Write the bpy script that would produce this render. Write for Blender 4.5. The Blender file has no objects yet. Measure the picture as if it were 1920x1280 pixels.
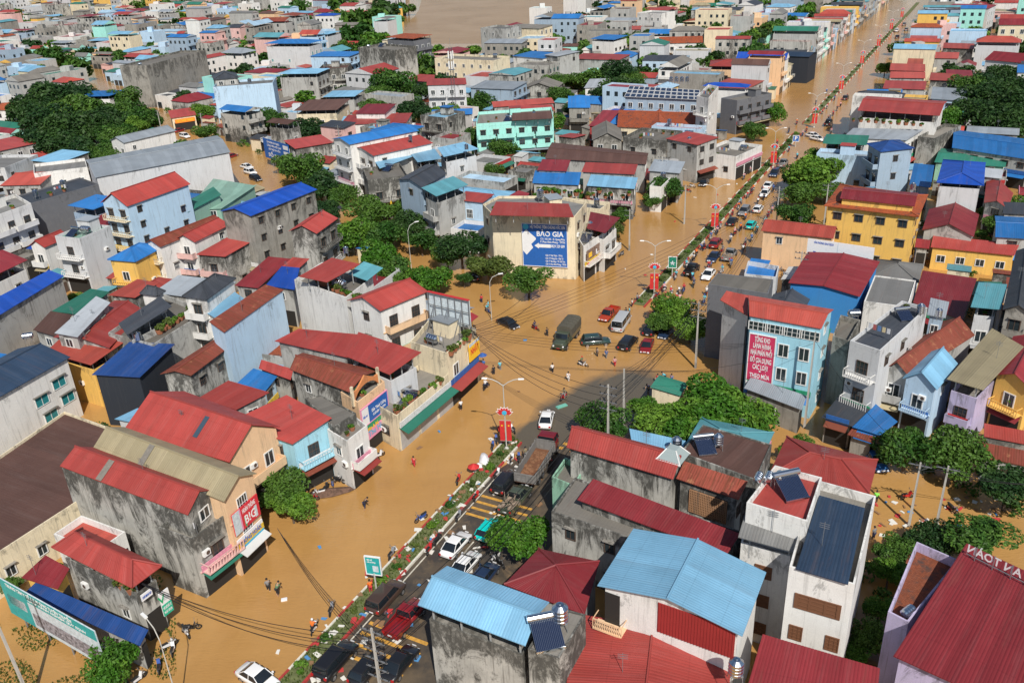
import bpy, bmesh, math, random
from mathutils import Vector, Matrix
R = random.Random(7)
S = bpy.context.scene
COL = S.collection
# ------------------------------------------------------------ camera, sky, sun, exposure
CAMH = 60.0; FPX = 1633.0; PIT = math.radians(25.9); ROL = math.radians(2.9)
FW = Vector((0, math.cos(PIT), -math.sin(PIT))); RT0 = Vector((1, 0, 0)); UP0 = RT0.cross(FW)
CR = RT0*math.cos(ROL) - UP0*math.sin(ROL); CU = UP0*math.cos(ROL) + RT0*math.sin(ROL)
CAMP = Vector((0, 0, CAMH))
cd = bpy.data.cameras.new('camera'); cam = bpy.data.objects.new('camera', cd); COL.objects.link(cam)
cam.matrix_world = Matrix(((CR.x, CU.x, -FW.x, 0), (CR.y, CU.y, -FW.y, 0), (CR.z, CU.z, -FW.z, CAMH), (0, 0, 0, 1)))
cd.sensor_width = 36; cd.lens = FPX/1920*36; cd.clip_end = 6000; cd.clip_start = .5
S.camera = cam
def at(x, y, z=0.0):
    """world point at height z seen at photo pixel (x, y) - used to read positions off the photograph"""
    d = FW + CR*((x-960)/FPX) - CU*((y-640)/FPX)
    return CAMP + d*((z-CAMH)/d.z)
def px(p):
    q = Vector(p)-CAMP; w = q.dot(FW)
    return (960+FPX*q.dot(CR)/w, 640-FPX*q.dot(CU)/w)
W_ = bpy.data.worlds.new('World'); S.world = W_; W_.use_nodes = True
nt = W_.node_tree; nt.nodes.clear()
sky = nt.nodes.new('ShaderNodeTexSky'); sky.sky_type = 'NISHITA'; sky.sun_disc = False
ELEV = math.radians(46); AZX, AZY = .215, -.977
sky.sun_elevation = ELEV; sky.sun_rotation = math.atan2(AZX, AZY); sky.air_density = 1.0; sky.dust_density = 1.0
bg = nt.nodes.new('ShaderNodeBackground'); bg.inputs[1].default_value = .085
wo = nt.nodes.new('ShaderNodeOutputWorld'); nt.links.new(sky.outputs[0], bg.inputs[0]); nt.links.new(bg.outputs[0], wo.inputs[0])
ld = bpy.data.lights.new('sun', 'SUN'); ld.energy = 4.9; ld.angle = math.radians(.5); ld.color = (1, .95, .87)
sun = bpy.data.objects.new('sun', ld); COL.objects.link(sun)
sd = Vector((AZX*math.cos(ELEV), AZY*math.cos(ELEV), math.sin(ELEV)))
sun.rotation_euler = sd.to_track_quat('Z', 'Y').to_euler(); sun.location = (0, 0, 200)
S.view_settings.view_transform = 'Standard'; S.view_settings.look = 'None'
S.view_settings.exposure = 0.0; S.view_settings.gamma = 1; S.view_settings.use_curve_mapping = False

# ------------------------------------------------------------ helpers
def tag(o, label=None, cat=None, group=None, kind=None):
    if label: o['label'] = label
    if cat: o['category'] = cat
    if group: o['group'] = group
    if kind: o['kind'] = kind
    return o
def empty(name, loc=(0, 0, 0), rz=0, label=None, cat=None, group=None):
    o = bpy.data.objects.new(name, None); COL.objects.link(o); o.location = loc; o.rotation_euler = (0, 0, rz)
    o.empty_display_size = .3
    return tag(o, label, cat, group)
def link(name, me, parent=None, loc=None, rz=0, scale=None):
    o = bpy.data.objects.new(name, me); COL.objects.link(o)
    if parent: o.parent = parent
    if loc is not None: o.location = loc
    if rz: o.rotation_euler = (0, 0, rz)
    if scale: o.scale = scale
    return o
class MB:
    def __init__(s): s.v = []; s.f = []; s.m = []; s.uv = []
    def face(s, pts, m=0, uv=None):
        b = len(s.v); s.v += [tuple(p) for p in pts]; s.f.append(tuple(range(b, b+len(pts)))); s.m.append(m)
        s.uv.append(uv or [(0, 0)]*len(pts))
    def box(s, x0, x1, y0, y1, z0, z1, m=0):
        p = [(x0,y0,z0),(x1,y0,z0),(x1,y1,z0),(x0,y1,z0),(x0,y0,z1),(x1,y0,z1),(x1,y1,z1),(x0,y1,z1)]
        s.hexa(p, m)
    def hexa(s, p, m=0):
        for q in ((3,2,1,0),(4,5,6,7),(0,1,5,4),(1,2,6,5),(2,3,7,6),(3,0,4,7)): s.face([p[i] for i in q], m)
    def prism(s, poly, z0, z1, m=0, top=True, bot=False, mt=None):
        n = len(poly)
        for i in range(n):
            a, b = poly[i], poly[(i+1) % n]
            s.face([(a[0],a[1],z0),(b[0],b[1],z0),(b[0],b[1],z1),(a[0],a[1],z1)], m)
        if top: s.face([(p[0],p[1],z1) for p in poly], m if mt is None else mt, [(p[0],p[1]) for p in poly])
        if bot: s.face([(p[0],p[1],z0) for p in reversed(poly)], m)
    def tube(s, a, b, r0, r1=None, n=6, m=0, cap=True):
        a = Vector(a); b = Vector(b); r1 = r0 if r1 is None else r1; d = (b-a).normalized()
        u = d.orthogonal().normalized(); w = d.cross(u)
        A = [a+(u*math.cos(t)+w*math.sin(t))*r0 for t in [6.2832*i/n for i in range(n)]]
        B_ = [b+(u*math.cos(t)+w*math.sin(t))*r1 for t in [6.2832*i/n for i in range(n)]]
        for i in range(n): s.face([A[i], A[(i+1) % n], B_[(i+1) % n], B_[i]], m)
        if cap: s.face(A[::-1], m); s.face(B_, m)
    def path(s, pts, r, n=5, m=0):
        for a, b in zip(pts, pts[1:]): s.tube(a, b, r, n=n, m=m)
    def lathe(s, prof, c=(0, 0, 0), n=12, m=0, ax='z'):
        def P(r, h, t):
            x, y = r*math.cos(t), r*math.sin(t)
            v = (x, y, h) if ax == 'z' else ((h, x, y) if ax == 'x' else (x, h, y))
            return (v[0]+c[0], v[1]+c[1], v[2]+c[2])
        for (r0, h0), (r1, h1) in zip(prof, prof[1:]):
            for i in range(n):
                t0, t1 = 6.2832*i/n, 6.2832*(i+1)/n
                if r0 < 1e-4: s.face([P(r0,h0,t0), P(r1,h1,t1), P(r1,h1,t0)], m)
                elif r1 < 1e-4: s.face([P(r0,h0,t0), P(r0,h0,t1), P(r1,h1,t0)], m)
                else: s.face([P(r0,h0,t0), P(r0,h0,t1), P(r1,h1,t1), P(r1,h1,t0)], m)
    def mesh(s, name, mats, smooth=False, weld=False):
        me = bpy.data.meshes.new(name); me.from_pydata(s.v, [], s.f)
        for m in (mats if isinstance(mats, (list, tuple)) else [mats]): me.materials.append(m)
        me.polygons.foreach_set('material_index', s.m)
        ul = me.uv_layers.new(name='UVMap'); fl = [c for u in s.uv for q in u for c in q]
        ul.data.foreach_set('uv', fl)
        if weld:
            bm = bmesh.new(); bm.from_mesh(me); bmesh.ops.remove_doubles(bm, verts=bm.verts, dist=1e-4)
            bmesh.ops.recalc_face_normals(bm, faces=bm.faces); bm.to_mesh(me); bm.free()
        if smooth: me.polygons.foreach_set('use_smooth', [True]*len(me.polygons))
        me.update(); return me
    def build(s, name, mats, parent=None, **k):
        sm = k.pop('smooth', False); we = k.pop('weld', False)
        return link(name, s.mesh(name, mats, sm, we), parent, **k)
def copy_tree(o, parent=None):
    c = o.copy(); COL.objects.link(c)
    if parent: c.parent = parent
    for ch in list(o.children): copy_tree(ch, c)
    return c

# ------------------------------------------------------------ materials
MC = {}
def new_mat(name):
    m = bpy.data.materials.new(name); m.use_nodes = True; n = m.node_tree; n.nodes.clear()
    out = n.nodes.new('ShaderNodeOutputMaterial'); b = n.nodes.new('ShaderNodeBsdfPrincipled')
    n.links.new(b.outputs[0], out.inputs[0]); return m, n, b
def N(n, t, **k):
    o = n.nodes.new('ShaderNode'+t)
    for a, v in k.items():
        if a.startswith('i_'):
            key = a[2:]; key = int(key) if key.isdigit() else key.replace('_', ' ')
            o.inputs[key].default_value = v
        else: setattr(o, a, v)
    return o
def L(n, a, b): n.links.new(a, b)
def mixc(n, fac, a, b, mode='MIX'):
    m = N(n, 'Mix', data_type='RGBA', blend_type=mode)
    for i, v in ((0, fac), (6, a), (7, b)):
        if hasattr(v, 'links'): L(n, v, m.inputs[i])
        else: m.inputs[i].default_value = v if i == 0 else ((*v, 1) if len(v) == 3 else v)
    return m.outputs[2]
def ramp(n, src, stops):
    r = N(n, 'ValToRGB'); L(n, src, r.inputs[0]); e = r.color_ramp.elements
    while len(e) < len(stops): e.new(.5)
    for q, (p, c) in zip(e, stops): q.position = p; q.color = (c, c, c, 1) if not isinstance(c, tuple) else (*c, 1)
    return r.outputs[0]
def coords(n, scale=(1, 1, 1), kind='Object', rnd=True):
    tc = N(n, 'TexCoord'); mp = N(n, 'Mapping'); mp.inputs['Scale'].default_value = scale
    L(n, tc.outputs[kind], mp.inputs[0])
    if rnd:
        oi = N(n, 'ObjectInfo'); mu = N(n, 'Math', operation='MULTIPLY'); L(n, oi.outputs['Random'], mu.inputs[0]); mu.inputs[1].default_value = 91
        L(n, mu.outputs[0], mp.inputs['Location'])
    return mp.outputs[0]
def noise(n, vec, sc, det=4, rough=.6, dist=0):
    t = N(n, 'TexNoise'); L(n, vec, t.inputs['Vector']); t.inputs['Scale'].default_value = sc
    t.inputs['Detail'].default_value = det; t.inputs['Roughness'].default_value = rough; t.inputs['Distortion'].default_value = dist
    return t.outputs[0]
def mul(c, k): return tuple(min(.95, x*k) for x in c)
def plain(name, col, rough=.6, metal=0, spec=.5, var=0):
    k = ('p', name)
    if k in MC: return MC[k]
    m, n, b = new_mat(name); b.inputs['Base Color'].default_value = (*col, 1); b.inputs['Roughness'].default_value = rough
    b.inputs['Metallic'].default_value = metal; b.inputs['Specular IOR Level'].default_value = spec
    if var:
        v = coords(n); f = noise(n, v, 3.0, 5); r = ramp(n, f, [(.3, 1-var), (.7, 1+var*.3)])
        L(n, mixc(n, 1.0, col, r, 'MULTIPLY'), b.inputs['Base Color'])
    MC[k] = m; return m
def wall_mat(name, col, dirt=.35, mould=0.0):
    """painted render: fading, rain streaks from the top, blotches of grey-black mould"""
    k = ('w', name)
    if k in MC: return MC[k]
    m, n, b = new_mat('plaster_'+name)
    a = coords(n); f1 = noise(n, a, .35, 5, .65)
    st = coords(n, (1.6, 1.6, .14)); f2 = noise(n, st, 1.3, 6, .7, .4)
    fine = noise(n, a, 9, 3)
    c = mixc(n, ramp(n, f1, [(.35, 0.0), (.72, 1.0)]), col, mul(col, 1-.28*dirt-.12*mould))
    grime = tuple(x*.35+y*.12 for x, y in zip((.30, .28, .25), col))
    s = ramp(n, f2, [(.52, 0.0), (.74, min(1, dirt*1.5))])
    c = mixc(n, s, c, grime)
    if mould:
        f3 = noise(n, coords(n, (1, 1, .45)), .34, 9, .78, .9)
        tc = N(n, 'TexCoord'); sp = N(n, 'SeparateXYZ'); L(n, tc.outputs['Generated'], sp.inputs[0])
        band = ramp(n, sp.outputs[2], [(0.0, .16), (.28, .0), (.55, .0), (.9, .13)]); ad = N(n, 'Math', operation='ADD'); L(n, f3, ad.inputs[0]); L(n, band, ad.inputs[1])
        ng = N(n, 'Math', operation='SUBTRACT'); L(n, ad.outputs[0], ng.inputs[0]); ng.inputs[1].default_value = .05; f3 = ng.outputs[0]
        c = mixc(n, ramp(n, f3, [(.64-.22*mould, 0.0), (.69-.17*mould, min(1, .4+mould*.6))]), c, (.055, .053, .047))
        f4 = noise(n, coords(n, (1, 1, .7)), 1.5, 6, .7)
        c = mixc(n, ramp(n, f4, [(.5, 0.0), (.64, .55*mould)]), c, (.42, .41, .37))
    dr = noise(n, coords(n, (3.2, 3.2, .09)), 1.1, 4, .6); c = mixc(n, ramp(n, dr, [(.6, 0.0), (.68, min(.7, dirt))]), c, grime)
    c = mixc(n, 1.0, c, ramp(n, fine, [(.3, .93), (.7, 1.05)]), 'MULTIPLY')
    L(n, c, b.inputs['Base Color']); b.inputs['Roughness'].default_value = .88; b.inputs['Specular IOR Level'].default_value = .2
    bu = N(n, 'Bump'); bu.inputs['Strength'].default_value = .25; bu.inputs['Distance'].default_value = .04
    L(n, fine, bu.inputs['Height']); L(n, bu.outputs[0], b.inputs['Normal'])
    MC[k] = m; return m
def roof_mat(name, col, rust=0.0, kind='sheet', rough=.5):
    k = ('r', name, kind)
    if k in MC: return MC[k]
    m, n, b = new_mat(kind+'_'+name)
    uv = coords(n, (1, 1, 1), 'UV', True); a = coords(n)
    f1 = noise(n, a, .25, 5, .6); c = mixc(n, ramp(n, f1, [(.3, 0.0), (.75, 1.0)]), col, mul(col, .78))
    # faded and dusty lines running down the slope
    dn = N(n, 'Mapping'); dn.inputs['Scale'].default_value = (1.1, .09, 1); L(n, uv, dn.inputs[0])
    f2 = noise(n, dn.outputs[0], 1.4, 5, .7)
    pale = tuple(x*.7+.3*y for x, y in zip(col, (.42, .38, .36)))
    c = mixc(n, ramp(n, f2, [(.5, 0.0), (.85, .35)]), c, pale)
    f5 = noise(n, a, 1.7, 6, .75); c = mixc(n, ramp(n, f5, [(.56, 0.0), (.72, .35)]), c, mul(col, .5))
    if kind != 'tile':
        sx = N(n, 'SeparateXYZ'); L(n, uv, sx.inputs[0]); dv = N(n, 'Math', operation='DIVIDE'); L(n, sx.outputs[0], dv.inputs[0]); dv.inputs[1].default_value = 1.05
        fl = N(n, 'Math', operation='FLOOR'); L(n, dv.outputs[0], fl.inputs[0]); wn = N(n, 'TexWhiteNoise', noise_dimensions='1D'); L(n, fl.outputs[0], wn.inputs['W'])
        mr = N(n, 'MapRange'); L(n, wn.outputs[0], mr.inputs[0]); mr.inputs[3].default_value = .86; mr.inputs[4].default_value = 1.08; c = mixc(n, 1.0, c, mr.outputs[0], 'MULTIPLY')
        lp = N(n, 'Math', operation='FRACT'); d2 = N(n, 'Math', operation='DIVIDE'); L(n, sx.outputs[1], d2.inputs[0]); d2.inputs[1].default_value = 3.1; L(n, d2.outputs[0], lp.inputs[0])
        c = mixc(n, ramp(n, lp.outputs[0], [(.0, .45), (.035, 0.0)]), c, mul(col, .55))
    # per roof fading
    oi = N(n, 'ObjectInfo'); vv = N(n, 'MapRange'); L(n, oi.outputs['Random'], vv.inputs[0]); vv.inputs[3].default_value = .72; vv.inputs[4].default_value = 1.12
    c = mixc(n, 1.0, c, vv.outputs[0], 'MULTIPLY')
    f7 = noise(n, dn.outputs[0], 1.1, 8, .75, .5); c = mixc(n, ramp(n, f7, [(.56, 0.0), (.66, .5)]), c, tuple(x*.45+y for x, y in zip(col, (.06,.035,.025))))
    if rust:
        f3 = noise(n, dn.outputs[0], 3.0, 7, .75, .3)
        c = mixc(n, ramp(n, f3, [(.62-.2*rust, 0.0), (.7-.1*rust, .9)]), c, (.13, .045, .022))
        f4 = noise(n, a, .9, 6, .7); c = mixc(n, ramp(n, f4, [(.58, 0.0), (.7, rust*.7)]), c, (.42, .2, .1))
    w = N(n, 'TexWave', wave_type='BANDS', bands_direction='X'); L(n, uv, w.inputs[0])
    w.inputs['Scale'].default_value = {'sheet': .95, 'tile': 1.1, 'slate': .5, 'fibro': 1.4}.get(kind, .9); hgt = w.outputs['Fac']
    if kind == 'tile':
        br = N(n, 'TexBrick'); L(n, uv, br.inputs[0]); br.inputs['Scale'].default_value = 2.6; br.inputs['Mortar Size'].default_value = .04
        br.inputs['Color1'].default_value = (1, 1, 1, 1); br.inputs['Color2'].default_value = (.55, .5, .5, 1); br.inputs['Mortar'].default_value = (.35, .3, .3, 1)
        c = mixc(n, .8, c, br.outputs[0], 'MULTIPLY')
        f6 = noise(n, a, .8, 7, .75); c = mixc(n, ramp(n, f6, [(.52, 0.0), (.63, .85)]), c, (.06, .045, .04))
    L(n, c, b.inputs['Base Color']); b.inputs['Roughness'].default_value = rough; b.inputs['Specular IOR Level'].default_value = .3
    bu = N(n, 'Bump'); bu.inputs['Strength'].default_value = .22; bu.inputs['Distance'].default_value = .03
    L(n, hgt, bu.inputs['Height']); L(n, bu.outputs[0], b.inputs['Normal'])
    MC[k] = m; return m
RC = dict(red=(.39,.062,.052), brightred=(.46,.085,.062), maroon=(.27,.033,.040), darkred=(.24,.03,.03), blue=(.03,.19,.52), deepblue=(.015,.085,.46), lightblue=(.22,.46,.66),
          navy=(.03,.055,.10), slate=(.055,.062,.075), grey=(.20,.20,.195), lightgrey=(.40,.43,.46), tan=(.40,.34,.21), green=(.035,.20,.14), palegreen=(.25,.42,.34),
          brown=(.13,.068,.055), orange=(.50,.12,.045), teal=(.12,.36,.42), rust=(.30,.07,.045), steel=(.32,.36,.40), white=(.68,.68,.66), darkblue=(.02,.07,.25), concrete=(.22,.205,.18), paleblue=(.38,.55,.70))
RN = dict(red='red', brightred='bright red', maroon='maroon', darkred='dark red', blue='blue', deepblue='deep blue', lightblue='light blue', navy='navy', slate='dark slate', grey='grey', lightgrey='pale grey',
          tan='tan', green='green', palegreen='pale green', brown='brown', orange='orange tiled', teal='teal', rust='rusty red', steel='steel grey', white='white', darkblue='dark blue', concrete='concrete', paleblue='pale blue')
WC = dict(white=(.74,.73,.70), lightblue=(.47,.63,.78), grey=(.44,.44,.42), lightgrey=(.58,.59,.60), cream=(.76,.66,.47), yellow=(.80,.50,.13), pink=(.74,.47,.43), aqua=(.33,.60,.72), peach=(.78,.53,.32),
          moss=(.50,.49,.45), turquoise=(.36,.74,.66), dark=(.03,.035,.045), bluegrey=(.33,.43,.53), darkgrey=(.15,.155,.17), redpanel=(.34,.05,.05), lilac=(.50,.44,.62), blue=(.05,.25,.60), concrete=(.33,.315,.28), green=(.3,.55,.4))
WD = dict(white=(.3,.12), lightblue=(.3,.1), grey=(.5,.35), lightgrey=(.3,.1), cream=(.4,.2), yellow=(.3,.05), pink=(.4,.1), aqua=(.3,.05), peach=(.35,.1), moss=(.9,.85), turquoise=(.25,.05), dark=(.1,0),
          bluegrey=(.3,.1), darkgrey=(.2,.1), redpanel=(.2,0), lilac=(.4,.2), blue=(.1,0), concrete=(.8,.55), green=(.3,.2))
WN = dict(white='white', lightblue='pale blue', grey='grey', lightgrey='light grey', cream='cream', yellow='yellow', pink='pink', aqua='aqua', peach='peach', moss='mould-stained grey', turquoise='turquoise',
          dark='black clad', bluegrey='blue-grey', darkgrey='dark grey', redpanel='red panelled', lilac='lilac', blue='blue', concrete='raw concrete', green='green')
def wm(c): return wall_mat(c, WC[c], *WD[c])
def rm(c):
    if c == 'tile': return roof_mat('weathered', (.42,.13,.06), 0, 'tile', .8)
    if c == 'orange': return roof_mat(c, RC[c], 0, 'tile', .7)
    if c == 'rust': return roof_mat(c, RC[c], .8, 'sheet', .7)
    return roof_mat(c, RC[c], 0, 'sheet', .75 if c in ('concrete', 'brown', 'grey') else .5)
GLASS = plain('window_glass', (.025, .035, .04), .12, 0, .8)
TEALGLASS = plain('teal_glass', (.03, .22, .24), .15)
FRAME_W = plain('frame_white', (.7, .7, .68), .5); FRAME_D = plain('frame_dark', (.09, .06, .045), .6); FRAME_B = plain('frame_brown', (.16, .07, .035), .6)
CONC = wall_mat('slab', (.30, .28, .25), .8, .45); STEEL = plain('stainless', (.62, .66, .70), .22, 1); STEELD = plain('galvanised', (.30, .31, .32), .5, .6)
BLACK = plain('black_plastic', (.015, .015, .017), .45); WHITEP = plain('white_paint', (.78, .78, .76), .5, var=.12); REDP = plain('red_paint', (.55, .03, .03), .5, var=.15)
BLUEG = plain('solar_glass', (.012, .02, .05), .12, 0, .9); SHUTTER = plain('shutter_steel', (.45, .46, .46), .55, .2, var=.2)
POLE = wall_mat('pole_concrete', (.48, .46, .42), .5, .2)
def leaf_mat(name, c1, c2):
    k = ('l', name)
    if k in MC: return MC[k]
    m, n, b = new_mat('leaf_'+name)
    a = coords(n); f = noise(n, a, 1.6, 3); oi = N(n, 'ObjectInfo')
    ad = N(n, 'Math', operation='ADD'); L(n, f, ad.inputs[0]); mr = N(n, 'Math', operation='MULTIPLY_ADD'); L(n, oi.outputs['Random'], mr.inputs[0]); mr.inputs[1].default_value = .3; mr.inputs[2].default_value = -.15
    L(n, mr.outputs[0], ad.inputs[1])
    geo = N(n, 'NewGeometry'); c = mixc(n, ramp(n, ad.outputs[0], [(.35, 0.0), (.65, 1.0)]), c1, c2)
    rr = N(n, 'MapRange'); L(n, geo.outputs['Random Per Island'], rr.inputs[0]); rr.inputs[3].default_value = .65; rr.inputs[4].default_value = 1.3
    c = mixc(n, 1.0, c, rr.outputs[0], 'MULTIPLY')
    L(n, c, b.inputs['Base Color']); b.inputs['Roughness'].default_value = .55; b.inputs['Specular IOR Level'].default_value = .3
    tr = N(n, 'BsdfTranslucent'); L(n, c, tr.inputs[0]); mx = N(n, 'MixShader'); mx.inputs[0].default_value = .25
    out = [x for x in n.nodes if x.type == 'OUTPUT_MATERIAL'][0]
    L(n, b.outputs[0], mx.inputs[1]); L(n, tr.outputs[0], mx.inputs[2]); L(n, mx.outputs[0], out.inputs[0])
    MC[k] = m; return m
LEAF = [leaf_mat('bright', (.05, .15, .012), (.14, .26, .03)), leaf_mat('mid', (.028, .09, .012), (.085, .17, .025)), leaf_mat('dark', (.018, .055, .014), (.04, .09, .018)), leaf_mat('olive', (.06, .10, .02), (.11, .15, .03))]
BARK = plain('bark', (.11, .08, .055), .9, var=.3)
# ------------------------------------------------------------ road axes
UA = math.radians(28.7)
UU = Vector((math.sin(UA), math.cos(UA), 0)); NN = Vector((math.cos(UA), -math.sin(UA), 0))
def rd(u, n, z=0.0): p = UU*u + NN*n; return Vector((p.x, p.y, z))
def un(p): p = Vector((p[0], p[1], 0)); return p.dot(UU), p.dot(NN)
MED_N = -45.7   # centre line of the planted median
# ------------------------------------------------------------ ground, flood water, asphalt
def sheet(name, pts, z, mat, kind='structure'):
    mb = MB(); mb.face([(p[0], p[1], z) for p in pts], 0, [(p[0], p[1]) for p in pts]); o = mb.build(name, mat); tag(o, kind=kind); return o
def ground_mat():
    m, n, b = new_mat('muddy_ground'); a = coords(n, rnd=False); f = noise(n, a, .12, 6, .6)
    c = mixc(n, ramp(n, f, [(.4, 0.0), (.6, 1.0)]), (.20, .13, .07), (.30, .20, .11)); L(n, c, b.inputs['Base Color']); b.inputs['Roughness'].default_value = .9; return m
sheet('ground', [(-3000,-300),(3000,-300),(3000,4000),(-3000,4000)], -.25, ground_mat())
def water_mat(name, c1, c2, rough=.16, shallow=False):
    m, n, b = new_mat(name); a = coords(n, rnd=False)
    f = noise(n, a, .028, 6, .62, .5); f2 = noise(n, coords(n, (.35, 1.6, 1), rnd=False), .22, 5, .6)
    c = mixc(n, ramp(n, f, [(.36, 0.0), (.64, 1.0)]), c1, c2)
    c = mixc(n, ramp(n, f2, [(.42, 0.0), (.7, .25)]), c, mul(c2, 1.12))
    f6 = noise(n, coords(n, (1, .22, 1), rnd=False), .55, 7, .7, 1.5)
    c = mixc(n, ramp(n, f6, [(.5, 0.0), (.7, .16)]), c, mul(c1, .72))
    if shallow:
        at_ = N(n, 'Attribute'); at_.attribute_name = 'shallow'; f3 = noise(n, a, .16, 6, .65, .8)
        s = N(n, 'Math', operation='MULTIPLY_ADD'); L(n, f3, s.inputs[0]); s.inputs[1].default_value = .7; s.inputs[2].default_value = -.35
        ad = N(n, 'Math', operation='ADD'); L(n, s.outputs[0], ad.inputs[0]); L(n, at_.outputs['Fac'], ad.inputs[1])
        c = mixc(n, ramp(n, ad.outputs[0], [(.30, 0.0), (.62, .92)]), c, (.085, .08, .062))
    L(n, c, b.inputs['Base Color']); b.inputs['Roughness'].default_value = rough; b.inputs['Specular IOR Level'].default_value = .75; b.inputs['IOR'].default_value = 1.4
    w1 = N(n, 'TexNoise'); L(n, coords(n, (1, 2.6, 1), rnd=False), w1.inputs['Vector']); w1.inputs['Scale'].default_value = 1.7; w1.inputs['Detail'].default_value = 6
    bu = N(n, 'Bump'); bu.inputs['Strength'].default_value = .4; bu.inputs['Distance'].default_value = .09
    L(n, w1.outputs[0], bu.inputs['Height']); L(n, bu.outputs[0], b.inputs['Normal']); return m
WAT = water_mat('flood_water', (.385, .205, .063), (.46, .257, .088), .07, True)
LAKE = water_mat('lake_water', (.30, .17, .06), (.36, .22, .10), .25)
for _n in LAKE.node_tree.nodes:
    if _n.type == 'BSDF_PRINCIPLED': _n.inputs['Specular IOR Level'].default_value = .15
# flood water: one sheet, finely divided near the crossing where the road crown makes it shallow
def flood():
    pts = {}
    U0, U1, N0, N1 = -10, 260, -80, 60
    mb = MB(); vs = []; nu, nn = 90, 48
    shal = []
    a_pts = [(at(1185, 720), 8, .8), (at(1140, 748), 9, 1.0), (at(1100, 785), 10, 1.05), (at(1060, 810), 7, 1.0), (at(1230, 705), 4, .5), (at(1030, 825), 7, 1.1), (at(985, 815), 3, .6)]
    for i in range(nu+1):
        for j in range(nn+1):
            p = rd(U0+(U1-U0)*i/nu, N0+(N1-N0)*j/nn, 0.0); vs.append(p)
            s = 0
            for c, r, k in a_pts: s = max(s, k*max(0, 1-((p-c).length/r)**1.6))
            u_, n_ = un(p)
            if u_ < 84 and n_ < MED_N and n_ > MED_N-3.2: s = max(s, .55*(1-(MED_N-n_)/3.2))
            shal.append(min(1, s))
    fs = [(i*(nn+1)+j, (i+1)*(nn+1)+j, (i+1)*(nn+1)+j+1, i*(nn+1)+j+1) for i in range(nu) for j in range(nn)]
    b0 = len(vs)
    X = 1500
    cs = [rd(U0,N0), rd(U1,N0), rd(U1,N1), rd(U0,N1)]; far = [rd(-200,-X), rd(X,-X), rd(X,X), rd(-200,X)]
    vs += cs+far
    for k in range(4): fs.append((b0+k, b0+(k+1) % 4, b0+4+(k+1) % 4, b0+4+k))
    me = bpy.data.meshes.new('flood_water'); me.from_pydata([tuple(v) for v in vs], [], fs); me.materials.append(WAT)
    at_ = me.attributes.new('shallow', 'FLOAT', 'POINT'); at_.data.foreach_set('value', shal+[0]*8)
    tag(link('flood_water', me), kind='structure')
flood()
lk = [at(745, 75), at(800, 82), at(905, 82), at(1000, 40), at(1075, 25), at(1060, -25), at(1010, -42), at(800, -36), at(785, 20)]
sheet('lake', lk, .02, LAKE)
# asphalt carriageway standing clear of the flood beside the median (right hand lanes, near part)
def asphalt_mat():
    m, n, b = new_mat('wet_asphalt'); a = coords(n, rnd=False)
    f = noise(n, a, .2, 6, .65); f2 = noise(n, a, 14, 2); c = mixc(n, ramp(n, f, [(.42, 0.0), (.6, 1.0)]), (.058, .05, .042), (.12, .088, .055))
    st = noise(n, coords(n, (.5, .5, 1), rnd=False), .9, 7, .7, 1.0); c = mixc(n, ramp(n, st, [(.55, 0.0), (.72, .75)]), c, (.22, .15, .085))
    c = mixc(n, 1.0, c, ramp(n, f2, [(.3, .85), (.7, 1.1)]), 'MULTIPLY')
    L(n, c, b.inputs['Base Color']); L(n, ramp(n, f, [(.4, .35), (.6, .8)]), b.inputs['Roughness']); return m
ASPH = asphalt_mat()
def wavy(u0, u1, n0, n1, z, name, mat, edge=None):
    pts = []; k = 26
    for i in range(k+1):
        u = u0+(u1-u0)*i/k; pts.append(rd(u, n0))
    for i in range(k+1):
        u = u1-(u1-u0)*i/k; pts.append(rd(u, n1))
    return sheet(name, pts, z, mat)
asp = MB()
road_poly = [rd(0, MED_N+1.1), rd(76, MED_N+1.1), rd(80, MED_N+2.2), rd(82.5, MED_N+4.2), rd(84, MED_N+6.4), rd(82.5, MED_N+8.6), rd(80, MED_N+10.4), rd(70, MED_N+13), rd(0, MED_N+13)]
sheet('road', road_poly, .012, ASPH)
# ------------------------------------------------------------ road paint
PAINTW = plain('road_paint_white', (.62, .58, .48), .7, var=.4); PAINTY = plain('road_paint_yellow', (.62, .33, .06), .7, var=.4)
def paint(name, quads, mat):
    mb = MB()
    for q in quads: mb.face([(*rd(*p).xy, .018) for p in q])
    tag(mb.build(name, mat), kind='structure')
def strip(u0, u1, n0, n1): return [(u0, n0), (u1, n0), (u1, n1), (u0, n1)]
M = MED_N
paint('road_edge_line', [strip(2, 76, M+1.65, M+1.8)], PAINTW)
paint('lane_line', [strip(u, u+3.2, M+5.1, M+5.26) for u in range(6, 82, 6)], PAINTW)
paint('crossing_bars', [strip(u, u+.42, M+2.0, M+8.6) for u in (44.2, 45.6, 47.0, 48.4)] + [strip(u, u+.4, M+1.9, M+8.4) for u in (67.0, 68.2, 69.4, 70.6)], PAINTY)
paint('arrow_marking', [[(76.0, M+3.4), (79.2, M+3.4), (79.2, M+3.65), (76.0, M+3.65)], [(79.2, M+3.05), (80.6, M+3.52), (79.2, M+4.0)], [(76.4, M+3.9), (77.6, M+4.5), (77.4, M+3.65), (76.4, M+3.65)]], PAINTW)
paint('faded_marks', [strip(80+i*1.1, 80.6+i*1.1, M+3.2+.5*(i % 2)+i*.7, M+3.8+.5*(i % 2)+i*.7) for i in range(5)], PAINTY)
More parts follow.
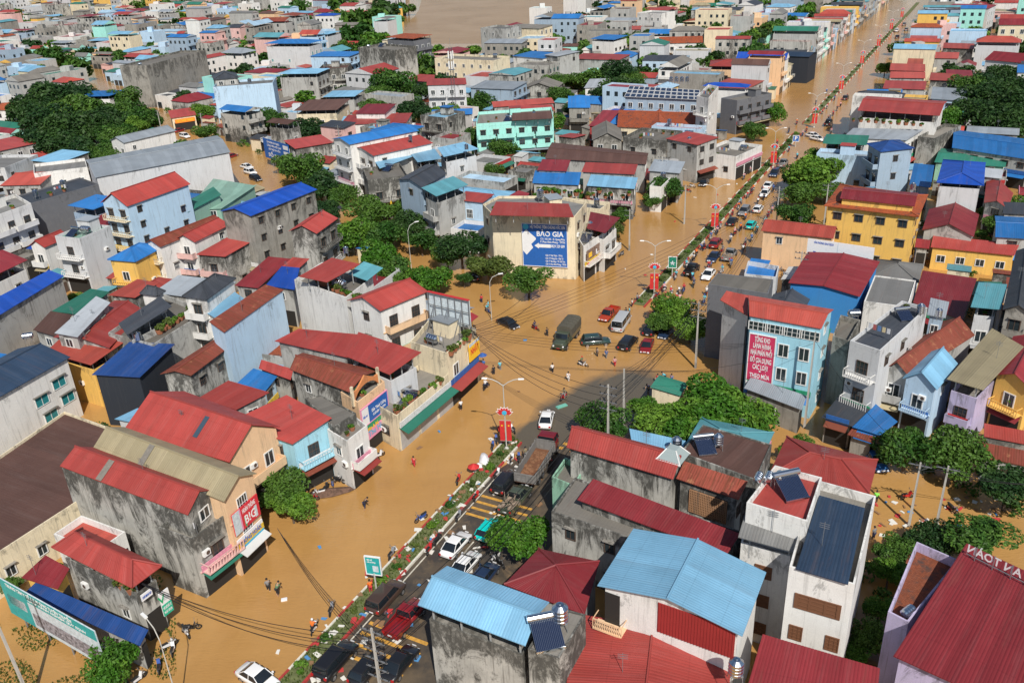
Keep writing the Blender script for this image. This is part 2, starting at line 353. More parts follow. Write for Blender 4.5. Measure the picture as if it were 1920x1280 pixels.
# ------------------------------------------------------------ median: soil strip, kerbs, shrubs
GRASSG = plain('median_soil', (.14, .16, .06), .95, var=.5)
def median():
    KR = plain('kerb_red', (.42, .045, .04), .7, var=.35); KW = plain('kerb_white', (.70, .67, .58), .7, var=.3)
    for (u0, u1, nm) in ((-5, 83, 0), (129, 262, 1), (276, 640, 2)):
        mb = MB(); mb.hexa([(*rd(u0, M-1).xy, -.1), (*rd(u1, M-1).xy, -.1), (*rd(u1, M+1).xy, -.1), (*rd(u0, M+1).xy, -.1), (*rd(u0, M-1).xy, .16), (*rd(u1, M-1).xy, .16), (*rd(u1, M+1).xy, .16), (*rd(u0, M+1).xy, .16)])
        tag(mb.build('median_strip', GRASSG), kind='structure')
    # kerb stones: 1.2 m long, red and white in turn
    me = []
    for mat in (KR, KW):
        b = MB(); b.box(-.59, .59, -.11, .11, -.15, .26); me.append(b.mesh('kerb_stone', mat))
    o = empty('kerb', (0, 0, 0)); tag(o, kind='structure'); cnt = 0
    rest = MB()
    for side in (1, -1):
        for (u0, u1) in ((10, 83), (129, 262), (276, 560)):
            u = u0; k = 0
            while u < u1:
                p = rd(u, M+side*1.1)
                if side == 1 and u < 260 and cnt < 290 or side == -1 and u < 83 and cnt < 290:
                    kk = (k//3) % 2 if side == 1 else (k//2) % 2
                    s = link('kerb_stone', me[kk], o, loc=p, rz=math.pi/2-UA); cnt += 1
                else:
                    a = rd(u-.59, M+side*1.1-.11); 
                    rest.hexa([(*rd(u+su*.59, M+side*1.1+sn*.11).xy, z) for z in (-.15, .26) for su, sn in ((-1,-1),(1,-1),(1,1),(-1,1))], (k//3) % 2)
                u += 1.2; k += 1
    r = rest.build('kerb_stone', [KR, KW], o); tag(r, kind='stuff')
median()
def foliage(n, sx, sy, sz, leaf, seed, lobes=9, z0=0.0):
    """leaf faces spread through uneven clumps"""
    r = random.Random(seed); mb = MB(); cl = []
    for i in range(lobes):
        t = r.uniform(0, 6.283); q = math.sqrt(r.random())*.68; h = r.uniform(-.25, .62)
        cl.append((math.cos(t)*q, math.sin(t)*q, h*(1-.5*q), r.uniform(.28, .5)))
    for i in range(n):
        c = cl[r.randrange(lobes)]
        d = Vector((r.gauss(0, 1), r.gauss(0, 1), r.gauss(0, 1)*.9+.25)).normalized()*(c[3]*(1-.4*r.random()**2))
        p = Vector(((c[0]+d.x)*sx, (c[1]+d.y)*sy, (c[2]+d.z)*sz+z0))
        nrm = (d+Vector((r.gauss(0,.5), r.gauss(0,.5), r.gauss(0,.5)+.35))).normalized(); u = nrm.orthogonal().normalized()
        a = r.uniform(0, 6.28); w = nrm.cross(u); u2 = u*math.cos(a)+w*math.sin(a); w2 = nrm.cross(u2); s = leaf*r.uniform(.6, 1.3)
        mb.face([p-u2*s, p+w2*s*.55+nrm*s*.12, p+u2*s, p-w2*s*.55+nrm*s*.12])
    return mb, cl
SHRUB = [foliage(420, .75, .75, .62, .11, 40+k, 5, .42)[0].mesh('shrub_foliage', LEAF[[0, 1, 3][k]]) for k in range(3)]
_sk = MB(); _sk.tube((0,0,0), (0,0,.4), .05); STEM = _sk.mesh('stem', BARK)
def shrubs():
    k = 0
    for (u0, u1, st) in ((12, 83, 3.6), (130, 262, 4.2), (278, 520, 8)):
        u = u0
        while u < u1:
            s = R.uniform(.7, 1.25); p = rd(u, M+R.uniform(-.25, .25), .15)
            o = empty('median_shrub', p, R.uniform(0, 6)); o.scale = (s, s, s*.9)
            tag(o, 'rounded green shrub planted in the strip between the carriageways', 'shrub', 'shrubs along the planted median')
            link('foliage', SHRUB[k % 3], o); link('stem', STEM, o); k += 1; u += st*R.uniform(.7, 1.3)
shrubs()
_g = MB()
for i in range(5200):
    u = R.choice((R.uniform(5, 83), R.uniform(130, 262))); p = rd(u, M+R.uniform(-.95, .95), .16); h = R.uniform(.12, .4); a = R.uniform(0, 6.28); w = .1
    _g.face([(p.x-w*math.cos(a), p.y-w*math.sin(a), p.z), (p.x+w*math.cos(a), p.y+w*math.sin(a), p.z), (p.x+R.uniform(-.12,.12), p.y+R.uniform(-.12,.12), p.z+h)])
for i in range(5000):
    q = at(R.uniform(-20, 330), R.uniform(1160, 1300)); 
    if math.sin(q.x*.9)+math.sin(q.y*1.3+q.x*.4) < .2: continue
    h = R.uniform(.1, .35); a = R.uniform(0, 6.28); w = .09
    _g.face([(q.x-w*math.cos(a), q.y-w*math.sin(a), 0), (q.x+w*math.cos(a), q.y+w*math.sin(a), 0), (q.x+R.uniform(-.1,.1), q.y+R.uniform(-.1,.1), h)])
tag(_g.build('ground_cover', LEAF[3]), 'low weeds and grass filling the planted median between the kerbs', 'ground cover', kind='stuff')
_g = MB(); MG = [plain('litter_white', (.7,.68,.62), .6), plain('litter_brown', (.25,.14,.07), .8), plain('litter_red', (.5,.05,.05), .6), plain('litter_blue', (.08,.25,.5), .6)]
for i in range(360):
    t = R.random()
    if t < .45: p = rd(R.uniform(8, 83), M+R.gauss(0, .9), .22)
    elif t < .52: p = rd(R.uniform(10, 260), R.uniform(M-13, M-1.5), .02)
    elif t < .85: p = rd(R.uniform(10, 84), M+R.uniform(1, 9), .03)
    else:
        q = at(R.uniform(1640, 1900), R.uniform(930, 1010)); p = Vector((q.x, q.y, .03))
    w, l, a = R.uniform(.08, .3), R.uniform(.1, .45), R.uniform(0, 6.28); c, s = math.cos(a), math.sin(a)
    P_ = [(p.x+x*c-y*s, p.y+x*s+y*c, z) for z in (p.z, p.z+R.uniform(.03, .12)) for x, y in ((-w,-l),(w,-l),(w,l*.7),(-w*.6,l))]
    _g.hexa(P_, R.choice([0, 0, 0, 1, 1, 2, 3]))
tag(_g.build('flood_debris', MG), 'litter and scraps scattered over the median and floating on the brown water', 'debris', kind='stuff')
for _k in RC:
    if _k not in WC: WC[_k] = RC[_k]; WD[_k] = (.3, .1); WN[_k] = RN[_k]
for _k in WC:
    if _k not in RC: RC[_k] = WC[_k]; RN[_k] = WN[_k]
# ------------------------------------------------------------ shared building pieces
def win_mesh(fr, gl, nx=2, ny=1, t=.09):
    mb = MB()   # unit window, x -.5...5, z 0..1, outwards +y
    for x0, x1, z0, z1 in ((-.5,-.5+t,0,1),(.5-t,.5,0,1),(-.5+t,.5-t,0,t*.7),(-.5+t,.5-t,1-t*.7,1)): mb.box(x0,x1,-.02,.09,z0,z1,0)
    for i in range(1, nx): x = -.5+i/nx; mb.box(x-t*.3, x+t*.3, -.02, .07, t*.7, 1-t*.7, 0)
    for i in range(1, ny): z_ = i/ny; mb.box(-.5+t, .5-t, -.02, .065, z_-t*.25, z_+t*.25, 0)
    return mb
def mk_win(fr, gl, nx=2, ny=1, t=.09):
    a = win_mesh(fr, gl, nx, ny, t).mesh('window', [fr])
    b = MB(); b.box(-.5+t, .5-t, -.015, .03, t*.7, 1-t*.7, 0); return a, b.mesh('pane', [gl])
def mk_win1(fr, gl, nx=2, ny=1):
    b = win_mesh(fr, gl, nx, ny); b.box(-.41, .41, -.015, .03, .06, .94, 1); return b.mesh('window', [fr, gl])
WIN = {'w': mk_win(FRAME_W, GLASS), 'd': mk_win(FRAME_D, GLASS, 2, 1), 'b': mk_win(FRAME_B, FRAME_B, 3, 4), 't': mk_win(FRAME_W, TEALGLASS, 2, 1, .05), 'g': mk_win(FRAME_D, GLASS, 3, 2, .05), 'y': mk_win(FRAME_W, plain('yellow_shutter', (.55,.38,.05), .6), 2, 1), 'L': mk_win(FRAME_W, GLASS, 4, 2, .045)}
WIN1 = {k: mk_win1(a, b) for k, (a, b) in {'w': (FRAME_W, GLASS), 'd': (FRAME_D, GLASS), 'b': (FRAME_B, FRAME_B), 't': (FRAME_W, TEALGLASS), 'g': (FRAME_D, GLASS), 'y': (FRAME_W, GLASS), 'L': (FRAME_W, GLASS)}.items()}
_b = MB(); _b.box(-.56, .56, -.02, .34, 1.02, 1.09); LINT = _b.mesh('window_hood', CONC)
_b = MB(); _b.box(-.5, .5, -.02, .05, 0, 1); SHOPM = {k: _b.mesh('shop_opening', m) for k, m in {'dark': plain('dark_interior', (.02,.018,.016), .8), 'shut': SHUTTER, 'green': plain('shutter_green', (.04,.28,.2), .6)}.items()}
# balcony, unit width
def mk_balc(mat, kind):
    b = MB(); b.box(-.5, .5, 0, 1.15, -.16, 0)
    if kind == 0: b.box(-.5, .5, 1.05, 1.15, 0, .95); b.box(-.5, -.48, 0, 1.05, 0, .95); b.box(.48, .5, 0, 1.05, 0, .95)
    else:
        b.box(-.5, .5, 1.06, 1.14, .86, .95)
        for i in range(13): x = -.495+i*.99/12; b.box(x-.012, x+.012, 1.07, 1.13, 0, .86)
        b.box(-.5, -.48, 0, 1.06, .86, .95); b.box(.48, .5, 0, 1.06, .86, .95)
    return b.mesh('balcony', mat)
BALC = {}
def balc(c, kind):
    if (c, kind) not in BALC: BALC[(c, kind)] = mk_balc(wm(c), kind)
    return BALC[(c, kind)]
_f = foliage(150, .5, .3, .35, .1, 77, 4, .45)[0]; POTF = _f.mesh('foliage', LEAF[0]); POTF2 = foliage(150, .5, .35, .3, .1, 78, 4, .42)[0].mesh('foliage', LEAF[3])
_b = MB(); _b.lathe([(0,0),(.22,0),(.3,.35),(.26,.35),(.24,.3),(0,.3)], n=8); POT = _b.mesh('pot', plain('terracotta', (.32,.12,.06), .8))
def potted(p, s=1.0, where='on a rooftop terrace'):
    o = empty('potted_plant', p, R.uniform(0, 6)); o.scale = (s, s, s); tag(o, 'bushy green plant in a clay pot standing '+where, 'plant', 'potted plants '+where)
    link('foliage', R.choice([POTF, POTF2]), o); link('pot', POT, o)
# water tanks
_b = MB(); _b.lathe([(0,.9),(.62,.9),(.62,1.1),(.65,1.13),(.62,1.16),(.62,1.45),(.65,1.48),(.62,1.51),(.62,1.8),(.65,1.83),(.62,1.86),(.62,2.1),(.3,2.38),(.12,2.42),(.12,2.5),(0,2.5)], n=16); TANKV = _b.mesh('barrel', STEEL, True)
_b = MB()
for x in (-.5,.5):
    for y in (-.5,.5): _b.tube((x,y,0),(x*.9,y*.9,.9),.04,n=4)
for a in (-.5,.5): _b.box(-.5,.5,a-.03,a+.03,.82,.9); _b.box(a-.03,a+.03,-.5,.5,.82,.9)
STANDM = _b.mesh('stand', STEELD)
_b = MB(); _b.lathe([(0,-.95),(.35,-.9),(.55,-.75),(.55,-.4),(.58,-.37),(.55,-.34),(.55,0),(.58,.03),(.55,.06),(.55,.4),(.58,.43),(.55,.46),(.55,.75),(.35,.9),(0,.95)], c=(0,0,1.15), n=16, ax='x'); TANKH = _b.mesh('barrel', STEEL, True)
_b = MB(); _b.box(-.57,.57,-.57,.57,1.2,1.5); _b.lathe([(.635,1.55),(.635,1.78)], n=16); BLUEBAND = None
TANKGROUP = {}
def tank(p, kind='v', s=1.0, rz=0):
    o = empty('water_tank', p, rz); o.scale = (s, s, s); ch = 'upright' if kind == 'v' else 'lying'
    o['category'] = 'water tank'; TANKS.append((o, ch)); link('barrel', TANKV if kind == 'v' else TANKH, o); link('stand', STANDM, o); return o
TANKS = []; SOLARS = []
_b = MB(); _b.hexa([(-.95,-1.0,.15),(.95,-1.0,.15),(.95,.75,1.05),(-.95,.75,1.05),(-.95,-1.0,.22),(.95,-1.0,.22),(.95,.75,1.12),(-.95,.75,1.12)]); SOLP = _b.mesh('tube_panel', BLUEG)
_b = MB(); _b.lathe([(0,-1.1),(.27,-1.1),(.27,1.1),(0,1.1)], c=(0,.85,1.3), n=12, ax='x'); SOLB = _b.mesh('boiler', STEEL, True)
_b = MB()
for i in range(17): x = -.94+i*.1175; _b.hexa([(x-.008,-1.0,.23),(x+.008,-1.0,.23),(x+.008,.75,1.13),(x-.008,.75,1.13),(x-.008,-1.0,.245),(x+.008,-1.0,.245),(x+.008,.75,1.145),(x-.008,.75,1.145)])
_b.box(-.98,.98,-1.06,-1.0,.1,.25); [_b.tube((x,.8,0),(x,.8,1.1),.03,n=4) for x in (-.9,.9)]
SOLF = _b.mesh('frame', STEEL)
def solar(p, rz=0, s=1.0):
    o = empty('solar_water_heater', p, rz); o.scale = (s, s, s); o['category'] = 'solar heater'; SOLARS.append(o)
    link('tube_panel', SOLP, o); link('boiler', SOLB, o); link('frame', SOLF, o); return o
_b = MB(); _b.box(-.42,.42,0,.32,0,.6); ACB = _b.mesh('casing', WHITEP)
_b = MB(); _b.lathe([(0,.34),(.22,.34),(.24,.325)], c=(-.1,0,.3), n=14, ax='y'); ACF = _b.mesh('fan_grille', FRAME_D)
_b = MB(); _b.lathe([(0,0),(.2,.03),(.38,.12),(.45,.2),(.43,.2),(.36,.14),(0,.04)], c=(0,0,.5), n=14); _b.tube((0,0,0),(0,0,.5),.03); _b.tube((.3,0,.6),(0,0,.95),.015,n=3); DISH = _b.mesh('satellite_dish', WHITEP)
_dc = [0]

HOUSES = []   # (empty, description, pixel centre, plan polygon, world centre)
def poly_area(p): return .5*sum(p[i][0]*p[(i+1) % len(p)][1]-p[(i+1) % len(p)][0]*p[i][1] for i in range(len(p)))
def inset(poly, d):
    n = len(poly); sg = 1 if poly_area(poly) > 0 else -1; out = []
    for i in range(n):
        p0, p1, p2 = Vector(poly[i-1][:2]), Vector(poly[i][:2]), Vector(poly[(i+1) % n][:2])
        e1 = (p1-p0).normalized(); e2 = (p2-p1).normalized(); n1 = Vector((-e1.y, e1.x))*sg; n2 = Vector((-e2.y, e2.x))*sg
        k = 1+n1.dot(n2); out.append(p1+(n1+n2)*(d/max(.35, k)))
    return [(q.x, q.y) for q in out]
def slope_sheet(mb, a, b, c, d, m, near, th=.07):
    """roof slope a-b eave, d-c ridge; ribbed when near"""
    a, b, c, d = map(Vector, (a, b, c, d)); lu = (b-a).length; lv = ((d-a).length+(c-b).length)/2
    if near:
        n = max(4, min(220, int(lu/.26)))
        for i in range(n):
            def pt(s, r):
                e = a.lerp(b, s); g = d.lerp(c, s); return e.lerp(g, r)
            s0, s1 = i/n, (i+1)/n; sm = s0+.62/n; sa = s0+.22/n; hh = Vector((0, 0, .016))
            q = [(s0, 0), (sa, 1), (sm, 1), (s0+.84/n, 0), (s1, 0)]
            for (x0, h0), (x1, h1) in zip(q, q[1:]):
                mb.face([pt(x0,0)+hh*h0, pt(x1,0)+hh*h1, pt(x1,1)+hh*h1, pt(x0,1)+hh*h0], m, [(x0*lu,0),(x1*lu,0),(x1*lu,lv),(x0*lu,lv)])
    else: mb.face([a, b, c, d], m, [(0,0),(lu,0),(lu,lv),(0,lv)])
    dz = Vector((0, 0, th)); P_ = [a, b, c, d]
    mb.face([p-dz for p in reversed(P_)], m, [(0,0)]*4)
    for i in range(4): mb.face([P_[i]-dz, P_[(i+1) % 4]-dz, P_[(i+1) % 4], P_[i]], m)
def tri_sheet(mb, a, b, c, m):
    a, b, c = map(Vector, (a, b, c)); lu = (b-a).length; lv = (c-(a+b)/2).length
    mb.face([a, b, c], m, [(0,0),(lu,0),(lu/2,lv)]); dz = Vector((0,0,.07)); mb.face([c-dz, b-dz, a-dz], m)
    mb.face([a-dz, b-dz, b, a], m)

def B(pts, z, roof='g1', rc='red', wc='grey', rise=None, gap=0, f=None, w=None, win=None, ov=.35, shop='dark', d='', near=None, par=.8, fl=3.45, extra=True, px_pts=True, cap=None, fcol=None, side=.3, name=None, lab=None, vis=None, nobody=False):
    """one building; pts = roof corners read off the photograph at height z (metres)"""
    kind = roof[0]; ax = roof[1:] or '0'
    if rise is None: rise = {'g': 1.3, 'h': 1.3, 's': .6, 'f': 0}[kind]
    if px_pts:
        P_ = [(pts[i], pts[i+1]) for i in range(0, len(pts), 2)]
        zs = [z]*len(P_)
        if kind == 's':
            lo = int(ax); 
            for k in range(4): 
                if k not in (lo, (lo+1) % 4) and k < len(P_): zs[k] = z+rise
        wp = [at(p[0], p[1], q) for p, q in zip(P_, zs)]
    else: wp = [Vector((p[0], p[1], z)) for p in pts]
    if len(wp) == 3:
        e = wp[1]-wp[0]; g = wp[2]-wp[1]; e2 = Vector((e.x, e.y, 0)); g2 = Vector((g.x, g.y, 0))
        ca = abs(e2.normalized().dot(g2.normalized()))
        if ca > .22:
            pr = Vector((-e2.y, e2.x, 0)).normalized(); pr *= 1 if pr.dot(g2) > 0 else -1
            wp[2] = wp[1]+pr*g2.length
        wp.append(wp[0]+wp[2]-wp[1])
    if px_pts and len(pts) == 6 and (wp[0]-CAMP).length > 225 and not rise == 999:
        e0_, g_ = wp[1]-wp[0], wp[2]-wp[1]; mxd = 12 if (wp[0]-CAMP).length > 300 else 17
        if g_.length > mxd: g_ = g_*(mxd/g_.length); wp[2] = wp[1]+g_; wp[3] = wp[0]+g_
    cen = sum(wp, Vector())/len(wp); e0 = wp[1]-wp[0]; rz = math.atan2(e0.y, e0.x)
    dist = (Vector((cen.x, cen.y, 0))).length
    if near is None: near = dist < 175
    mid = dist < 330
    nm = name or ('house' if max(p.length for p in [wp[1]-wp[0], wp[2]-wp[1]]) < 22 else 'building')
    root = empty(nm, (cen.x, cen.y, 0), rz); inv = Matrix.Rotation(-rz, 3, 'Z')
    lp = [inv @ Vector((p.x-cen.x, p.y-cen.y, 0)) for p in wp]; Q = [(p.x, p.y) for p in lp]
    camL = inv @ Vector((-cen.x, -cen.y, 0))
    n = len(Q); body = Q if kind == 'f' else inset(Q, ov if not gap else ov+.25)
    zb = z-gap
    WM = wm(wc); FM = wm(fcol) if fcol else WM
    # walls (gable ends and wedge fillers belong to the wall mesh)
    mb = MB(); mb.prism(body, -.3, zb-(.03 if kind != 'f' else .05), 0)
    edges = [(body[i], body[(i+1) % n]) for i in range(n)]
    if kind == 'f' or gap:
        inn = inset(body, .16); ph = par if kind == 'f' else .75
        for i in range(n):
            a, b, c, e = body[i], body[(i+1) % n], inn[(i+1) % n], inn[i]
            mb.hexa([(a[0],a[1],zb-.03),(b[0],b[1],zb-.03),(c[0],c[1],zb-.03),(e[0],e[1],zb-.03),(a[0],a[1],zb+ph),(b[0],b[1],zb+ph),(c[0],c[1],zb+ph),(e[0],e[1],zb+ph)])
    rmb = MB(); RM = rm(rc)
    V = lambda p, zz: Vector((p[0], p[1], zz))
    ridge = None
    if kind == 'g':
        k = int(ax)   # ridge parallel to edge k
        a, b, c, e = [Q[(k+i) % 4] for i in range(4)]
        m1 = ((a[0]+e[0])/2, (a[1]+e[1])/2); m2 = ((b[0]+c[0])/2, (b[1]+c[1])/2)
        slope_sheet(rmb, V(a,z), V(b,z), V(m2,z+rise), V(m1,z+rise), 0, near); slope_sheet(rmb, V(c,z), V(e,z), V(m1,z+rise), V(m2,z+rise), 0, near)
        ridge = [(V(m1, z+rise+.06), V(m2, z+rise+.06))]
        if not gap:
            A_, B_, C_, E_ = [body[(k+i) % 4] for i in range(4)]
            for p, q, mm in ((E_, A_, m1), (B_, C_, m2)):
                m_ = Vector(((p[0]+q[0])/2, (p[1]+q[1])/2, z+rise*.95-.1)); mb.face([V(p, zb-.04), V(q, zb-.04), m_], 0)
    elif kind == 's':
        lo = int(ax); a, b, c, e = [Q[(lo+i) % 4] for i in range(4)]
        slope_sheet(rmb, V(a,z), V(b,z), V(c,z+rise), V(e,z+rise), 0, near)
        if not gap:
            A_, B_, C_, E_ = [body[(lo+i) % 4] for i in range(4)]; h = z+rise*.93-.12
            mb.face([V(C_,z-.04), V(E_,z-.04), V(E_,h), V(C_,h)]); mb.face([V(B_,z-.04), V(C_,z-.04), V(C_,h)]); mb.face([V(E_,z-.04), V(A_,z-.04), V(E_,h)])
    elif kind == 'h':
        l0 = (Vector(Q[1])-Vector(Q[0])).length; l1 = (Vector(Q[2])-Vector(Q[1])).length; k = 0 if l0 >= l1 else 1
        a, b, c, e = [Q[(k+i) % 4] for i in range(4)]; L_, W__ = max(l0, l1), min(l0, l1)
        m1 = Vector(((a[0]+e[0])/2, (a[1]+e[1])/2)); m2 = Vector(((b[0]+c[0])/2, (b[1]+c[1])/2)); dd = (m2-m1).normalized()*min(W__*.5, L_*.46)
        r1 = V(m1+dd, z+rise); r2 = V(m2-dd, z+rise)
        slope_sheet(rmb, V(a,z), V(b,z), r2, r1, 0, near); slope_sheet(rmb, V(c,z), V(e,z), r1, r2, 0, near)
        tri_sheet(rmb, V(b,z), V(c,z), r2, 0); tri_sheet(rmb, V(e,z), V(a,z), r1, 0)
        up = Vector((0,0,.06)); ridge = [(r1+up, r2+up), (V(a,z)+up, r1+up), (V(e,z)+up, r1+up), (V(b,z)+up, r2+up), (V(c,z)+up, r2+up)]
    else:
        inn = inset(body, .17); rmb.prism(inn, zb-.2, zb+.02, 0)
    if not nobody: mb.build('wall', WM, root)
    ro = rmb.build('roof', RM, root)
    if ridge and mid:
        cm = MB()
        for a, b in ridge: cm.tube(a, b, .11, n=5)
        cm.build('ridge_cap', plain('ridge_'+rc, mul(RC.get(rc, (.3,.1,.05)), .72), .6), ro)
    if gap:
        
        if not nobody: sl = MB(); sl.prism(inset(body, .17), zb-.2, zb+.02, 0); sl.build('terrace', CONC, root)
        pm = plain('post_grey', (.35,.36,.36), .5)
        inn = inset(body, .3)
        for i in range(n):
            a = Vector(inn[i]); b = Vector(inn[(i+1) % n]); m_ = int((b-a).length/3.5)
            for j in range(m_+1 if m_ else 1):
                p = a.lerp(b, j/(m_+1)); zz = z + (rise*.45 if kind == 's' and i == (int(ax)+2) % 4 else 0)
                pb = MB(); pb.box(p.x-.06, p.x+.06, p.y-.06, p.y+.06, zb, zz-.06); pb.build('post', pm, root)
    # openings
    if nobody: w = ''; extra = False; root.name = 'roof_canopy'; root['category'] = 'canopy'
    front = f if f is not None else -1
    vis_e = []
    for i in range(n):
        a, b = Vector(body[i]), Vector(body[(i+1) % n]); mdl = (a+b)/2; dr = (b-a); out = Vector((dr.y, -dr.x)).normalized()
        if out.dot(mdl) < 0: out = -out
        if out.dot(Vector(camL[:2])-mdl) > 0: vis_e.append((i, a, b, out, dr.length))
    if f is None and vis_e:
        front = min(vis_e, key=lambda q: q[4])[0]
    wk = win or R.choice('wwddgw'); nfl = max(1, int(round(zb/fl))); fh = zb/nfl
    for i, a, b, out, ln in vis_e:
        dd = (b-a).normalized(); isf = i == front
        if w is not None and str(i) not in w: continue
        # local axes for wall items: +y outwards
        ang = math.atan2(out.y, out.x)-math.pi/2
        def item(me, s, zz, sx, sz, par_=root, nm_=None, yo=0.0):
            p = a.lerp(b, s)+out*yo; o = link(nm_ or me.name.split('.')[0], me, par_, loc=(p.x, p.y, zz), rz=ang, scale=(sx, 1, sz)); return o
        if isf or (w is not None):
            nw = max(1, int(ln/(3.1 if isf else 3.6)))
        else: nw = max(1, int(ln/4.5))
        for k in range(nfl):
            zf = k*fh
            if k == 0 and isf and shop:
                sw = min(ln*.86, ln-.5)
                ns = max(1, int(ln/4.2))
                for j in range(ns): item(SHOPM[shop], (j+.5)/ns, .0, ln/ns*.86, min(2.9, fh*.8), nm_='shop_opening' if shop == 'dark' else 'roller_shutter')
                continue
            if isf and k > 0 and ln > 2.4 and extra and dist < 420 and (cap != 'nobalc'):
                nb = max(1, round(ln/6))
                for j in range(nb): item(balc(fcol or wc, (HN[0]+k) % 2), (j+.5)/nb, zf+.02, ln/nb*.9, 1)
                HN[0] += 1
            for j in range(nw):
                if not isf and w is None and R.random() > side: continue
                ww = min(1.5 if isf else 1.15, ln/nw*.62); hh = min((1.9 if isf and k > 0 and extra else 1.35), fh*.58); zz = zf+(.25 if isf and k > 0 and extra else fh*.34)
                if mid and dist < 260:
                    o = item(WIN[wk][0], (j+.5)/nw, zz, ww, hh); link('pane', WIN[wk][1], o)
                    if not isf or wk == 'd': item(LINT, (j+.5)/nw, zz, ww, hh)
                else: item(WIN1[wk], (j+.5)/nw, zz, ww, hh)
        if isf and nfl > 1 and dist < 300 and extra:
            lg = MB()
            for k in range(1, nfl):
                p0, p1 = a+out*.0, b+out*.0; q0, q1 = a+out*.14, b+out*.14; zz = k*fh
                lg.hexa([(p0.x,p0.y,zz-.14),(p1.x,p1.y,zz-.14),(q1.x,q1.y,zz-.14),(q0.x,q0.y,zz-.14),(p0.x,p0.y,zz-.02),(p1.x,p1.y,zz-.02),(q1.x,q1.y,zz-.02),(q0.x,q0.y,zz-.02)])
            lg.build('ledge', FM, root)
        if mid and R.random() < .45 and extra:
            s = R.uniform(.15, .85); zz = R.uniform(.5, .85)*zb-.8
            o = item(ACB, s, zz, 1, 1, nm_='air_conditioner'); link('fan_grille', ACF, o)
    # rooftop things
    if f != 9 and cap != 'noawn' and shop and dist < 300 and w != '' and not nobody:
        for i, a, b, out, ln in vis_e:
            if i != front or ln < 2.5: continue
            dd = (b-a).normalized(); z0 = min(3.3, fh*.95)
            if R.random() < .6:
                q = MB(); dpt = R.uniform(.9, 1.8); p0, p1 = a+dd*.2, b-dd*.2; q0, q1 = p0+out*dpt, p1+out*dpt
                q.hexa([(q0.x,q0.y,z0-.5),(q1.x,q1.y,z0-.5),(p1.x,p1.y,z0-.02),(p0.x,p0.y,z0-.02),(q0.x,q0.y,z0-.44),(q1.x,q1.y,z0-.44),(p1.x,p1.y,z0+.04),(p0.x,p0.y,z0+.04)]); q.build('awning', rm(R.choice(('blue','red','lightblue','green','rust','steel','maroon','white','tan'))), root)
            if R.random() < .55:
                q = MB(); p0, p1 = a+dd*.15+out*.16, b-dd*.15+out*.16; q0, q1 = p0+out*.1, p1+out*.1; zz = z0+.06
                q.hexa([tuple(v)+(z_,) for z_ in (zz, zz+.8) for v in (q0, q1, p1, p0)]); q.build('fascia_board', plain('fascia_'+(cc_ := R.choice(('blue','red','green','yellow','white','pink'))), dict(blue=(.03,.13,.4), red=(.5,.04,.04), green=(.03,.3,.15), yellow=(.75,.5,.05), white=(.7,.7,.7), pink=(.7,.3,.4))[cc_], .5, var=.3), root)
    if kind != 'f' and dist < 300 and R.random() < .4:
        q = MB(); t = Vector(Q[0]).lerp(Vector(Q[2]), R.uniform(.3,.7)); q.tube((t.x,t.y,z),(t.x,t.y,z+2.6),.025,n=4); [q.box(t.x-.4,t.x+.4,t.y-.015,t.y+.015,z+2.0+.2*k,z+2.03+.2*k) for k in range(3)]; q.build('antenna', STEELD, root)
    if kind == 'f' and not nobody and w != '' and abs(poly_area(body)) > 40 and extra and R.random() < .55 and par < 1:
        t = Vector(body[2]).lerp(Vector(body[3 % n]), .5)*.45; s2 = 1.5; q = MB(); q.box(t.x-s2,t.x+s2,t.y-s2*.8,t.y+s2*.8,zb,zb+2.3); bh = q.build('stair_house', WM, root); q = MB(); q.box(t.x-s2-.2,t.x+s2+.2,t.y-s2*.8-.2,t.y+s2*.8+.2,zb+2.3,zb+2.42); q.build('roof', rm(R.choice(('concrete','blue','red','steel'))), bh)
    if kind == 'f' and dist < 260 and extra and not nobody and R.random() < .35:
        t = Vector(body[0]).lerp(Vector(body[1]), .5)*.5; q = MB(); 
        for sx in (-1.6, 1.6): q.tube((t.x+sx,t.y,zb),(t.x+sx,t.y,zb+1.7),.03,n=4)
        q.tube((t.x-1.6,t.y,zb+1.65),(t.x+1.6,t.y,zb+1.65),.015,n=3); lr = q.build('washing_line', STEELD, root)
        for k in range(5): q = MB(); x = t.x-1.4+.6*k; q.box(x,x+.4,t.y-.02,t.y+.02,zb+1.65-R.uniform(.5,.9),zb+1.64); q.build('laundry', plain('laundry_%d' % (k % 4), ((.6,.6,.62),(.4,.1,.1),(.1,.2,.4),(.6,.5,.3))[k % 4], .9), lr)
    wl = Matrix.Rotation(rz, 3, 'Z')
    def lw(x, y, zz): q = wl @ Vector((x, y, 0)); return Vector((cen.x+q.x, cen.y+q.y, zz))
    area = abs(poly_area(body))
    if extra and (kind == 'f' or gap) and dist < 420:
        b2 = inset(body, 1.2)
        def rp(): 
            i = R.randrange(n); t = Vector(b2[i]).lerp(Vector(b2[(i+1) % n]), R.random()); t = t*R.uniform(.55, 1); return t
        if kind == 'f' and R.random() < .5: t = rp(); tank(lw(t.x, t.y, zb+.02), R.choice('vvh'), R.uniform(.85, 1.1), rz)
        if kind == 'f' and R.random() < .22 and area > 30: t = rp(); solar(lw(t.x, t.y, zb+.02), UA*-1, 1)
        if dist < 250:
            for _ in range(R.choice((0, 2, 4))): t = rp(); potted(lw(t.x, t.y, zb+.02), R.uniform(.8, 1.5))
    cpx = px(cen) if True else None
    HOUSES.append(dict(o=root, rc=rc, wc=fcol or wc, kind=kind, gap=gap, nfl=nfl, px=px((cen.x, cen.y, z)), poly=[(p.x, p.y) for p in wp], z=z, lab=lab, area=area, d=d, body=body, rz=rz, cen=cen))
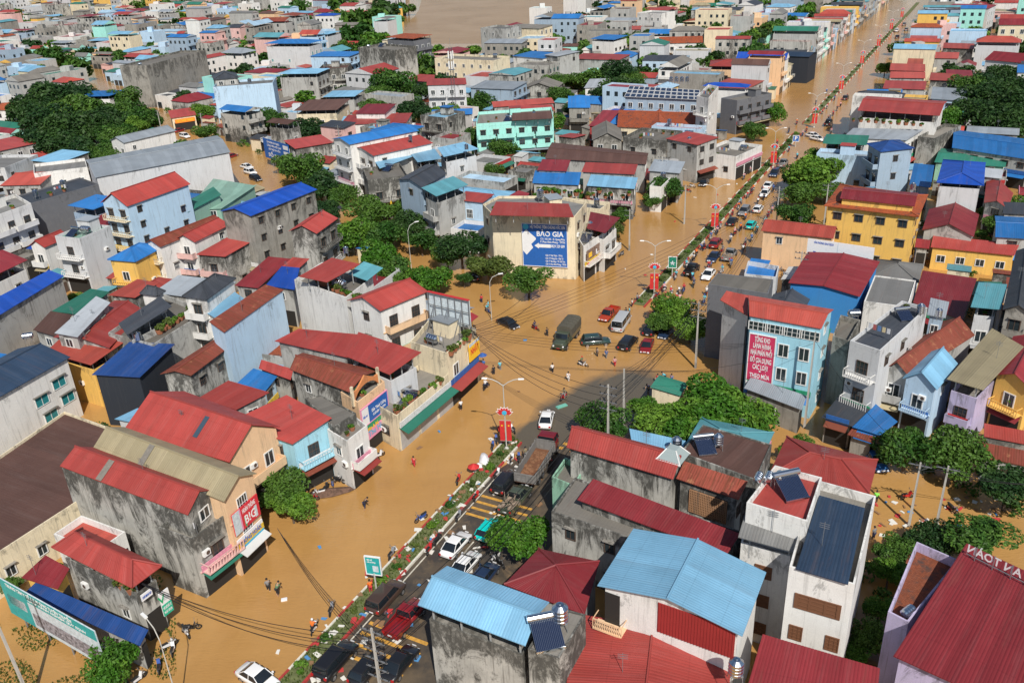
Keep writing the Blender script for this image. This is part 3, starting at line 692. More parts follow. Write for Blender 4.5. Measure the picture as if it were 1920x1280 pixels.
    H = HOUSES[-1]; H['lw'] = lw; H['edges'] = edges; return H
HN = [0]
def wall_item(H, e, s, z, yo=0.0):
    """matrix frame on wall edge e of building H, at fraction s and height z, +y outwards, x along the wall (reader's left to right)"""
    a, b = Vector(H['body'][e]), Vector(H['body'][(e+1) % len(H['body'])]); mdl = (a+b)/2; dr = b-a; out = Vector((dr.y, -dr.x)).normalized()
    if out.dot(mdl) < 0: out = -out
    p = a.lerp(b, s)+out*yo; return p, math.atan2(out.y, out.x)-math.pi/2
# ------------------------------------------------------------ lettering
FONT = {}
def text_mesh(txt, mat, bold=True):
    k = (txt, mat.name)
    if k in FONT: return FONT[k]
    c = bpy.data.curves.new('lettering', 'FONT'); c.body = txt; c.size = 1; c.align_x = 'CENTER'; c.align_y = 'CENTER'; c.extrude = .006; c.resolution_u = 2
    if bold: c.offset = .018
    o = bpy.data.objects.new('lettering', c); COL.objects.link(o); dg = bpy.context.evaluated_depsgraph_get(); dg.update()
    me = bpy.data.meshes.new_from_object(o.evaluated_get(dg)); me.materials.clear(); me.materials.append(mat)
    bpy.data.objects.remove(o); FONT[k] = me; return me
def board(name, loc, rz, w, h, bgm, lines, label, cat='sign', parent=None, frame=None, posts=0, post_h=0, bands=(), tilt=0, backwards=False):
    """vertical sign board, base centre at loc, facing +y local"""
    o = empty(name, loc, rz) if parent is None else link(name, None, parent)
    if parent is not None: o.location = loc; o.rotation_euler = (0, 0, rz)
    if parent is None: tag(o, label, cat)
    elif label: o['label'] = label
    m = MB(); m.box(-w/2, w/2, -.12, .0, 0, h); m.build('panel', bgm, o)
    for (x0, x1, z0, z1, mt) in bands:
        q = MB(); q.box((.5-x1)*w, (.5-x0)*w, 0, .012, z0*h, z1*h); q.build('printed_band', mt, o)
    if frame:
        q = MB(); t = .1
        for x0, x1, z0, z1 in ((-w/2-t, w/2+t, -t, 0), (-w/2-t, w/2+t, h, h+t), (-w/2-t, -w/2, 0, h), (w/2, w/2+t, 0, h)): q.box(x0, x1, -.14, .05, z0, z1)
        q.build('frame', frame, o)
    for k in range(posts):
        x = (k+.5-posts/2)*w/max(1, posts); q = MB(); q.tube((x, -.2, -loc[2] if parent is None else -post_h), (x, -.2, h*.6), .09); q.build('post', STEELD, o)
    for (t, x, z, s, mt) in lines:
        me = text_mesh(t, mt); l = link('lettering', me, o, loc=((x-.5)*-w, .03, z*h)); l.rotation_euler = (math.pi/2, 0, math.pi)
        wd = max(v.co.x for v in me.vertices)-min(v.co.x for v in me.vertices) if len(me.vertices) else 1
        mw = None
        if isinstance(s, tuple): s, mw = s
        sx = s if mw is None else mw*w/wd
        l.scale = (sx, s, 1)
    return o
TW = plain('letter_white', (.8,.8,.8), .5); TR_ = plain('letter_red', (.6,.03,.03), .5); TB = plain('letter_blue', (.03,.12,.5), .5); TY = plain('letter_yellow', (.8,.55,.03), .5); TG = plain('letter_green', (.02,.35,.15), .5)
def wall_sign(H, e, s0, s1, z0, z1, bgm, lines, label, frame=None, bands=(), yo=.25):
    a, b = Vector(H['body'][e]), Vector(H['body'][(e+1) % len(H['body'])]); ln = (b-a).length*abs(s1-s0)
    p, ang = wall_item(H, e, (s0+s1)/2, z0, yo)
    return board('signboard', (p.x, p.y, z0), ang, ln, z1-z0, bgm, lines, label, parent=H['o'], frame=frame, bands=bands)
# ------------------------------------------------------------ the town: buildings read off the photograph (roof corners, eave height)
H_ = {}
# --- left of the flooded carriageway, near
H_['whiteslate'] = B([-70,783,132,669,80,634], 9, 'g0', 'navy', 'white', 1.4, w='', win='t', lab='white rendered building with a dark ribbed roof and teal windows', shop=None, f=9)
B([-90,1098,150,942,225,812,122,775,-110,935], 4.6, 'f', 'brown', 'cream', w='0', win='w', f=9, d='wide flat brown roof terrace', lab='low building with a wide weathered dark brown flat roof and a stained yellow side', par=.35, extra=False)
H_['tanroof'] = B([175,838,420,940,482,887,232,800], 9.8, 'g0', 'tan', 'peach', 1.3, f=1, cap='nobalc', win='L', lab='long tan ribbed roof over a peach shop front, pressed between two red roofs')
H_['stain'] = B([112,873,352,965,405,917,180,838], 9.5, 'g0', 'red', 'moss', 1.3, f=1, w='1', lab='tall grey building with black mould streaks and a narrow red gable roof', extra=False, ov=.1)
H_['pinkfront'] = B([300,1000,362,1023,437,968,375,950], 6.6, 'f', 'concrete', 'moss', f=1, fcol='pink', shop='dark', lab='pink shop front with an arch and a bare terrace below the mould-streaked wall')
H_['redskylight'] = B([232,805,430,866,525,800,345,733], 8.5, 'g0', 'red', 'peach', 2.5, f=1, fcol='peach', lab='broad red gable roof with one long dark skylight strip')
B([373,745,442,768,505,735,428,713], 7, 's0', 'red', 'grey', .4, extra=False)
H_['aqua'] = B([430,790,548,832,622,783,537,740], 7.2, 's0', 'red', 'aqua', .8, f=1, fcol='aqua', lab='aqua green shop house with a red roof rusting along its street edge')
B([572,748,625,803,668,776,602,742], 7.4, 'f', 'concrete', 'moss', f=9, par=.15, extra=False)
H_['whitebal'] = B([615,815,652,838,690,808,660,785], 6, 'f', 'concrete', 'white', f=1, lab='small mouldy white balcony house squeezed beside the pink signboard')
B([543,692,655,735,708,695,568,661], 8.4, 'g0', 'rust', 'moss', .8, extra=False, lab='crumpled rusty red roof above a black-moulded wall, behind the orange arched front')
B([485,690,545,712,550,692,490,674], 6, 's0', 'red', 'moss', .4, extra=False)
B([650,668,730,702,790,660,672,622], 9.2, 's0', 'red', 'lightgrey', .7, f=1, gap=2.2)
B([515,639,652,670,675,627,560,616], 8.6, 's0', 'red', 'grey', .5, extra=False)
H_['arch'] = B([640,745,672,765,722,725,695,705], 7, 'f', 'concrete', 'peach', f=1, cap='nobalc', lab='peach shop house with an orange arched parapet over the pink signboard')
H_['shutter'] = B([700,765,745,790,850,704,800,680], 4.4, 'f', 'concrete', 'cream', f=1, shop='shut', lab='low terrace building with two wide grey roller shutters facing the flood')
H_['corner'] = B([650,563,713,583,803,546], 11, 'g1', 'red', 'white', 1.3, f=1, fcol='peach', win='g', lab='three storey corner house, white gable end and peach front under a red roof', w='01')
H_['whiteterr'] = B([553,533,650,567,700,528,605,500], 10, 'f', 'concrete', 'white', f=3, lab='white rendered tube house with a planted roof terrace under red awning sheets', w='')
B([560,518,613,529,675,495,622,483], 12.6, 's0', 'red', 'concrete', .8, gap=2.3, f=9, extra=False, nobody=True)
B([652,513,688,526,718,502,682,490], 11.6, 's0', 'teal', 'redpanel', .4, gap=1.5, f=9, extra=False, nobody=True)
H_['mat'] = B([770,650,838,672,893,625,812,600], 7.6, 'f', 'concrete', 'cream', f=1, cap='nobalc', lab='cream corner house with cluttered terraces beside the yellow MẮT sign')
H_['bluerust'] = B([420,623,532,543,498,533,392,603], 11, 's0', 'rust', 'lightblue', .7, w='', f=9, lab='long pale blue party wall building under a streaky rust-red roof', ov=.15)
B([358,704,430,650,400,637,300,701], 7.8, 'g0', 'rust', 'moss', .6, extra=False, w='0')
B([341,556,388,562,443,522], 12.3, 'h', 'slate', 'white', 1.4, f=0, lab='white house with a dark grey hipped tile roof and curved eaves', w='0')
B([388,587,407,598,458,560,440,547], 10, 's0', 'lightblue', 'white', .5, extra=False)
B([205,633,290,655,390,592,310,560], 8, 'f', 'concrete', 'grey', f=9, d='cluttered terrace', w='')
B([222,606,238,628,322,574,300,555], 10.4, 's0', 'slate', 'grey', .9, gap=2.2, f=9, extra=False)
B([262,551,295,555,311,546,280,537], 11.3, 'h', 'slate', 'white', .9, extra=False)
B([100,632,205,652,272,582,215,563], 8, 'g1', 'red', 'grey', .8, f=0, extra=False)
B([102,624,145,632,207,567,180,555], 9.6, 's0', 'lightgrey', 'grey', .4, extra=False)
B([85,660,170,684,234,640,130,618], 7.2, 's0', 'brightred', 'yellow', .6, gap=2)
B([203,553,253,558,298,530,258,523], 9, 's0', 'brightred', 'moss', .6, extra=False)
B([97,583,150,590,205,547,170,541], 7, 's0', 'green', 'grey', .5, extra=False)
B([62,618,110,632,135,590,95,583], 7, 's0', 'brown', 'grey', .4, extra=False)
B([172,702,262,707,238,655], 8, 's0', 'darkblue', 'dark', .5, f=9, w='', lab='black clad box under a dark blue sheet, beside the white building with teal windows')
H_['greyblue'] = B([-30,608,120,517,92,506,-55,584], 8.2, 's0', 'deepblue', 'grey', .3, w='', f=9, lab='long bare grey wall building with a narrow deep blue roof at the left edge')
B([-50,535,52,487,5,468,-80,498], 9.3, 's0', 'maroon', 'white', .8, gap=2.5, w='0')
B([58,384,185,347,150,335,25,372], 9.5, 'f', 'slate', 'darkgrey', f=9, w='', par=.3)
B([-30,420,60,388,30,370,-60,398], 10.2, 'f', 'grey', 'white', f=0, w='0', lab='white modern house with planted balconies beside the dark grey block')
B([53,461,83,464,112,443], 7.6, 'g1', 'red', 'white', 1.2, f=0)
H_['box'] = B([104,447,150,452,193,427], 10.5, 'f', 'palegreen', 'lightgrey', f=0, fcol='white', par=.5, lab='slim modern box house with framed white balconies and a pale green glass roof')
H_['bluegable'] = B([188,380,238,387,325,343], 12.6, 'g1', 'red', 'lightblue', 2.3, f=0, fcol='cream', win='d', side=.6, lab='tall pale blue house with a cream gabled front and long steep red roof')
B([126,385,175,393,183,372], 10, 's0', 'blue', 'bluegrey', .4, gap=2.4)
B([152,420,190,427,200,405], 8, 's0', 'maroon', 'grey', .6, extra=False)
H_['longslate'] = B([178,333,432,285,407,254,160,300], 10.5, 'g0', 'steel', 'lightgrey', 1.0, w='', f=9, near=False, lab='very long blank pale grey wall hall with a slate grey roof')
B([350,394,415,391,480,348,400,335], 5.5, 's0', 'palegreen', 'palegreen', .5, extra=False)
B([335,387,352,398,415,365,400,350], 7, 's0', 'green', 'palegreen', .5, extra=False)
H_['bluegrey'] = B([412,396,470,405,541,352], 13.4, 'g1', 'deepblue', 'concrete', 1.0, f=0, win='d', w='1', cap='nobalc', lab='tall weathered grey block with a bright deep blue roof')
B([541,433,594,438,634,409], 11, 'g1', 'red', 'moss', 1.3, f=1, w='1', win='d', lab='grey stained tube house with pale side wall and small red roof by the trees')
B([268,457,300,463,376,412], 9.6, 'g1', 'rust', 'white', 1.0, f=0, fcol='cream', win='L')
B([201,487,254,491,262,463], 8.6, 'h', 'blue', 'yellow', 1.4, f=0, lab='yellow house with a small blue pyramid roof')
B([325,450,365,454,412,420], 9.4, 'g1', 'red', 'white', 1.2, f=0, fcol='pink')
B([367,477,422,481,478,449], 7.6, 's0', 'red', 'moss', .4, f=0, fcol='pink', lab='pink fronted house with a mould-black side wall and flat red roof')
B([440,535,484,540,545,485], 6, 's0', 'maroon', 'grey', .5, extra=False)
B([498,535,552,543,562,502,528,499], 7, 's0', 'deepblue', 'grey', .4, extra=False)
B([528,500,560,503,580,485], 7.2, 's0', 'red', 'grey', .4, extra=False)
B([440,722,490,742,520,705,475,690], 5.2, 's0', 'blue', 'lightblue', .4, extra=False)
B([97,1026,247,1102,304,1060,155,990], 7.2, 'h', 'red', 'moss', 1.3, gap=2.2, f=1, fcol='aqua', shop='dark', lab='mossy grey house with an open roof terrace under a hipped red sheet roof')
H_['vet'] = HOUSES[-1]
B([40,1082,108,1104,130,1065,85,1040], 4.2, 's0', 'maroon', 'yellow', .4, extra=False)
B([45,1112,262,1210,278,1180,68,1090], 3.4, 's0', 'darkblue', 'grey', .4, extra=False, lab='long low shed with a dark blue roof behind the green and white hoarding')
# --- around the crossing
H_['bluewhite'] = B([622,260,655,271,760,240], 13.4, 'g1', 'blue', 'white', .8, f=0, fcol='lightgrey', side=.0)
B([655,277,700,292,775,262], 11.6, 'g1', 'red', 'white', 1.0, f=0, win='d')
B([553,279,625,267,618,250], 8, 's0', 'red', 'moss', .5, extra=False)
B([712,316,775,293,755,282,700,299], 9.6, 's0', 'lightblue', 'grey', .5, gap=2.4)
B([783,304,828,297,815,279,768,286], 9.6, 's0', 'lightblue', 'grey', .4, gap=2.4)
B([832,294,898,279,870,266,820,277], 9.6, 's0', 'lightblue', 'lightgrey', .4, gap=2.4)
B([690,345,765,335,750,312,680,322], 8.6, 'f', 'concrete', 'moss')
B([745,337,792,352,838,325,800,308], 11.5, 'g1', 'slate', 'bluegrey', 1.0, f=1)
H_['tealroof'] = B([790,352,818,368,878,346,850,330], 11.2, 's1', 'teal', 'grey', .4, gap=2.5, f=0, lab='grey corner house with a teal folded roof over its top terrace')
B([851,374,905,380,927,364], 8, 's0', 'red', 'lightblue', .4, f=0, win='L', w='0', cap='nobalc')
H_['baogia'] = B([905,388,922,405,1078,411,1100,384,1040,372,935,372], 11.5, 'f', 'grey', 'cream', f=1, w='02', cap='noawn', par=.5, shop='dark', lab='cream corner block carrying the large blue BẢO GIA signboard', win='g')
B([918,403,1076,407,1066,382,930,378], 13, 's0', 'red', 'cream', .5, gap=1.6, extra=False, f=9, nobody=True)
B([1100,428,1135,437,1163,408,1107,397], 8, 's0', 'maroon', 'white', .4, gap=2.4, f=1)
H_['adrow'] = B([1080,447,1094,470,1138,440,1120,420], 6, 'f', 'concrete', 'white', f=1, lab='narrow white shop row with a red advertisement beside the BẢO GIA block')
B([998,343,1085,347,1090,323,1003,320], 7, 's0', 'blue', 'grey', .5, f=0)
B([1100,348,1190,354,1196,333,1108,327], 7, 's0', 'lightblue', 'moss', .5, f=0)
B([1007,319,1062,321,1070,300], 8, 's0', 'maroon', 'grey', .5)
B([1090,322,1190,327,1196,308,1098,304], 8, 's0', 'red', 'grey', .5)
B([1022,297,1212,308,1216,287,1035,267], 7, 'g0', 'brown', 'grey', .6, extra=False, lab='very wide low brown roof behind the blue sheeted terraces')
H_['turq'] = B([893,238,1038,228,1034,206], 9.6, 'f', 'concrete', 'turquoise', f=0, w='0', lab='turquoise three storey house with barred windows')
B([960,226,1036,222,1034,208], 11, 's0', 'brown', 'turquoise', .4, extra=False, gap=1.4, nobody=True)
B([962,208,1040,206,1035,196], 7, 's0', 'red', 'grey', .4); B([925,201,1040,193,1034,183], 6.5, 's0', 'brightred', 'grey', .4)
B([1065,202,1107,202,1106,180], 8, 's0', 'blue', 'concrete', 1.6); B([1103,236,1137,237,1138,202], 6.5, 's0', 'maroon', 'redpanel', 1.0); B([1138,232,1160,233,1160,200], 6.5, 's0', 'blue', 'blue', .8)
H_['villa'] = B([1157,238,1307,244,1310,212,1162,207], 7, 'g0', 'orange', 'cream', 2.2, f=0, lab='villa with a mossy orange tile roof and cream front gable', w='0')
B([1208,246,1264,246,1262,222], 6.5, 'g1', 'orange', 'cream', 2.6, f=0)
H_['solar'] = B([1170,183,1313,189,1312,170,1180,162], 10.5, 's0', 'navy', 'bluegrey', 1.2, f=0, w='0', lab='blue-grey block with a dark roof covered in rows of solar panels')
B([1306,186,1328,191,1347,168,1328,164], 15, 'f', 'grey', 'white', f=0, lab='slim bright white ornate tube house standing above its neighbours')
B([1352,189,1382,194,1404,176], 9, 'f', 'concrete', 'darkgrey', f=1)
B([1110,263,1168,264,1164,240], 6.5, 'g1', 'concrete', 'concrete', 2.0, f=0); B([1168,263,1247,270,1250,250], 8.5, 'f', 'concrete', 'moss', f=1); B([1246,270,1302,277,1306,256], 8.0, 'f', 'concrete', 'lightgrey', f=0, win='L')
B([1248,260,1308,272,1313,254], 9.5, 's0', 'red', 'grey', .5, extra=False); B([1310,290,1380,300,1395,275], 5, 'f', 'concrete', 'white', f=1); B([978,167,1043,167,1040,142], 6.5, 'g1', 'concrete', 'moss', 2.0, f=0)
B([1095,165,1132,164,1148,140], 6, 's0', 'lightgrey', 'white', 1); B([1215,320,1275,325,1285,303], 7, 's0', 'steel', 'grey', .4); B([1218,355,1240,357,1262,335], 5, 'f', 'concrete', 'white', f=1)
# --- upper left
H_['paleblue'] = B([400,168,512,160,492,141], 13.5, 'f', 'grey', 'lightblue', f=3, w='', lab='tall blank pale blue house with a small dark hipped hat on its roof')
B([400,150,448,146,440,132], 15.6, 'h', 'slate', 'grey', 1.6, extra=False)
H_['tallgrey'] = B([275,127,386,98,370,86], 15, 'f', 'concrete', 'concrete', w='', lab='tall blank concrete party wall standing over the side street')
B([205,263,232,268,274,243], 8, 'g1', 'steel', 'white', 1.2, f=0); B([0,150,58,150,46,108], 6, 'g1', 'paleblue', 'grey', .8); B([128,182,205,180,185,165], 8.5, 'h', 'blue', 'white', .9, gap=2)
B([-15,207,38,206,34,186], 7, 'g0', 'orange', 'white', 1.5, w='0'); B([0,283,70,268,60,250], 7, 's0', 'red', 'grey', .5); B([10,320,72,295,55,283], 7, 'f', 'grey', 'lightgrey')
B([0,348,75,346,60,325], 6.5, 'g0', 'brightred', 'grey', 1.2); B([65,331,165,319,160,302], 7.5, 'f', 'grey', 'white', w='0'); B([320,222,368,215,358,195], 4.6, 's0', 'red', 'cream', .6, f=0, lab='roadside shop with a red roof and orange fascia below the concrete tower wall')
B([495,82,580,82,573,62], 13, 'h', 'blue', 'lightgrey', 1.3, gap=2.2, f=1, win='t'); B([580,106,655,106,665,92], 12.5, 's0', 'blue', 'lightblue', .3); B([672,93,740,98,728,79], 15, 'f', 'concrete', 'moss', w='')
B([722,70,775,73,782,56], 15.5, 's0', 'orange', 'darkgrey', .3, gap=1.8, f=1); B([520,139,595,138,590,124], 12, 'h', 'lightblue', 'grey', .9, gap=2.2); B([597,134,652,131,642,118], 11, 'f', 'brown', 'moss')
B([550,208,632,206,625,187], 8.4, 's0', 'brown', 'cream', .5, gap=2, f=0); B([605,182,665,181,665,170], 7.5, 's0', 'lightblue', 'grey', .3, gap=2); B([665,213,722,213,728,195], 8.5, 's0', 'maroon', 'white', .9)
B([637,234,762,230,752,213], 6.5, 's0', 'red', 'white', .7); B([815,113,925,118,925,98], 10.5, 'f', 'concrete', 'cream', w='0'); B([800,160,875,158,873,146], 11.5, 's0', 'red', 'lightgrey', .6)
B([880,165,962,168,958,150], 9, 's0', 'steel', 'bluegrey', .5); B([808,217,886,214,886,203], 7.4, 's0', 'blue', 'grey', .4); B([901,56,948,58,944,46], 14, 'f', 'grey', 'grey'); B([945,52,1012,54,1008,36], 13, 's0', 'concrete', 'cream', .4)
B([1195,27,1240,29,1243,11], 12, 'f', 'grey', 'white', win='w', w='0'); B([1107,73,1152,75,1156,60], 10, 's0', 'blue', 'white', .5, gap=1.6); B([1235,82,1318,80,1312,60], 7.5, 'g0', 'orange', 'white', 2)
B([960,105,1018,110,1025,90], 11, 's0', 'blue', 'white', .4); B([1020,103,1045,106,1050,84], 12, 's0', 'lightgrey', 'grey', .4); B([1070,110,1160,113,1165,98], 9, 's0', 'red', 'grey', .4)
H_['peachbig'] = B([1330,124,1432,126,1430,106], 11.5, 'h', 'red', 'peach', 1.4, gap=2, f=0, lab='large peach house with hipped red roofs over a glazed top floor')
H_['blackhall'] = B([1405,103,1518,107,1514,74], 9.5, 'g0', 'navy', 'dark', .8, w='', lab='large hall clad in black sheet beside the main street')
B([1325,165,1395,170,1400,150], 9, 's0', 'brightred', 'grey', .4)
# --- right of the road, near
H_['whitevilla'] = B([1478,1078,1600,1112,1640,945,1525,913], 11.6, 'f', 'concrete', 'white', f=0, w='', win='b', fcol='white', shop=None, extra=False, par=.9, lab='white villa with brown shuttered windows and a blue-black ribbed roof slope')
B([1492,1066,1590,1095,1622,952,1536,928], 12.6, 's0', 'navy', 'white', .5, extra=False, f=9, w='')
H_['villaterr'] = B([1399,952,1513,988,1540,905,1452,882], 13.6, 'f', 'red', 'white', f=0, w='', extra=False, par=.6, lab='taller white villa wing with a red tiled roof terrace, steel tanks and a solar heater')
B([1388,1034,1480,1060,1505,990,1402,960], 9.6, 'f', 'red', 'white', f=0, w='0', win='b', extra=False, par=1.0, shop=None)
B([1384,1006,1498,1037,1513,990,1398,958], 11.8, 's0', 'grey', 'white', .5, gap=2.6, f=9, extra=False, nobody=True)
H_['bigblue'] = B([1120,1097,1392,1192,1437,1072,1188,990], 10.6, 'g1', 'lightblue', 'white', 1.1, w='', f=9, ov=.5, lab='building under the largest bright sky-blue gable roof, white and red panelled front')
B([1060,1292,1365,1330,1372,1225,1085,1150], 6, 'g1', 'red', 'grey', .8, extra=False, lab='wide low red ribbed roof with a step, in front of the sky-blue roof')
B([1392,1318,1640,1345,1650,1252,1430,1188], 7.6, 's0', 'maroon', 'grey', .6, extra=False, lab='maroon roof at the bottom edge below the white villa')
H_['hiep'] = B([1675,1229,1960,1358,2030,1120,1812,1018], 9.6, 's0', 'maroon', 'lilac', .9, f=3, w='', lab='huge plain maroon roof at the lower right corner with white letters along its back edge')
H_['tiletop'] = B([1662,1162,1700,1182,1795,1065,1716,1030], 8.4, 'f', 'tile', 'lilac', f=0, w='', par=.9, extra=False, lab='narrow lilac walled house with a blackened terracotta tile roof behind its parapet')
H_['mossred'] = B([1062,838,1262,898,1290,852,1082,797], 9, 'g0', 'red', 'moss', 1.2, f=3, w='', lab='long mould-stained house with a glossy red gable roof ending in a glass lantern')
B([1268,896,1385,936,1402,902,1283,864], 8.6, 's0', 'rust', 'moss', .6, extra=False, lab='rusty ribbed roof over a brick lattice wall')
H_['lowmoss'] = B([1034,962,1345,1068,1392,1000,1078,898], 7.2, 'f', 'concrete', 'moss', f=3, w='0', win='d', shop=None, extra=False, par=.25, lab='black-streaked grey building with small dark windows and a maroon roof')
B([1082,936,1362,1040,1388,1000,1112,897], 8.4, 's0', 'maroon', 'moss', .7, extra=False, f=9, w='')
H_['slab'] = B([1275,850,1418,902,1447,835,1318,798], 9, 'f', 'brown', 'moss', f=9, w='', par=.15, extra=False, lab='wide brown-grey flat roof carrying a steel tank and a blue panel')
B([1185,832,1275,854,1286,826,1180,803], 6, 's0', 'lightblue', 'blue', .3, extra=False)
B([945,1095,1096,1152,1124,1052,1010,1028], 5.6, 'h', 'maroon', 'grey', 1.3, extra=False, f=3, lab='maroon hipped roof between the two sky-blue roofs')
H_['bluesheet'] = B([783,1133,985,1210,1030,1128,838,1060], 9.5, 'g0', 'lightblue', 'moss', .9, gap=2.6, f=3, lab='mossy grey building with lilac columns under a pale blue sheet roof at the bottom', extra=False)
H_['stairtower'] = B([990,1217,1048,1236,1098,1153,1038,1138], 9.3, 'f', 'concrete', 'moss', f=9, w='', par=.12, extra=False, lab='raw mould-grey stair tower carrying a steel tank and solar heater')
B([1440,892,1630,925,1646,862,1475,818], 7.2, 'h', 'red', 'grey', 1.2, extra=False, f=9, lab='broad hipped bright red roof behind the white villa')
B([1035,905,1075,922,1100,885,1060,868], 5.0, 'f', 'concrete', 'green', extra=False, f=3)
# tong kho building and its block
H_['tongkho'] = B([1405,592,1540,616,1563,580,1402,553], 13, 'g0', 'brightred', 'aqua', .7, f=0, w='1', win='w', extra=False, shop='dark', lab='aqua blue four storey shop block carrying the maroon TỔNG KHO wholesale sign', ov=.2)
B([1350,562,1402,592,1404,554,1362,545], 12, 's0', 'brightred', 'white', .5, f=0, w='', extra=False)
B([1328,534,1440,552,1450,525,1345,513], 11.5, 'f', 'concrete', 'darkgrey', f=0, par=.1, extra=False, w='')
B([1560,640,1590,650,1612,610,1575,600], 9, 'f', 'concrete', 'concrete', w='', extra=False)
B([1395,522,1455,528,1460,507,1402,497], 5, 'f', 'blue', 'lightgrey', w='', extra=False)
H_['maroonbig'] = B([1478,530,1612,556,1650,490,1515,472], 7, 'g1', 'maroon', 'blue', .6, w='', f=9, extra=False, lab='wide maroon roof with a bright blue fascia behind the long white hoarding')
H_['yellow'] = B([1545,386,1723,407,1740,366,1575,345], 10.8, 'h', 'orange', 'yellow', 1.2, f=0, w='01', win='d', cap='nobalc', shop=None, extra=False, ov=.6, lab='yellow three storey office with dark barred windows and a tiled roof skirt')
B([1575,372,1715,387,1722,362,1583,350], 12.2, 'g0', 'maroon', 'yellow', .6, extra=False, f=9, w='')
B([1729,431,1826,444,1836,402,1742,392], 5.6, 'g1', 'maroon', 'grey', 1.8, extra=False, w='')
B([1745,463,1902,479,1912,457,1750,441], 4.2, 's0', 'red', 'yellow', .5, f=0, w='0', win='w', shop=None, extra=False, lab='long single storey yellow building with a red roof and blue-white windows')
B([1715,463,1742,466,1745,450], 4, 's0', 'maroon', 'grey', .4, extra=False)
B([1756,342,1845,348,1848,306,1768,300], 11, 'h', 'deepblue', 'lightgrey', 1.0, gap=1.6, f=0, w='', lab='tall grey house with a vivid deep blue roof')
H_['bluehouse'] = B([1625,270,1650,285,1715,278], 11.6, 'h', 'darkblue', 'bluegrey', 1.2, f=0, side=.6, lab='blue-grey four storey house with a dark blue hipped roof')
B([1542,269,1625,272,1630,254], 9.4, 's0', 'green', 'lightgrey', .3, gap=2.4, f=0); B([1580,258,1700,263,1732,243,1600,240], 8.5, 's0', 'steel', 'white', .4, extra=False)
H_['redterr'] = B([1608,207,1762,217,1776,190,1625,180], 12.4, 'g0', 'red', 'white', 1.0, gap=2.6, f=0, w='', lab='white house with a wide red roof over its garden terrace, above the blue-grey house')
B([1720,262,1752,266,1775,225], 7.5, 'f', 'concrete', 'moss', w='', extra=False)
B([1621,181,1690,182,1693,168], 7, 's0', 'blue', 'white', .4); B([1655,166,1735,168,1738,150], 6.5, 's0', 'red', 'grey', .5); B([1745,185,1815,190,1815,163], 6, 's0', 'steel', 'lightblue', .5)
for q in ([1668,146,1735,147,1735,135], [1700,108,1797,110,1800,92], [1768,90,1827,92,1827,82], [1708,62,1760,62,1762,52], [1705,76,1757,77,1758,67], [1775,144,1825,146,1822,132], [1668,132,1735,134,1735,120], [1742,150,1790,152,1792,138], [1700,122,1730,123,1732,110]):
    B(q, R.choice((6.5, 7.5)), 's0', R.choice(('red', 'maroon', 'brightred')), R.choice(('grey', 'moss', 'white')), .5, f=3)
B([1772,14,1855,16,1852,1], 12, 's0', 'maroon', 'lightgrey', .5); B([1845,112,1925,119,1920,88], 8.5, 'g0', 'maroon', 'white', 2.2, f=0, w='0'); B([1872,47,1930,47,1927,26], 11.5, 'g0', 'maroon', 'cream', 1.8, f=0, w='0')
B([1780,36,1820,36,1818,26], 7.5, 'h', 'maroon', 'peach', 1, f=0); B([1815,46,1840,46,1841,38], 6.5, 'f', 'maroon', 'yellow', f=0)
B([1785,277,1935,300,1935,262,1788,243], 7, 'g0', 'blue', 'grey', .8, extra=False, lab='long vivid blue roof by the dark trees at the right edge'); B([1752,304,1885,313,1890,290,1765,278], 5.2, 'g0', 'green', 'green', .7, extra=False)
B([1705,346,1745,352,1752,310,1714,306], 5, 's0', 'blue', 'grey', .3, extra=False); B([1845,380,1890,392,1900,362,1850,335], 6, 'g1', 'red', 'grey', 1, extra=False); B([1835,330,1878,335,1882,318], 7, 's0', 'lightgrey', 'grey', .6)
B([1866,444,1935,448,1930,408], 6, 'g0', 'blue', 'grey', .7, extra=False); B([1880,400,1925,402,1925,380],6,'s0','slate','grey',.5)
B([1620,567,1702,578,1717,528,1640,518], 7, 'f', 'grey', 'white', w='', par=.2, extra=False); B([1712,567,1805,600,1832,522,1730,507], 5, 's0', 'maroon', 'grey', .5, extra=False)
H_['modern'] = B([1593,645,1650,664,1738,583,1690,570], 11.4, 'f', 'slate', 'lightgrey', f=0, fcol='white', par=.5, lab='slim modern white and grey house with open framed terraces and a dark flat roof')
B([1738,590,1773,596,1780,566,1745,558], 10.5, 's0', 'steel', 'bluegrey', .4); H_['greyteal'] = B([1820,575,1877,580,1889,533], 9.4, 's0', 'teal', 'lightgrey', .4, gap=2.2, f=0)
B([1880,580,1935,590,1940,480,1905,470], 10, 'g1', 'slate', 'concrete', 1.0, f=0); B([1652,694,1705,706,1828,628,1765,602], 7.4, 'g1', 'rust', 'grey', 1.6, f=0, lab='long rusty gable roof between the modern white house and the sky-blue gable')
H_['bluegab'] = B([1692,709,1757,731,1797,682], 7.6, 'g1', 'lightblue', 'lightblue', 1.6, f=0, lab='sky-blue gabled shop house with a concrete balcony and rusty awning')
B([1775,710,1843,731,1920,650,1860,615], 8.2, 's0', 'tan', 'lilac', .4, gap=2.4, f=0, lab='lilac fronted house with arched doors under a tan sheet roof'); B([1863,702,1935,732,1975,650,1900,630], 7.6, 'g1', 'maroon', 'yellow', 1.2, f=0, lab='yellow balustraded house with hanging plants and a maroon roof')
B([1540,782,1598,799,1640,757,1577,737], 3.6, 's0', 'slate', 'concrete', .4, gap=0, extra=False, lab='low open shelter with a dark awning roof in the flooded side street'); B([1598,800,1650,816,1683,790,1642,757], 3.6, 's0', 'blue', 'concrete', .4, extra=False); B([1589,814,1637,830,1645,810,1603,795], 3.0, 's0', 'rust', 'concrete', .4, extra=False)
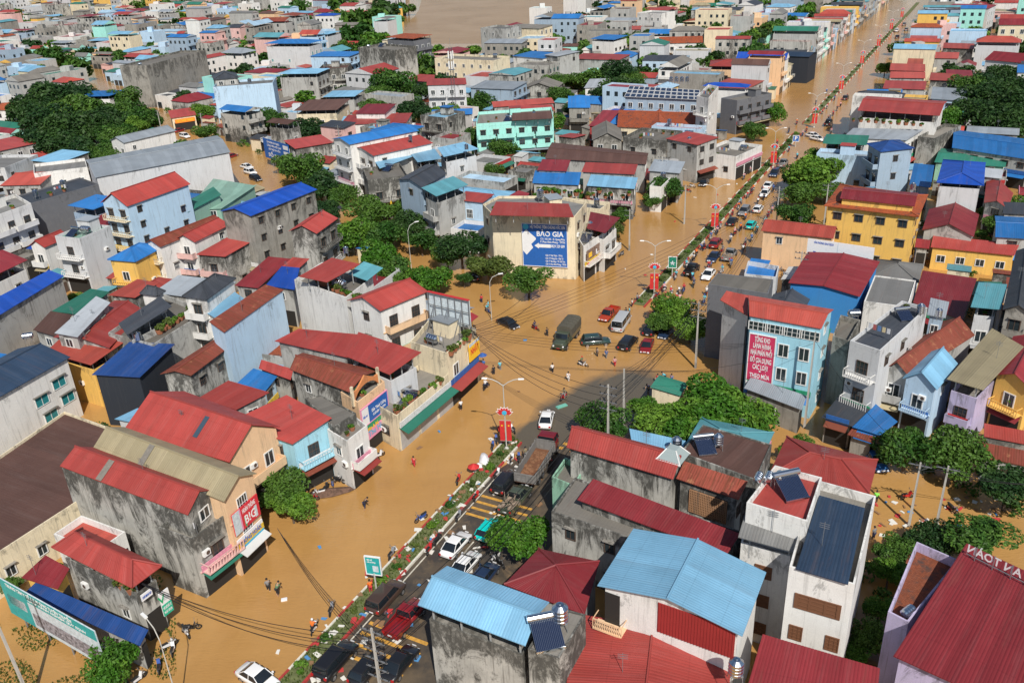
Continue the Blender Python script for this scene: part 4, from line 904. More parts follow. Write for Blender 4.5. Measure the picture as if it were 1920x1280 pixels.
B([1395,727,1503,768,1513,742,1408,706], 3.8, 's0', 'steel', 'concrete', .5, extra=False, lab='striped blue and white sheet awning at the foot of the aqua blue block')
# ------------------------------------------------------------ signboards on buildings
BLUEM = plain('sign_blue', (.02,.12,.42), .5, var=.15); MARM = plain('sign_maroon', (.55,.04,.11), .5, var=.1); PINKM = plain('sign_pink', (.75,.30,.45), .5, var=.1); REDM = plain('sign_red', (.60,.03,.05), .5)
WHM = plain('sign_white', (.78,.78,.78), .5, var=.08); YELM = plain('sign_yellow', (.85,.50,.03), .5); GRM = plain('sign_green', (.02,.42,.26), .5); TEALM = plain('sign_teal', (.02,.36,.36), .5, var=.2); CYM = plain('sign_cyan', (.05,.40,.60), .5); DKM = plain('sign_dark', (.10,.02,.05), .5)
PALE = plain('sign_pale', (.60,.68,.72), .5, var=.3)
sg = wall_sign(H_['baogia'], 1, .37, .905, 2.4, 10.4, BLUEM, [('HỆ THỐNG TIÊM CHỦNG VẮC XIN', .57, .93, (.75, .78), TW), ('BẢO GIA', .62, .77, (1.35, .6), TW), ('CS1: 103-105 - Đ. Quang Phúc', .68, .655, (.5, .55), TW), ('P. Phan Đình Phùng - TPTN', .68, .585, (.5, .55), TW), ('0829 329 009', .79, .49, (.75, .31), TW),
    ('CS2: P. Thái Thịnh - TPTN', .70, .265, (.45, .38), TW), ('CS3: TT Hùng Sơn - Đại Từ', .71, .195, (.45, .40), TW), ('CS4: TT Ba Hàng - TP. Phổ Yên', .73, .125, (.45, .44), TW), ('CS5: P. Phan Đình Phùng - TPTN', .74, .055, (.45, .46), TW)], 'large blue vaccination clinic sign reading BẢO GIA', frame=WHM)
_b = MB(); w_, h_ = [(max(v.co.x for v in sg.children[0].data.vertices)-min(v.co.x for v in sg.children[0].data.vertices)), 8.0]
def X_(x): return (.5-x)*w_
_b.face([(X_(a), .02, b*h_) for a, b in ((.0,.76),(.10,.86),(.30,.68),(.31,.64),(.2,.52),(.24,.44),(.09,.26),(.01,.36))])
_b.face([(X_(a), .022, b*h_) for a, b in ((.27,.49),(.37,.56),(.37,.53),(.63,.53),(.63,.45),(.37,.45),(.37,.42))]); _b.build('arrow_graphic', WHM, sg)
_b = MB(); _b.face([(X_(.09)+.55*math.cos(t), .021, .93*h_+.55*math.sin(t)) for t in [i*.523 for i in range(12)]]); _b.build('round_emblem', CYM, sg)
wall_sign(H_['tongkho'], 0, .02, .40, 2.4, 10.6, MARM, [('TỔNG KHO', .5, .92, (1.0, .6), TW), ('LÀNH HẠNH', .5, .81, (1.0, .68), TW), ('NHÀ PHÂN PHỐI', .5, .69, (1.0, .84), TW), ('ĐỒ GIA DỤNG', .5, .56, (1.0, .84), TW), ('CÁC LOẠI', .5, .44, (1.0, .6), TW), ('★', .5, .37, .4, TW), ('THEO MÙA', .5, .28, (.9, .8), TW), ('ĐẠI LÝ: 0972.802.268', .5, .09, (.6, .8), plain('letter_dark', (.1,.08,.06), .6))], 'maroon wholesale household goods sign reading TỔNG KHO', frame=WHM, bands=((0, 1, 0, .17, WHM),))
a = wall_item(H_['tongkho'], 0, .0, 2.0, 0)
for k in range(4):
    _s = .09+k*.27
hk = H_['tongkho']
for k in range(4):
    p, ang = wall_item(hk, 0, .12+k*.25, 11.1, 0); o = link('window', WIN['L'][0], hk['o'], loc=(p.x, p.y, 11.1), rz=ang, scale=(2.5, 1, 1.2)); link('pane', WIN['L'][1], o)
for i, zz in enumerate((8.0, 4.6)):
    for s_ in (.52, .82): p, ang = wall_item(hk, 0, s_, zz, 0); o = link('window', WIN['w'][0], hk['o'], loc=(p.x, p.y, zz), rz=ang, scale=(1.4, 1, 1.9)); link('pane', WIN['w'][1], o)
wall_sign(H_['arch'], 1, .02, .98, 4.2, 6.6, BLUEM, [('Mầm non', .12, .5, (.5,.16), TB), ('Đức Thành Cường', .64, .55, (.6,.55), TW), ('TÃ SỮA BỈM - ĐỒ SƠ SINH', .64, .28, (.4,.5), TW)], 'blue nursery shop sign on the pink board', frame=PINKM, bands=((0,.25,0,1,WHM),))
wall_sign(H_['arch'], 1, .02, .98, 1.9, 4.1, PINKM, [('Mẹ & Bé', .35, .66, (.7,.4), YELM), ('Thu Hiền', .5, .35, (1.1,.7), CYM)], 'pink mother and baby shop sign')
wall_sign(H_['arch'], 1, -.1, .02, .3, 3.6, CYM, [('SỮA', .5, .85, .4, TW), ('BỈM', .5, .65, .4, TW), ('TÃ', .5, .45, .4, TW), ('ĐỒ CHƠI', .5, .25, .22, TW)], 'narrow cyan vertical sign')
# orange arched parapet
def arch(H, e, z, mat, hgt=2.2):
    a, b = Vector(H['body'][e]), Vector(H['body'][(e+1) % len(H['body'])]); ln = (b-a).length; p, ang = wall_item(H, e, .5, z, -.9); o = link('arched_parapet', None, H['o'], loc=(p.x, p.y, z), rz=ang)
    mb = MB(); n = 12
    for k in range(n):
        def q(t): x = (t-.5)*ln; zi = hgt*.62*math.sqrt(max(0, 1-((t-.5)*2.2)**2)) if abs(t-.5) < .4545 else 0; zo = hgt*(.62+.38*max(0, 1-abs(t-.5)*3.2)); return x, zi, zo
        x0, i0, o0 = q(k/n); x1, i1, o1 = q((k+1)/n)
        mb.hexa([(x0,0,i0),(x1,0,i1),(x1,.22,i1),(x0,.22,i0),(x0,0,o0),(x1,0,o1),(x1,.22,o1),(x0,.22,o0)])
    mb.build('arch', mat, o); q = MB(); [q.box(x-.16, x+.16, -.03, .26, 0, hgt*.9) for x in (-ln/2+.16, ln/2-.16)]; q.build('pillar', wm('cream'), o)
OR = wall_mat('terracotta', (.62,.24,.09), .3, .05); arch(H_['arch'], 1, 7.0, OR, 3.0)
wall_sign(H_['tanroof'], 1, .05, .95, 5.0, 7.6, REDM, [('HOÀN THÔNG', .62, .78, (.75,.5), TW), ('B!G', .62, .33, (1.4,.42), TW)], 'red milk shop sign with white lettering', bands=((0,.26,0,1,PALE),(.26,.31,0,1,PINKM),(.40,.46,.05,.5,TG),(.8,.9,.08,.6,PALE)))
wall_sign(H_['tanroof'], 1, .05, .95, 2.7, 4.4, WHM, [('THÔNG HOÀN', .5, .62, (.75,.82), TB)], 'white and blue shop sign reading THÔNG HOÀN', bands=((0,1,0,.35,CYM),))
wall_sign(H_['vet'], 1, .75, 1.25, 1.9, 4.6, WHM, [('V', .14, .72, 1.2, TG), ('VIETLAND', .6, .7, (.6,.6), PALE), ('MÔI GIỚI ĐẦU TƯ', .5, .33, (.42,.8), TW), ('NHÀ ĐẤT - XÂY DỰNG', .5, .14, (.38,.8), TW)], 'white and green property office sign', bands=((0,1,0,.48,GRM),), yo=.6)
wall_sign(H_['vet'], 1, .02, .55, 5.0, 5.7, WHM, [('CƠ SỞ CHĂM SÓC THÚ Y', .5, .5, (.35,.85), TB)], 'thin white fascia sign', yo=.5)
wall_sign(H_['mat'], 1, .62, .98, 4.6, 7.3, YELM, [('NHẤT', .5, .5, (1.3,.75), TR_)], 'yellow sign with red lettering', yo=.5, bands=((0,1,.82,1,PALE),))
wall_sign(H_['adrow'], 1, .1, .9, 2.6, 5.6, plain('sign_photo', (.25,.16,.12), .5, var=.6), [('LỄ', .65, .6, (1.2,.4), TW)], 'dark and red shop advertisement', bands=((0,1,0,.22,REDM),(.08,.25,.5,.8,YELM)))
hk = [h for h in HOUSES if h['lab'] and 'orange fascia' in h['lab']][0]
wall_sign(hk, 0, .1, .95, 2.6, 3.9, plain('sign_orange', (.8,.25,.03), .5), [('VIỆT THẮP THÀNH', .5, .5, (.9,.85), TY)], 'orange fascia sign')
# free standing boards
def free_board(p0, p1, ztop, h, bgm, lines, label, name='billboard', **k):
    a, b = at(*p0, ztop), at(*p1, ztop); m = (a+b)/2; d = (b-a); rz = math.atan2(d.y, d.x)
    nrm = Vector((d.y, -d.x, 0)); 
    ang = rz+math.pi   # +y faces the viewer's side
    o = board(name, (m.x, m.y, ztop-h), ang, d.length, h, bgm, lines, label, 'billboard', **k); return o
free_board((-4, 1082), (176, 1183), 5.6, 4.4, PALE, [('TRUNG TÂM Y TẾ DỰ PHÒNG TUYÊN TRUYỀN', .42, .9, (.55,.7), TW), ('CHẤP HÀNH NGHIÊM QUY ĐỊNH', .6, .8, (.4,.6), TW)], 'long green and white roadside hoarding with crowd pictures along the dark blue shed', bands=((0,1,.72,1,TEALM),(0,.28,0,.72,TEALM),(.04,.24,.35,.62,PALE),(.3,.98,.1,.45,plain('crowd_print', (.35,.33,.36), .6, var=.9))), posts=4)
free_board((1515, 447), (1640, 465), 8.6, 2.6, WHM, [('VĂN PHÒNG GIAO DỊCH', .25, .8, (.5,.3), TB)], 'long white billboard in front of the yellow office', posts=4, bands=((.46,.47,0,1,PALE),(.1,.14,.1,.2,BLUEM),(.9,.93,.1,.3,PALE)))
free_board((492, 258), (540, 272), 8.0, 5.5, BLUEM, [('TẬP ĐOÀN XÂY DỰNG', .4, .85, (.7,.5), TW), ('CÔNG TRÌNH VIỆT NAM', .42, .68, (.7,.55), TW), ('HỖ TRỢ VAY VỐN', .42, .5, (.7,.45), TW), ('SỐ NHÀ', .45, .2, (1.4,.6), TW)], 'large blue billboard with white lines of text over the left side street', posts=2, bands=((.78,.97,.7,.9,WHM),(.78,.97,.42,.6,WHM)))
# scaffold billboard seen from behind
def scaffold():
    a, b = at(801, 547, 13.2), at(878, 564, 13.2); d = b-a; o = empty('scaffold_billboard', ((a+b)/2).xy.to_3d()+Vector((0,0,7.7)), math.atan2(d.y, d.x), 'steel framed billboard seen from behind with a torn white sheet on the corner roof', 'billboard')
    w = d.length; h = 5.4; mb = MB(); mb.box(-w/2, w/2, .25, .3, 1.2, h); mb.build('sheet', PALE, o)
    for i in range(7): x = -w/2+w*i/6; q = MB(); q.box(x-.05, x+.05, -.05, .05, 0, h+.1); q.build('post', STEELD, o)
    for z in (.0, 1.8, 3.6, h): q = MB(); q.box(-w/2, w/2, -.08, .0, z, z+.1); q.build('rail', STEELD, o)
    q = MB()
    for x in (-w/3, 0, w/3): q.tube((x, 0, h*.8), (x-.5, -1.8, 0), .05, n=4); q.tube((x, 0, h*.8), (x+.5, -1.8, 0), .05, n=4)
    q.build('brace', STEELD, o); q = MB(); q.box(-w/2, w/2, -.1, .32, h+.1, h+.2); q.build('edge_strip', REDP, o)
scaffold()
# letters along the back of the huge maroon roof, facing away
a, b = at(1815, 1022, 11.6), at(1990, 1108, 11.6); d = b-a
ls = empty('letter_sign', ((a+b)/2).xy.to_3d()+Vector((0,0,10.6)), math.atan2(d.y, d.x), 'white roof letters seen from behind along the far edge of the maroon roof', 'sign')
t_ = text_mesh('NHIỆP AN TOÀN', TW); l_ = link('lettering', t_, ls, loc=(0, .1, .65)); l_.rotation_euler = (math.pi/2, 0, math.pi); wd_ = max(v.co.x for v in t_.vertices)*2; l_.scale = (d.length/wd_, 1.1, 1)
q = MB(); q.box(-d.length/2, d.length/2, .0, .06, .1, .16); [q.tube((x, 0, -1.2), (x, .05, 1.2), .04, n=4) for x in (-d.length*.4, -d.length*.2, 0, d.length*.2, d.length*.4)]; q.build('rail', STEELD, ls)
# ------------------------------------------------------------ extra details on key buildings
hw = H_['whiteslate']
for s_, zz in ((.86,5.6),(.9,2.9),(.66,4.6),(.70,1.9)): p, ang = wall_item(hw, 0, s_, zz, 0); o = link('window', WIN['t'][0], hw['o'], loc=(p.x, p.y, zz), rz=ang, scale=(2.2, 1, 1.5)); link('pane', WIN['t'][1], o); link('window_hood', LINT, hw['o'], loc=(p.x, p.y, zz), rz=ang, scale=(2.2, 1, 1.5))
# sky-blue gable building: red panelled front and balcony
hb = H_['bigblue']
def wall_panel(H, e, s0, s1, z0, z1, mat, name='wall_panel', yo=.03, ribs=False, t=.05):
    a, b = Vector(H['body'][e]), Vector(H['body'][(e+1) % len(H['body'])]); ln = (b-a).length*abs(s1-s0); p, ang = wall_item(H, e, (s0+s1)/2, z0, yo)
    q = MB(); q.box(-ln/2, ln/2, -.02, t, 0, z1-z0)
    if ribs:
        n = int(ln/.25)
        for i in range(n): x = -ln/2+ln*(i+.5)/n; q.box(x-.05, x+.05, t, t+.04, 0, z1-z0)
    o = q.build(name, mat, H['o'], loc=(p.x, p.y, z0), rz=ang); return o
wall_panel(hb, 0, .42, .99, 7.6, 10.6, roof_mat('red_clad', (.36,.035,.035), 0, 'sheet'), 'red_cladding', ribs=True)
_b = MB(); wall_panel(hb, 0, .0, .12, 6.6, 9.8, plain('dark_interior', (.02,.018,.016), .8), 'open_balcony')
p, ang = wall_item(hb, 0, .06, 6.6, 0); link('balcony', balc('peach', 1), hb['o'], loc=(p.x, p.y, 6.6), rz=ang, scale=(2.6, 1, 1))
hm = H_['slab']
HH = [h for h in HOUSES if h['lab'] and 'brick lattice' in h['lab']][0]
lat = MB(); a_, b_ = Vector(HH['body'][0]), Vector(HH['body'][1]); ln = (b_-a_).length*.66; p, ang = wall_item(HH, 0, .52, 5.0, .02)
for i in range(22): x = -ln/2+ln*i/21; lat.box(x-.05, x+.05, 0, .14, 0, 2.6)
for i in range(10): z = 2.6*i/9; lat.box(-ln/2, ln/2, 0, .12, z-.05, z+.05)
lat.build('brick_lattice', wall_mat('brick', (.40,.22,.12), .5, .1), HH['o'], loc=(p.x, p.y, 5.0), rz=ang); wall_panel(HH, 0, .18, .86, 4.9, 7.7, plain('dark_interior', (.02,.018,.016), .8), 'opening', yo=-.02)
# glass lantern on the red gable
lh = H_['mossred']; p = at(1262, 852, 9.9); o = empty('glass_lantern_', (0,0,0)); bpy.data.objects.remove(o)
q = MB(); q.hexa([(-1.3,-1.3,0),(1.3,-1.3,0),(1.3,1.3,0),(-1.3,1.3,0),(-.5,-.5,1.1),(.5,-.5,1.1),(.5,.5,1.1),(-.5,.5,1.1)]); o = q.build('glass_lantern', plain('lantern_glass', (.30,.36,.36), .15), lh['o'])
o.matrix_parent_inverse = Matrix(); lw_ = Matrix.Rotation(-lh['rz'], 3, 'Z') @ Vector((p.x-lh['cen'].x, p.y-lh['cen'].y, 0)); o.location = (lw_.x, lw_.y, 9.7); q = MB()
for sx in (-1, 1):
    for sy in (-1, 1): q.tube((sx*1.3, sy*1.3, 0), (sx*.5, sy*.5, 1.1), .07, n=4)
q.box(-1.35,1.35,-1.35,-1.25,-.05,.06); q.box(-1.35,1.35,1.25,1.35,-.05,.06); q.build('lantern_frame', WHITEP, o)
# dark skylight strips
def skylight(H, u0, v0, u1, v1, slope_edge, mat, name='skylight'):
    """rectangle on the roof slope that starts at edge slope_edge: u along eave, v up the slope 0..1"""
    P0 = [Vector(p) for p in H['poly']]; rz = H['rz']; inv = Matrix.Rotation(-rz, 3, 'Z'); Q = [inv @ Vector((p.x-H['cen'].x, p.y-H['cen'].y, 0)) for p in P0]
    k = slope_edge; a, b, c, e = [Q[(k+i) % 4] for i in range(4)]; m1, m2 = (a+e)/2, (b+c)/2; rs = H['rise_']
    def pt(u, v): q = a.lerp(b, u).lerp(m1.lerp(m2, u), v); return Vector((q.x, q.y, H['z']+rs*v+.06))
    q = MB(); pts = [pt(u0,v0), pt(u1,v0), pt(u1,v1), pt(u0,v1)]; dz = Vector((0,0,.03)); q.hexa(pts+[x+dz for x in pts]); q.build(name, mat, H['o'])
SKY1 = plain('skylight_glass', (.05,.08,.11), .3); SKY2 = plain('fibreglass', (.22,.20,.17), .6, var=.3)
H_['redskylight']['rise_'] = 2.5; skylight(H_['redskylight'], .60, .3, .64, .85, 0, SKY1)
H_['stain']['rise_'] = 1.3; skylight(H_['stain'], .30, .0, .345, 1, 0, SKY2, 'translucent_sheet')
H_['tanroof']['rise_'] = 1.3; skylight(H_['tanroof'], .36, .0, .40, 1, 0, SKY2, 'translucent_sheet')
H_['bigblue']['rise_'] = 1.1
# rows of solar panels on the dark roof
hs = H_['solar']; P0 = [Vector(p) for p in hs['poly']]; inv = Matrix.Rotation(-hs['rz'], 3, 'Z'); Q = [inv @ Vector((p.x-hs['cen'].x, p.y-hs['cen'].y, 0)) for p in P0]
_n = 13
for i in range(_n):
    for j in range(3):
        q = MB(); c0 = [Q[0].lerp(Q[1], (i+s)/_n).lerp(Q[3].lerp(Q[2], (i+s)/_n), (j+t)/3) for s, t in ((.06,.05),(.94,.05),(.94,.95),(.06,.95))]
        zz = [10.5+.12+1.2*(j+t)/3 for t in (.05,.05,.95,.95)]; pts = [Vector((c.x, c.y, z)) for c, z in zip(c0, zz)]; q.hexa(pts+[x+Vector((0,0,.06)) for x in pts]); sp_ = q.build('solar_panel', BLUEG, hs['o']); q = MB(); [q.tube(pts[a_]+Vector((0,0,.07)), pts[(a_+1) % 4]+Vector((0,0,.07)), .06, n=4) for a_ in range(4)]; q.build('panel_frame', WHITEP, sp_)
# villa windows and tanks
hv = H_['whitevilla']
for zz, ss in ((8.6, (.5,)), (5.2, (.22, .80)), (1.6, (.5,))):
    for s_ in ss:
        p, ang = wall_item(hv, 0, s_, zz, 0); wdt = 3.6 if len(ss) == 1 else 1.1; o = link('window', WIN['b'][0], hv['o'], loc=(p.x, p.y, zz), rz=ang, scale=(wdt, 1, 1.5)); link('pane', WIN['b'][1], o)
p = at(1440, 905, 13.8)
for k in range(3): tank(Vector((p.x-.2+k*.9-.9, p.y-.6, 14.2)), 'h', .62, math.pi/2-UA)
solar(at(1482, 925, 13.7), -UA*0+.25, 1.15)
tank(at(1051, 1178, 9.3), 'v', 1.05); solar(at(1026, 1200, 9.3), .2, 1.2); tank(at(1346, 842, 9.0), 'v', .8); solar(at(1322, 845, 9.0), .1, 1.0); tank(at(1268, 850, 6.2), 'v', .9)
tank(at(1378, 1275, 8), 'v', .9); tank(at(1700, 1160, 8.4), 'h', .7, .6); tank(at(1724, 595, 11.4), 'v', .8); solar(at(1695, 598, 11.4), .1, .9); tank(at(1600, 600, 9.2), 'h', .9); tank(at(1758, 600, 10.8), 'v', .7)
tank(at(1710, 362, 12), 'v', .8); tank(at(262, 645, 8.1), 'v', .8); tank(at(385, 610, 8), 'v', .7); tank(at(55, 640, 9), 'h', .8, .3); tank(at(120, 355, 9.5), 'v', .9); tank(at(650, 480, 10.5), 'v', .7); tank(at(875, 285, 10), 'v', .8); tank(at(770, 268, 12), 'v', .8)
for k in range(4): tank(at(1258+k*10, 158, 13.2), 'v', .9)
# ------------------------------------------------------------ trees
def mk_crown(n, seed, lobes, leaf, mat, sz=.72):
    mb, cl = foliage(n, 1, 1, sz, leaf, seed, lobes, 0); return mb.mesh('crown', mat)
CROWN = [[mk_crown(4800, 100+10*k+j, 11+3*j, .062, LEAF[k]) for j in range(3)] for k in range(4)]
CROWN_S = [[mk_crown(700, 200+10*k+j, 9, .15, LEAF[k]) for j in range(2)] for k in range(4)]
_t = MB(); _t.tube((0,0,-.3), (.03,.02,.55), .07, .045, 7)
for a in range(5):
    t = a*1.26; _t.tube((.03,.02,.45+.03*a), (.45*math.cos(t), .45*math.sin(t), .95+.1*(a % 2)), .03, .012, 5)
TRUNK = _t.mesh('trunk', BARK)
TREES = []; TREEPOS = []
def tree(x, y, r, k=1, zc=None, squash=1.0, wpos=None, big=False, lab=None):
    if wpos is None:
        c = at(x, y, 4); dep = (c-CAMP).dot(FW); rm_ = r*dep/FPX; zc = zc or max(1.8, rm_*.78+.9); c = at(x, y, zc); dep = (c-CAMP).dot(FW); rm_ = r*dep/FPX
    else: c = Vector(wpos); rm_ = r; zc = zc or rm_*.9+1.5; dep = c.length
    o = empty('tree', (c.x, c.y, 0), R.uniform(0, 6.28)); o['category'] = 'tree'
    rm_ *= 1.18 if wpos is not None or y > 330 else 1.42; cr = link('crown', (CROWN if dep < 330 else CROWN_S)[k][R.randrange(2 if dep >= 330 else 3)], o, loc=(0, 0, zc*.92), scale=(rm_*R.uniform(.95,1.12), rm_*R.uniform(.95,1.12), rm_*squash*R.uniform(.85,1.1)))
    link('trunk', TRUNK, o, scale=(rm_*.9, rm_*.9, zc)); TREES.append((o, k, lab, (x, y) if wpos is None else px((c.x, c.y, zc)), rm_)); TREEPOS.append((c.x, c.y, rm_)); return o
TL = [(1250,790,60,0),(1325,745,75,0),(1395,785,55,0),(1300,800,60,0),(1220,770,35,0),(1130,788,44,1),(530,915,46,1),(545,945,38,0),(500,890,28,1),(215,1235,50,0),(972,1002,50,0),(1262,578,36,0),(1295,610,32,0),(1240,600,26,1),
 (1700,840,52,1),(1795,850,55,1),(1895,905,62,2),(1835,1005,62,1),(1745,1010,40,2),(1680,1030,36,1),(1668,1070,34,0),(1625,1190,36,1),(1650,1140,28,0),(1600,1225,26,0),(1500,832,22,0),(1530,850,16,0),(1475,840,16,0),
 (690,395,38,1),(665,440,42,0),(720,440,36,1),(745,395,32,1),(765,420,34,2),(705,480,42,0),(735,510,38,1),(690,510,26,1),(600,350,42,2),(565,318,36,1),(640,365,28,1),(575,400,22,1),(805,520,38,0),(790,450,30,1),(865,465,42,2),(838,475,30,1),(918,500,38,3),(990,522,38,1),
 (1530,325,42,0),(1508,362,36,1),(1490,400,32,1),(1502,440,32,0),(1478,435,24,1),(1550,355,28,1),(1540,300,26,0),(1500,330,26,1),(1515,460,20,0),(1250,353,32,1),(1225,375,18,1),(1165,408,20,1),(1150,430,18,3),(1437,210,24,0),(1415,245,18,1),(1328,300,18,1),
 (80,190,42,2),(120,185,40,2),(150,210,44,1),(95,225,40,2),(60,215,34,2),(170,235,40,2),(130,250,42,2),(95,270,36,2),(205,225,34,2),(220,255,30,1),(150,285,34,2),(190,290,26,1),(240,215,30,1),(270,225,26,1),(235,190,26,1),(130,130,26,1),(110,110,22,1),(95,100,20,1),(380,210,20,0),(385,250,18,1),(575,243,28,2),(545,300,24,1),(540,285,18,1),(740,160,34,1),(770,130,30,1),(800,130,26,2),(775,210,28,2),(765,190,20,1),(795,250,18,1),
 (850,195,22,0),(905,190,24,1),(895,260,26,1),(945,278,24,1),(830,245,22,1),(1160,140,34,2),(1165,175,36,2),(1130,175,20,2),(1100,150,26,1),(1075,155,18,1),(1090,85,14,1),(1170,60,14,1),(1200,60,12,1),(560,110,20,1),(520,110,18,1),(640,40,30,1),(665,65,28,1),(690,35,30,1),(720,25,26,2),(655,15,26,1),(700,75,22,0),(620,30,20,1),(740,40,18,1),(765,15,14,1),(675,95,20,1),(610,80,16,1),(1290,25,14,1),(1290,90,14,1),(460,100,20,1),(430,105,16,1),(500,225,22,1),
 (1755,30,20,1),(1738,42,16,1),(1660,128,13,0),(1688,88,14,1),(1850,180,40,2),(1890,170,40,2),(1910,200,42,2),(1860,225,40,2),(1900,240,36,2),(1820,205,26,2),(1840,160,28,2),(1885,140,26,2),(1905,385,22,0),(1862,420,24,1),(1850,400,18,1),(1820,150,18,2),(560,15,22,1),(500,5,22,1),(20,165,22,2),(25,35,14,1),(270,10,18,1),(310,15,18,1),(335,25,14,1),(250,85,14,2),(15,560,16,0),(20,1095,20,1),(235,480,10,0),(140,555,12,0),
 (1060,410,16,1),(1020,395,12,0),(1055,375,12,1),(1090,372,14,1),(1130,375,12,1),(905,335,18,1),(925,320,16,1),(870,520,16,1)]
for t in TL: tree(t[0], t[1], t[2], t[3], squash=1.0 if t[2] < 60 else .7)
# ------------------------------------------------------------ infill: the rest of the town between and behind the houses read off the photo
LS = [at(*p) for p in ((1010,560),(860,560),(800,500),(735,440),(650,395),(560,372),(450,300),(330,250),(230,190),(130,130),(60,110))]
RS = [at(*p) for p in ((1250,690),(1450,775),(1570,855),(1700,960),(1990,1110))]
LC = [at(900, 30), at(800, 50), at(1000, 20), at(700, 50)]
def segd(p, a, b):
    ab = b-a; t = max(0, min(1, (p-a).dot(ab)/ab.dot(ab))); return (p-(a+ab*t)).length
def inpoly(p, poly):
    c = False; j = len(poly)-1
    for i in range(len(poly)):
        a, b = poly[i], poly[j]
        if (a[1] > p[1]) != (b[1] > p[1]) and p[0] < (b[0]-a[0])*(p[1]-a[1])/(b[1]-a[1]+1e-9)+a[0]: c = not c
        j = i
    return c
OCC = []
for h in HOUSES:
    P0 = h['poly']; cx = sum(p[0] for p in P0)/len(P0); cy = sum(p[1] for p in P0)/len(P0); OCC.append((cx, cy, max(math.hypot(p[0]-cx, p[1]-cy) for p in P0), P0))
def free(c, hx, hy, ang, trees=True):
    ca, sa = math.cos(ang), math.sin(ang); smp = [Vector((c.x+ix*hx*ca-iy*hy*sa, c.y+ix*hx*sa+iy*hy*ca, 0)) for ix in (-1, 0, 1) for iy in (-1, 0, 1)]
    r = math.hypot(hx, hy)
    for (cx, cy, cr, P0) in OCC:
        if math.hypot(cx-c.x, cy-c.y) > cr+r: continue
        for s in smp:
            if inpoly(s, P0): return False
        for q in P0:
            dx, dy = q[0]-c.x, q[1]-c.y
            if abs(dx*ca+dy*sa) < hx and abs(-dx*sa+dy*ca) < hy: return False
    for s in smp:
        u, n = un(s)
        if -62.5 < n < -33 and not (False): return False
        for L_ in (LS, RS):
            if min(segd(s, a, b) for a, b in zip(L_, L_[1:])) < 5.5: return False
    if trees:
        for (x, y, tr) in TREEPOS:
            if math.hypot(x-c.x, y-c.y) < tr*.8+1.5: return False
    lkx = px(c)
    if inpoly(lkx, [(820,525),(1000,500),(1100,500),(1060,700),(890,690)]): return False
    if 1462 < lkx[0] < 1570 and 295 < lkx[1] < 495: return False
    if inpoly(lkx, [(735,95),(800,118),(905,112),(1010,62),(1085,40),(1070,-60),(770,-60),(745,40)]) : return False
    return True
ROOFP = ['red']*9+['brightred']*5+['maroon']*6+['rust']*2+['blue']*4+['lightblue']*6+['deepblue']*2+['steel']*4+['concrete']*5+['grey']*4+['slate']*3+['teal']*2+['green']*2+['tan']*2+['orange']*2+['brown']*2+['paleblue']*2
WALLP = ['white']*5+['grey']*5+['moss']*4+['lightgrey']*4+['cream']*3+['lightblue']*2+['peach','yellow','pink','turquoise','concrete','concrete','bluegrey']
fill = []
def try_fill(c, hx, hy, ang, z, **k):
    if not free(c, hx*.97, hy*.97, ang): return False
    q = px((c.x, c.y, z)); 
    if not (-70 < q[0] < 1990 and -70 < q[1] < 1340): return False
    ca, sa = math.cos(ang), math.sin(ang); P0 = [(c.x+ix*hx*ca-iy*hy*sa, c.y+ix*hx*sa+iy*hy*ca) for ix, iy in ((-1,-1),(1,-1),(1,1),(-1,1))]
    OCC.append((c.x, c.y, math.hypot(hx, hy), P0)); fill.append((c, P0, z, k)); return True
# street fronts along both sides of the avenue
u = 96
while u < 640:
    w = R.uniform(4.2, 6.5)
    for side, n0 in ((-1, -62.8), (1, -31.5)):
        dp = R.uniform(12, 18); z = R.choice((7, 7.5, 8, 10.5, 11, 11, 13.5)) if u > 190 else R.choice((4, 7))
        if u > 150: try_fill(rd(u+w/2, n0+side*dp/2), dp/2, w/2-.05, -UA, z if side == -1 or u > 250 else min(z, 8), street=side)
    u += w
# blocks
def ang_at(p):
    u, n = un(p)
    return -UA + (0 if n > -80 else .12*math.sin(u*.02)) + R.choice((0, 0, math.pi/2))
FT = []
ct = [(u, n) for u in range(34, 1120, 9) for n in range(-1100, 420, 13)]
R.shuffle(ct); ct.sort(key=lambda q: 0 if q[0] < 9999 else 1)
for (u, n) in ct:
    c = rd(u+R.uniform(-2, 2), n+R.uniform(-3, 3)); q = px(c)
    if not (-60 < q[0] < 1980 and -60 < q[1] < 1330) or c.y < 20: continue
    dist = c.length
    if dist > 260 and R.random() < .3 or dist > 150 and R.random() < .04: 
        if free(c, 3, 3, 0): FT.append((c.x, c.y, R.uniform(2.8, 5.2)))
        continue
    near_ = dist < 230
    hx, hy = (R.uniform(3.6, 7.5), R.uniform(2.4, 4)) if R.random() < .6 else (R.uniform(4, 6.5), R.uniform(3.5, 6))
    z = R.choice((3.2, 3.6, 4, 5)) if near_ else R.choice((3.8, 4.5, 6.5, 7, 7.5, 10, 10.5) if dist < 450 else (5, 7, 7.5, 8, 11, 11, 14))
    if dist > 300: hx *= 1.25; hy *= 1.3
    a = ang_at(c)
    if not try_fill(c, hx, hy, a, z): try_fill(c, hx*.55, hy*.6, a, min(z, 4.5))
for c_, r_ in [((1660+R.uniform(-10,30), 1010), 0)]: pass
print('FILL', len(fill), 'HAND', len(HOUSES))
def vis_key(f): return (f[0]-CAMP).length
fill.sort(key=vis_key)
NIND = max(0, 298-len(HOUSES))
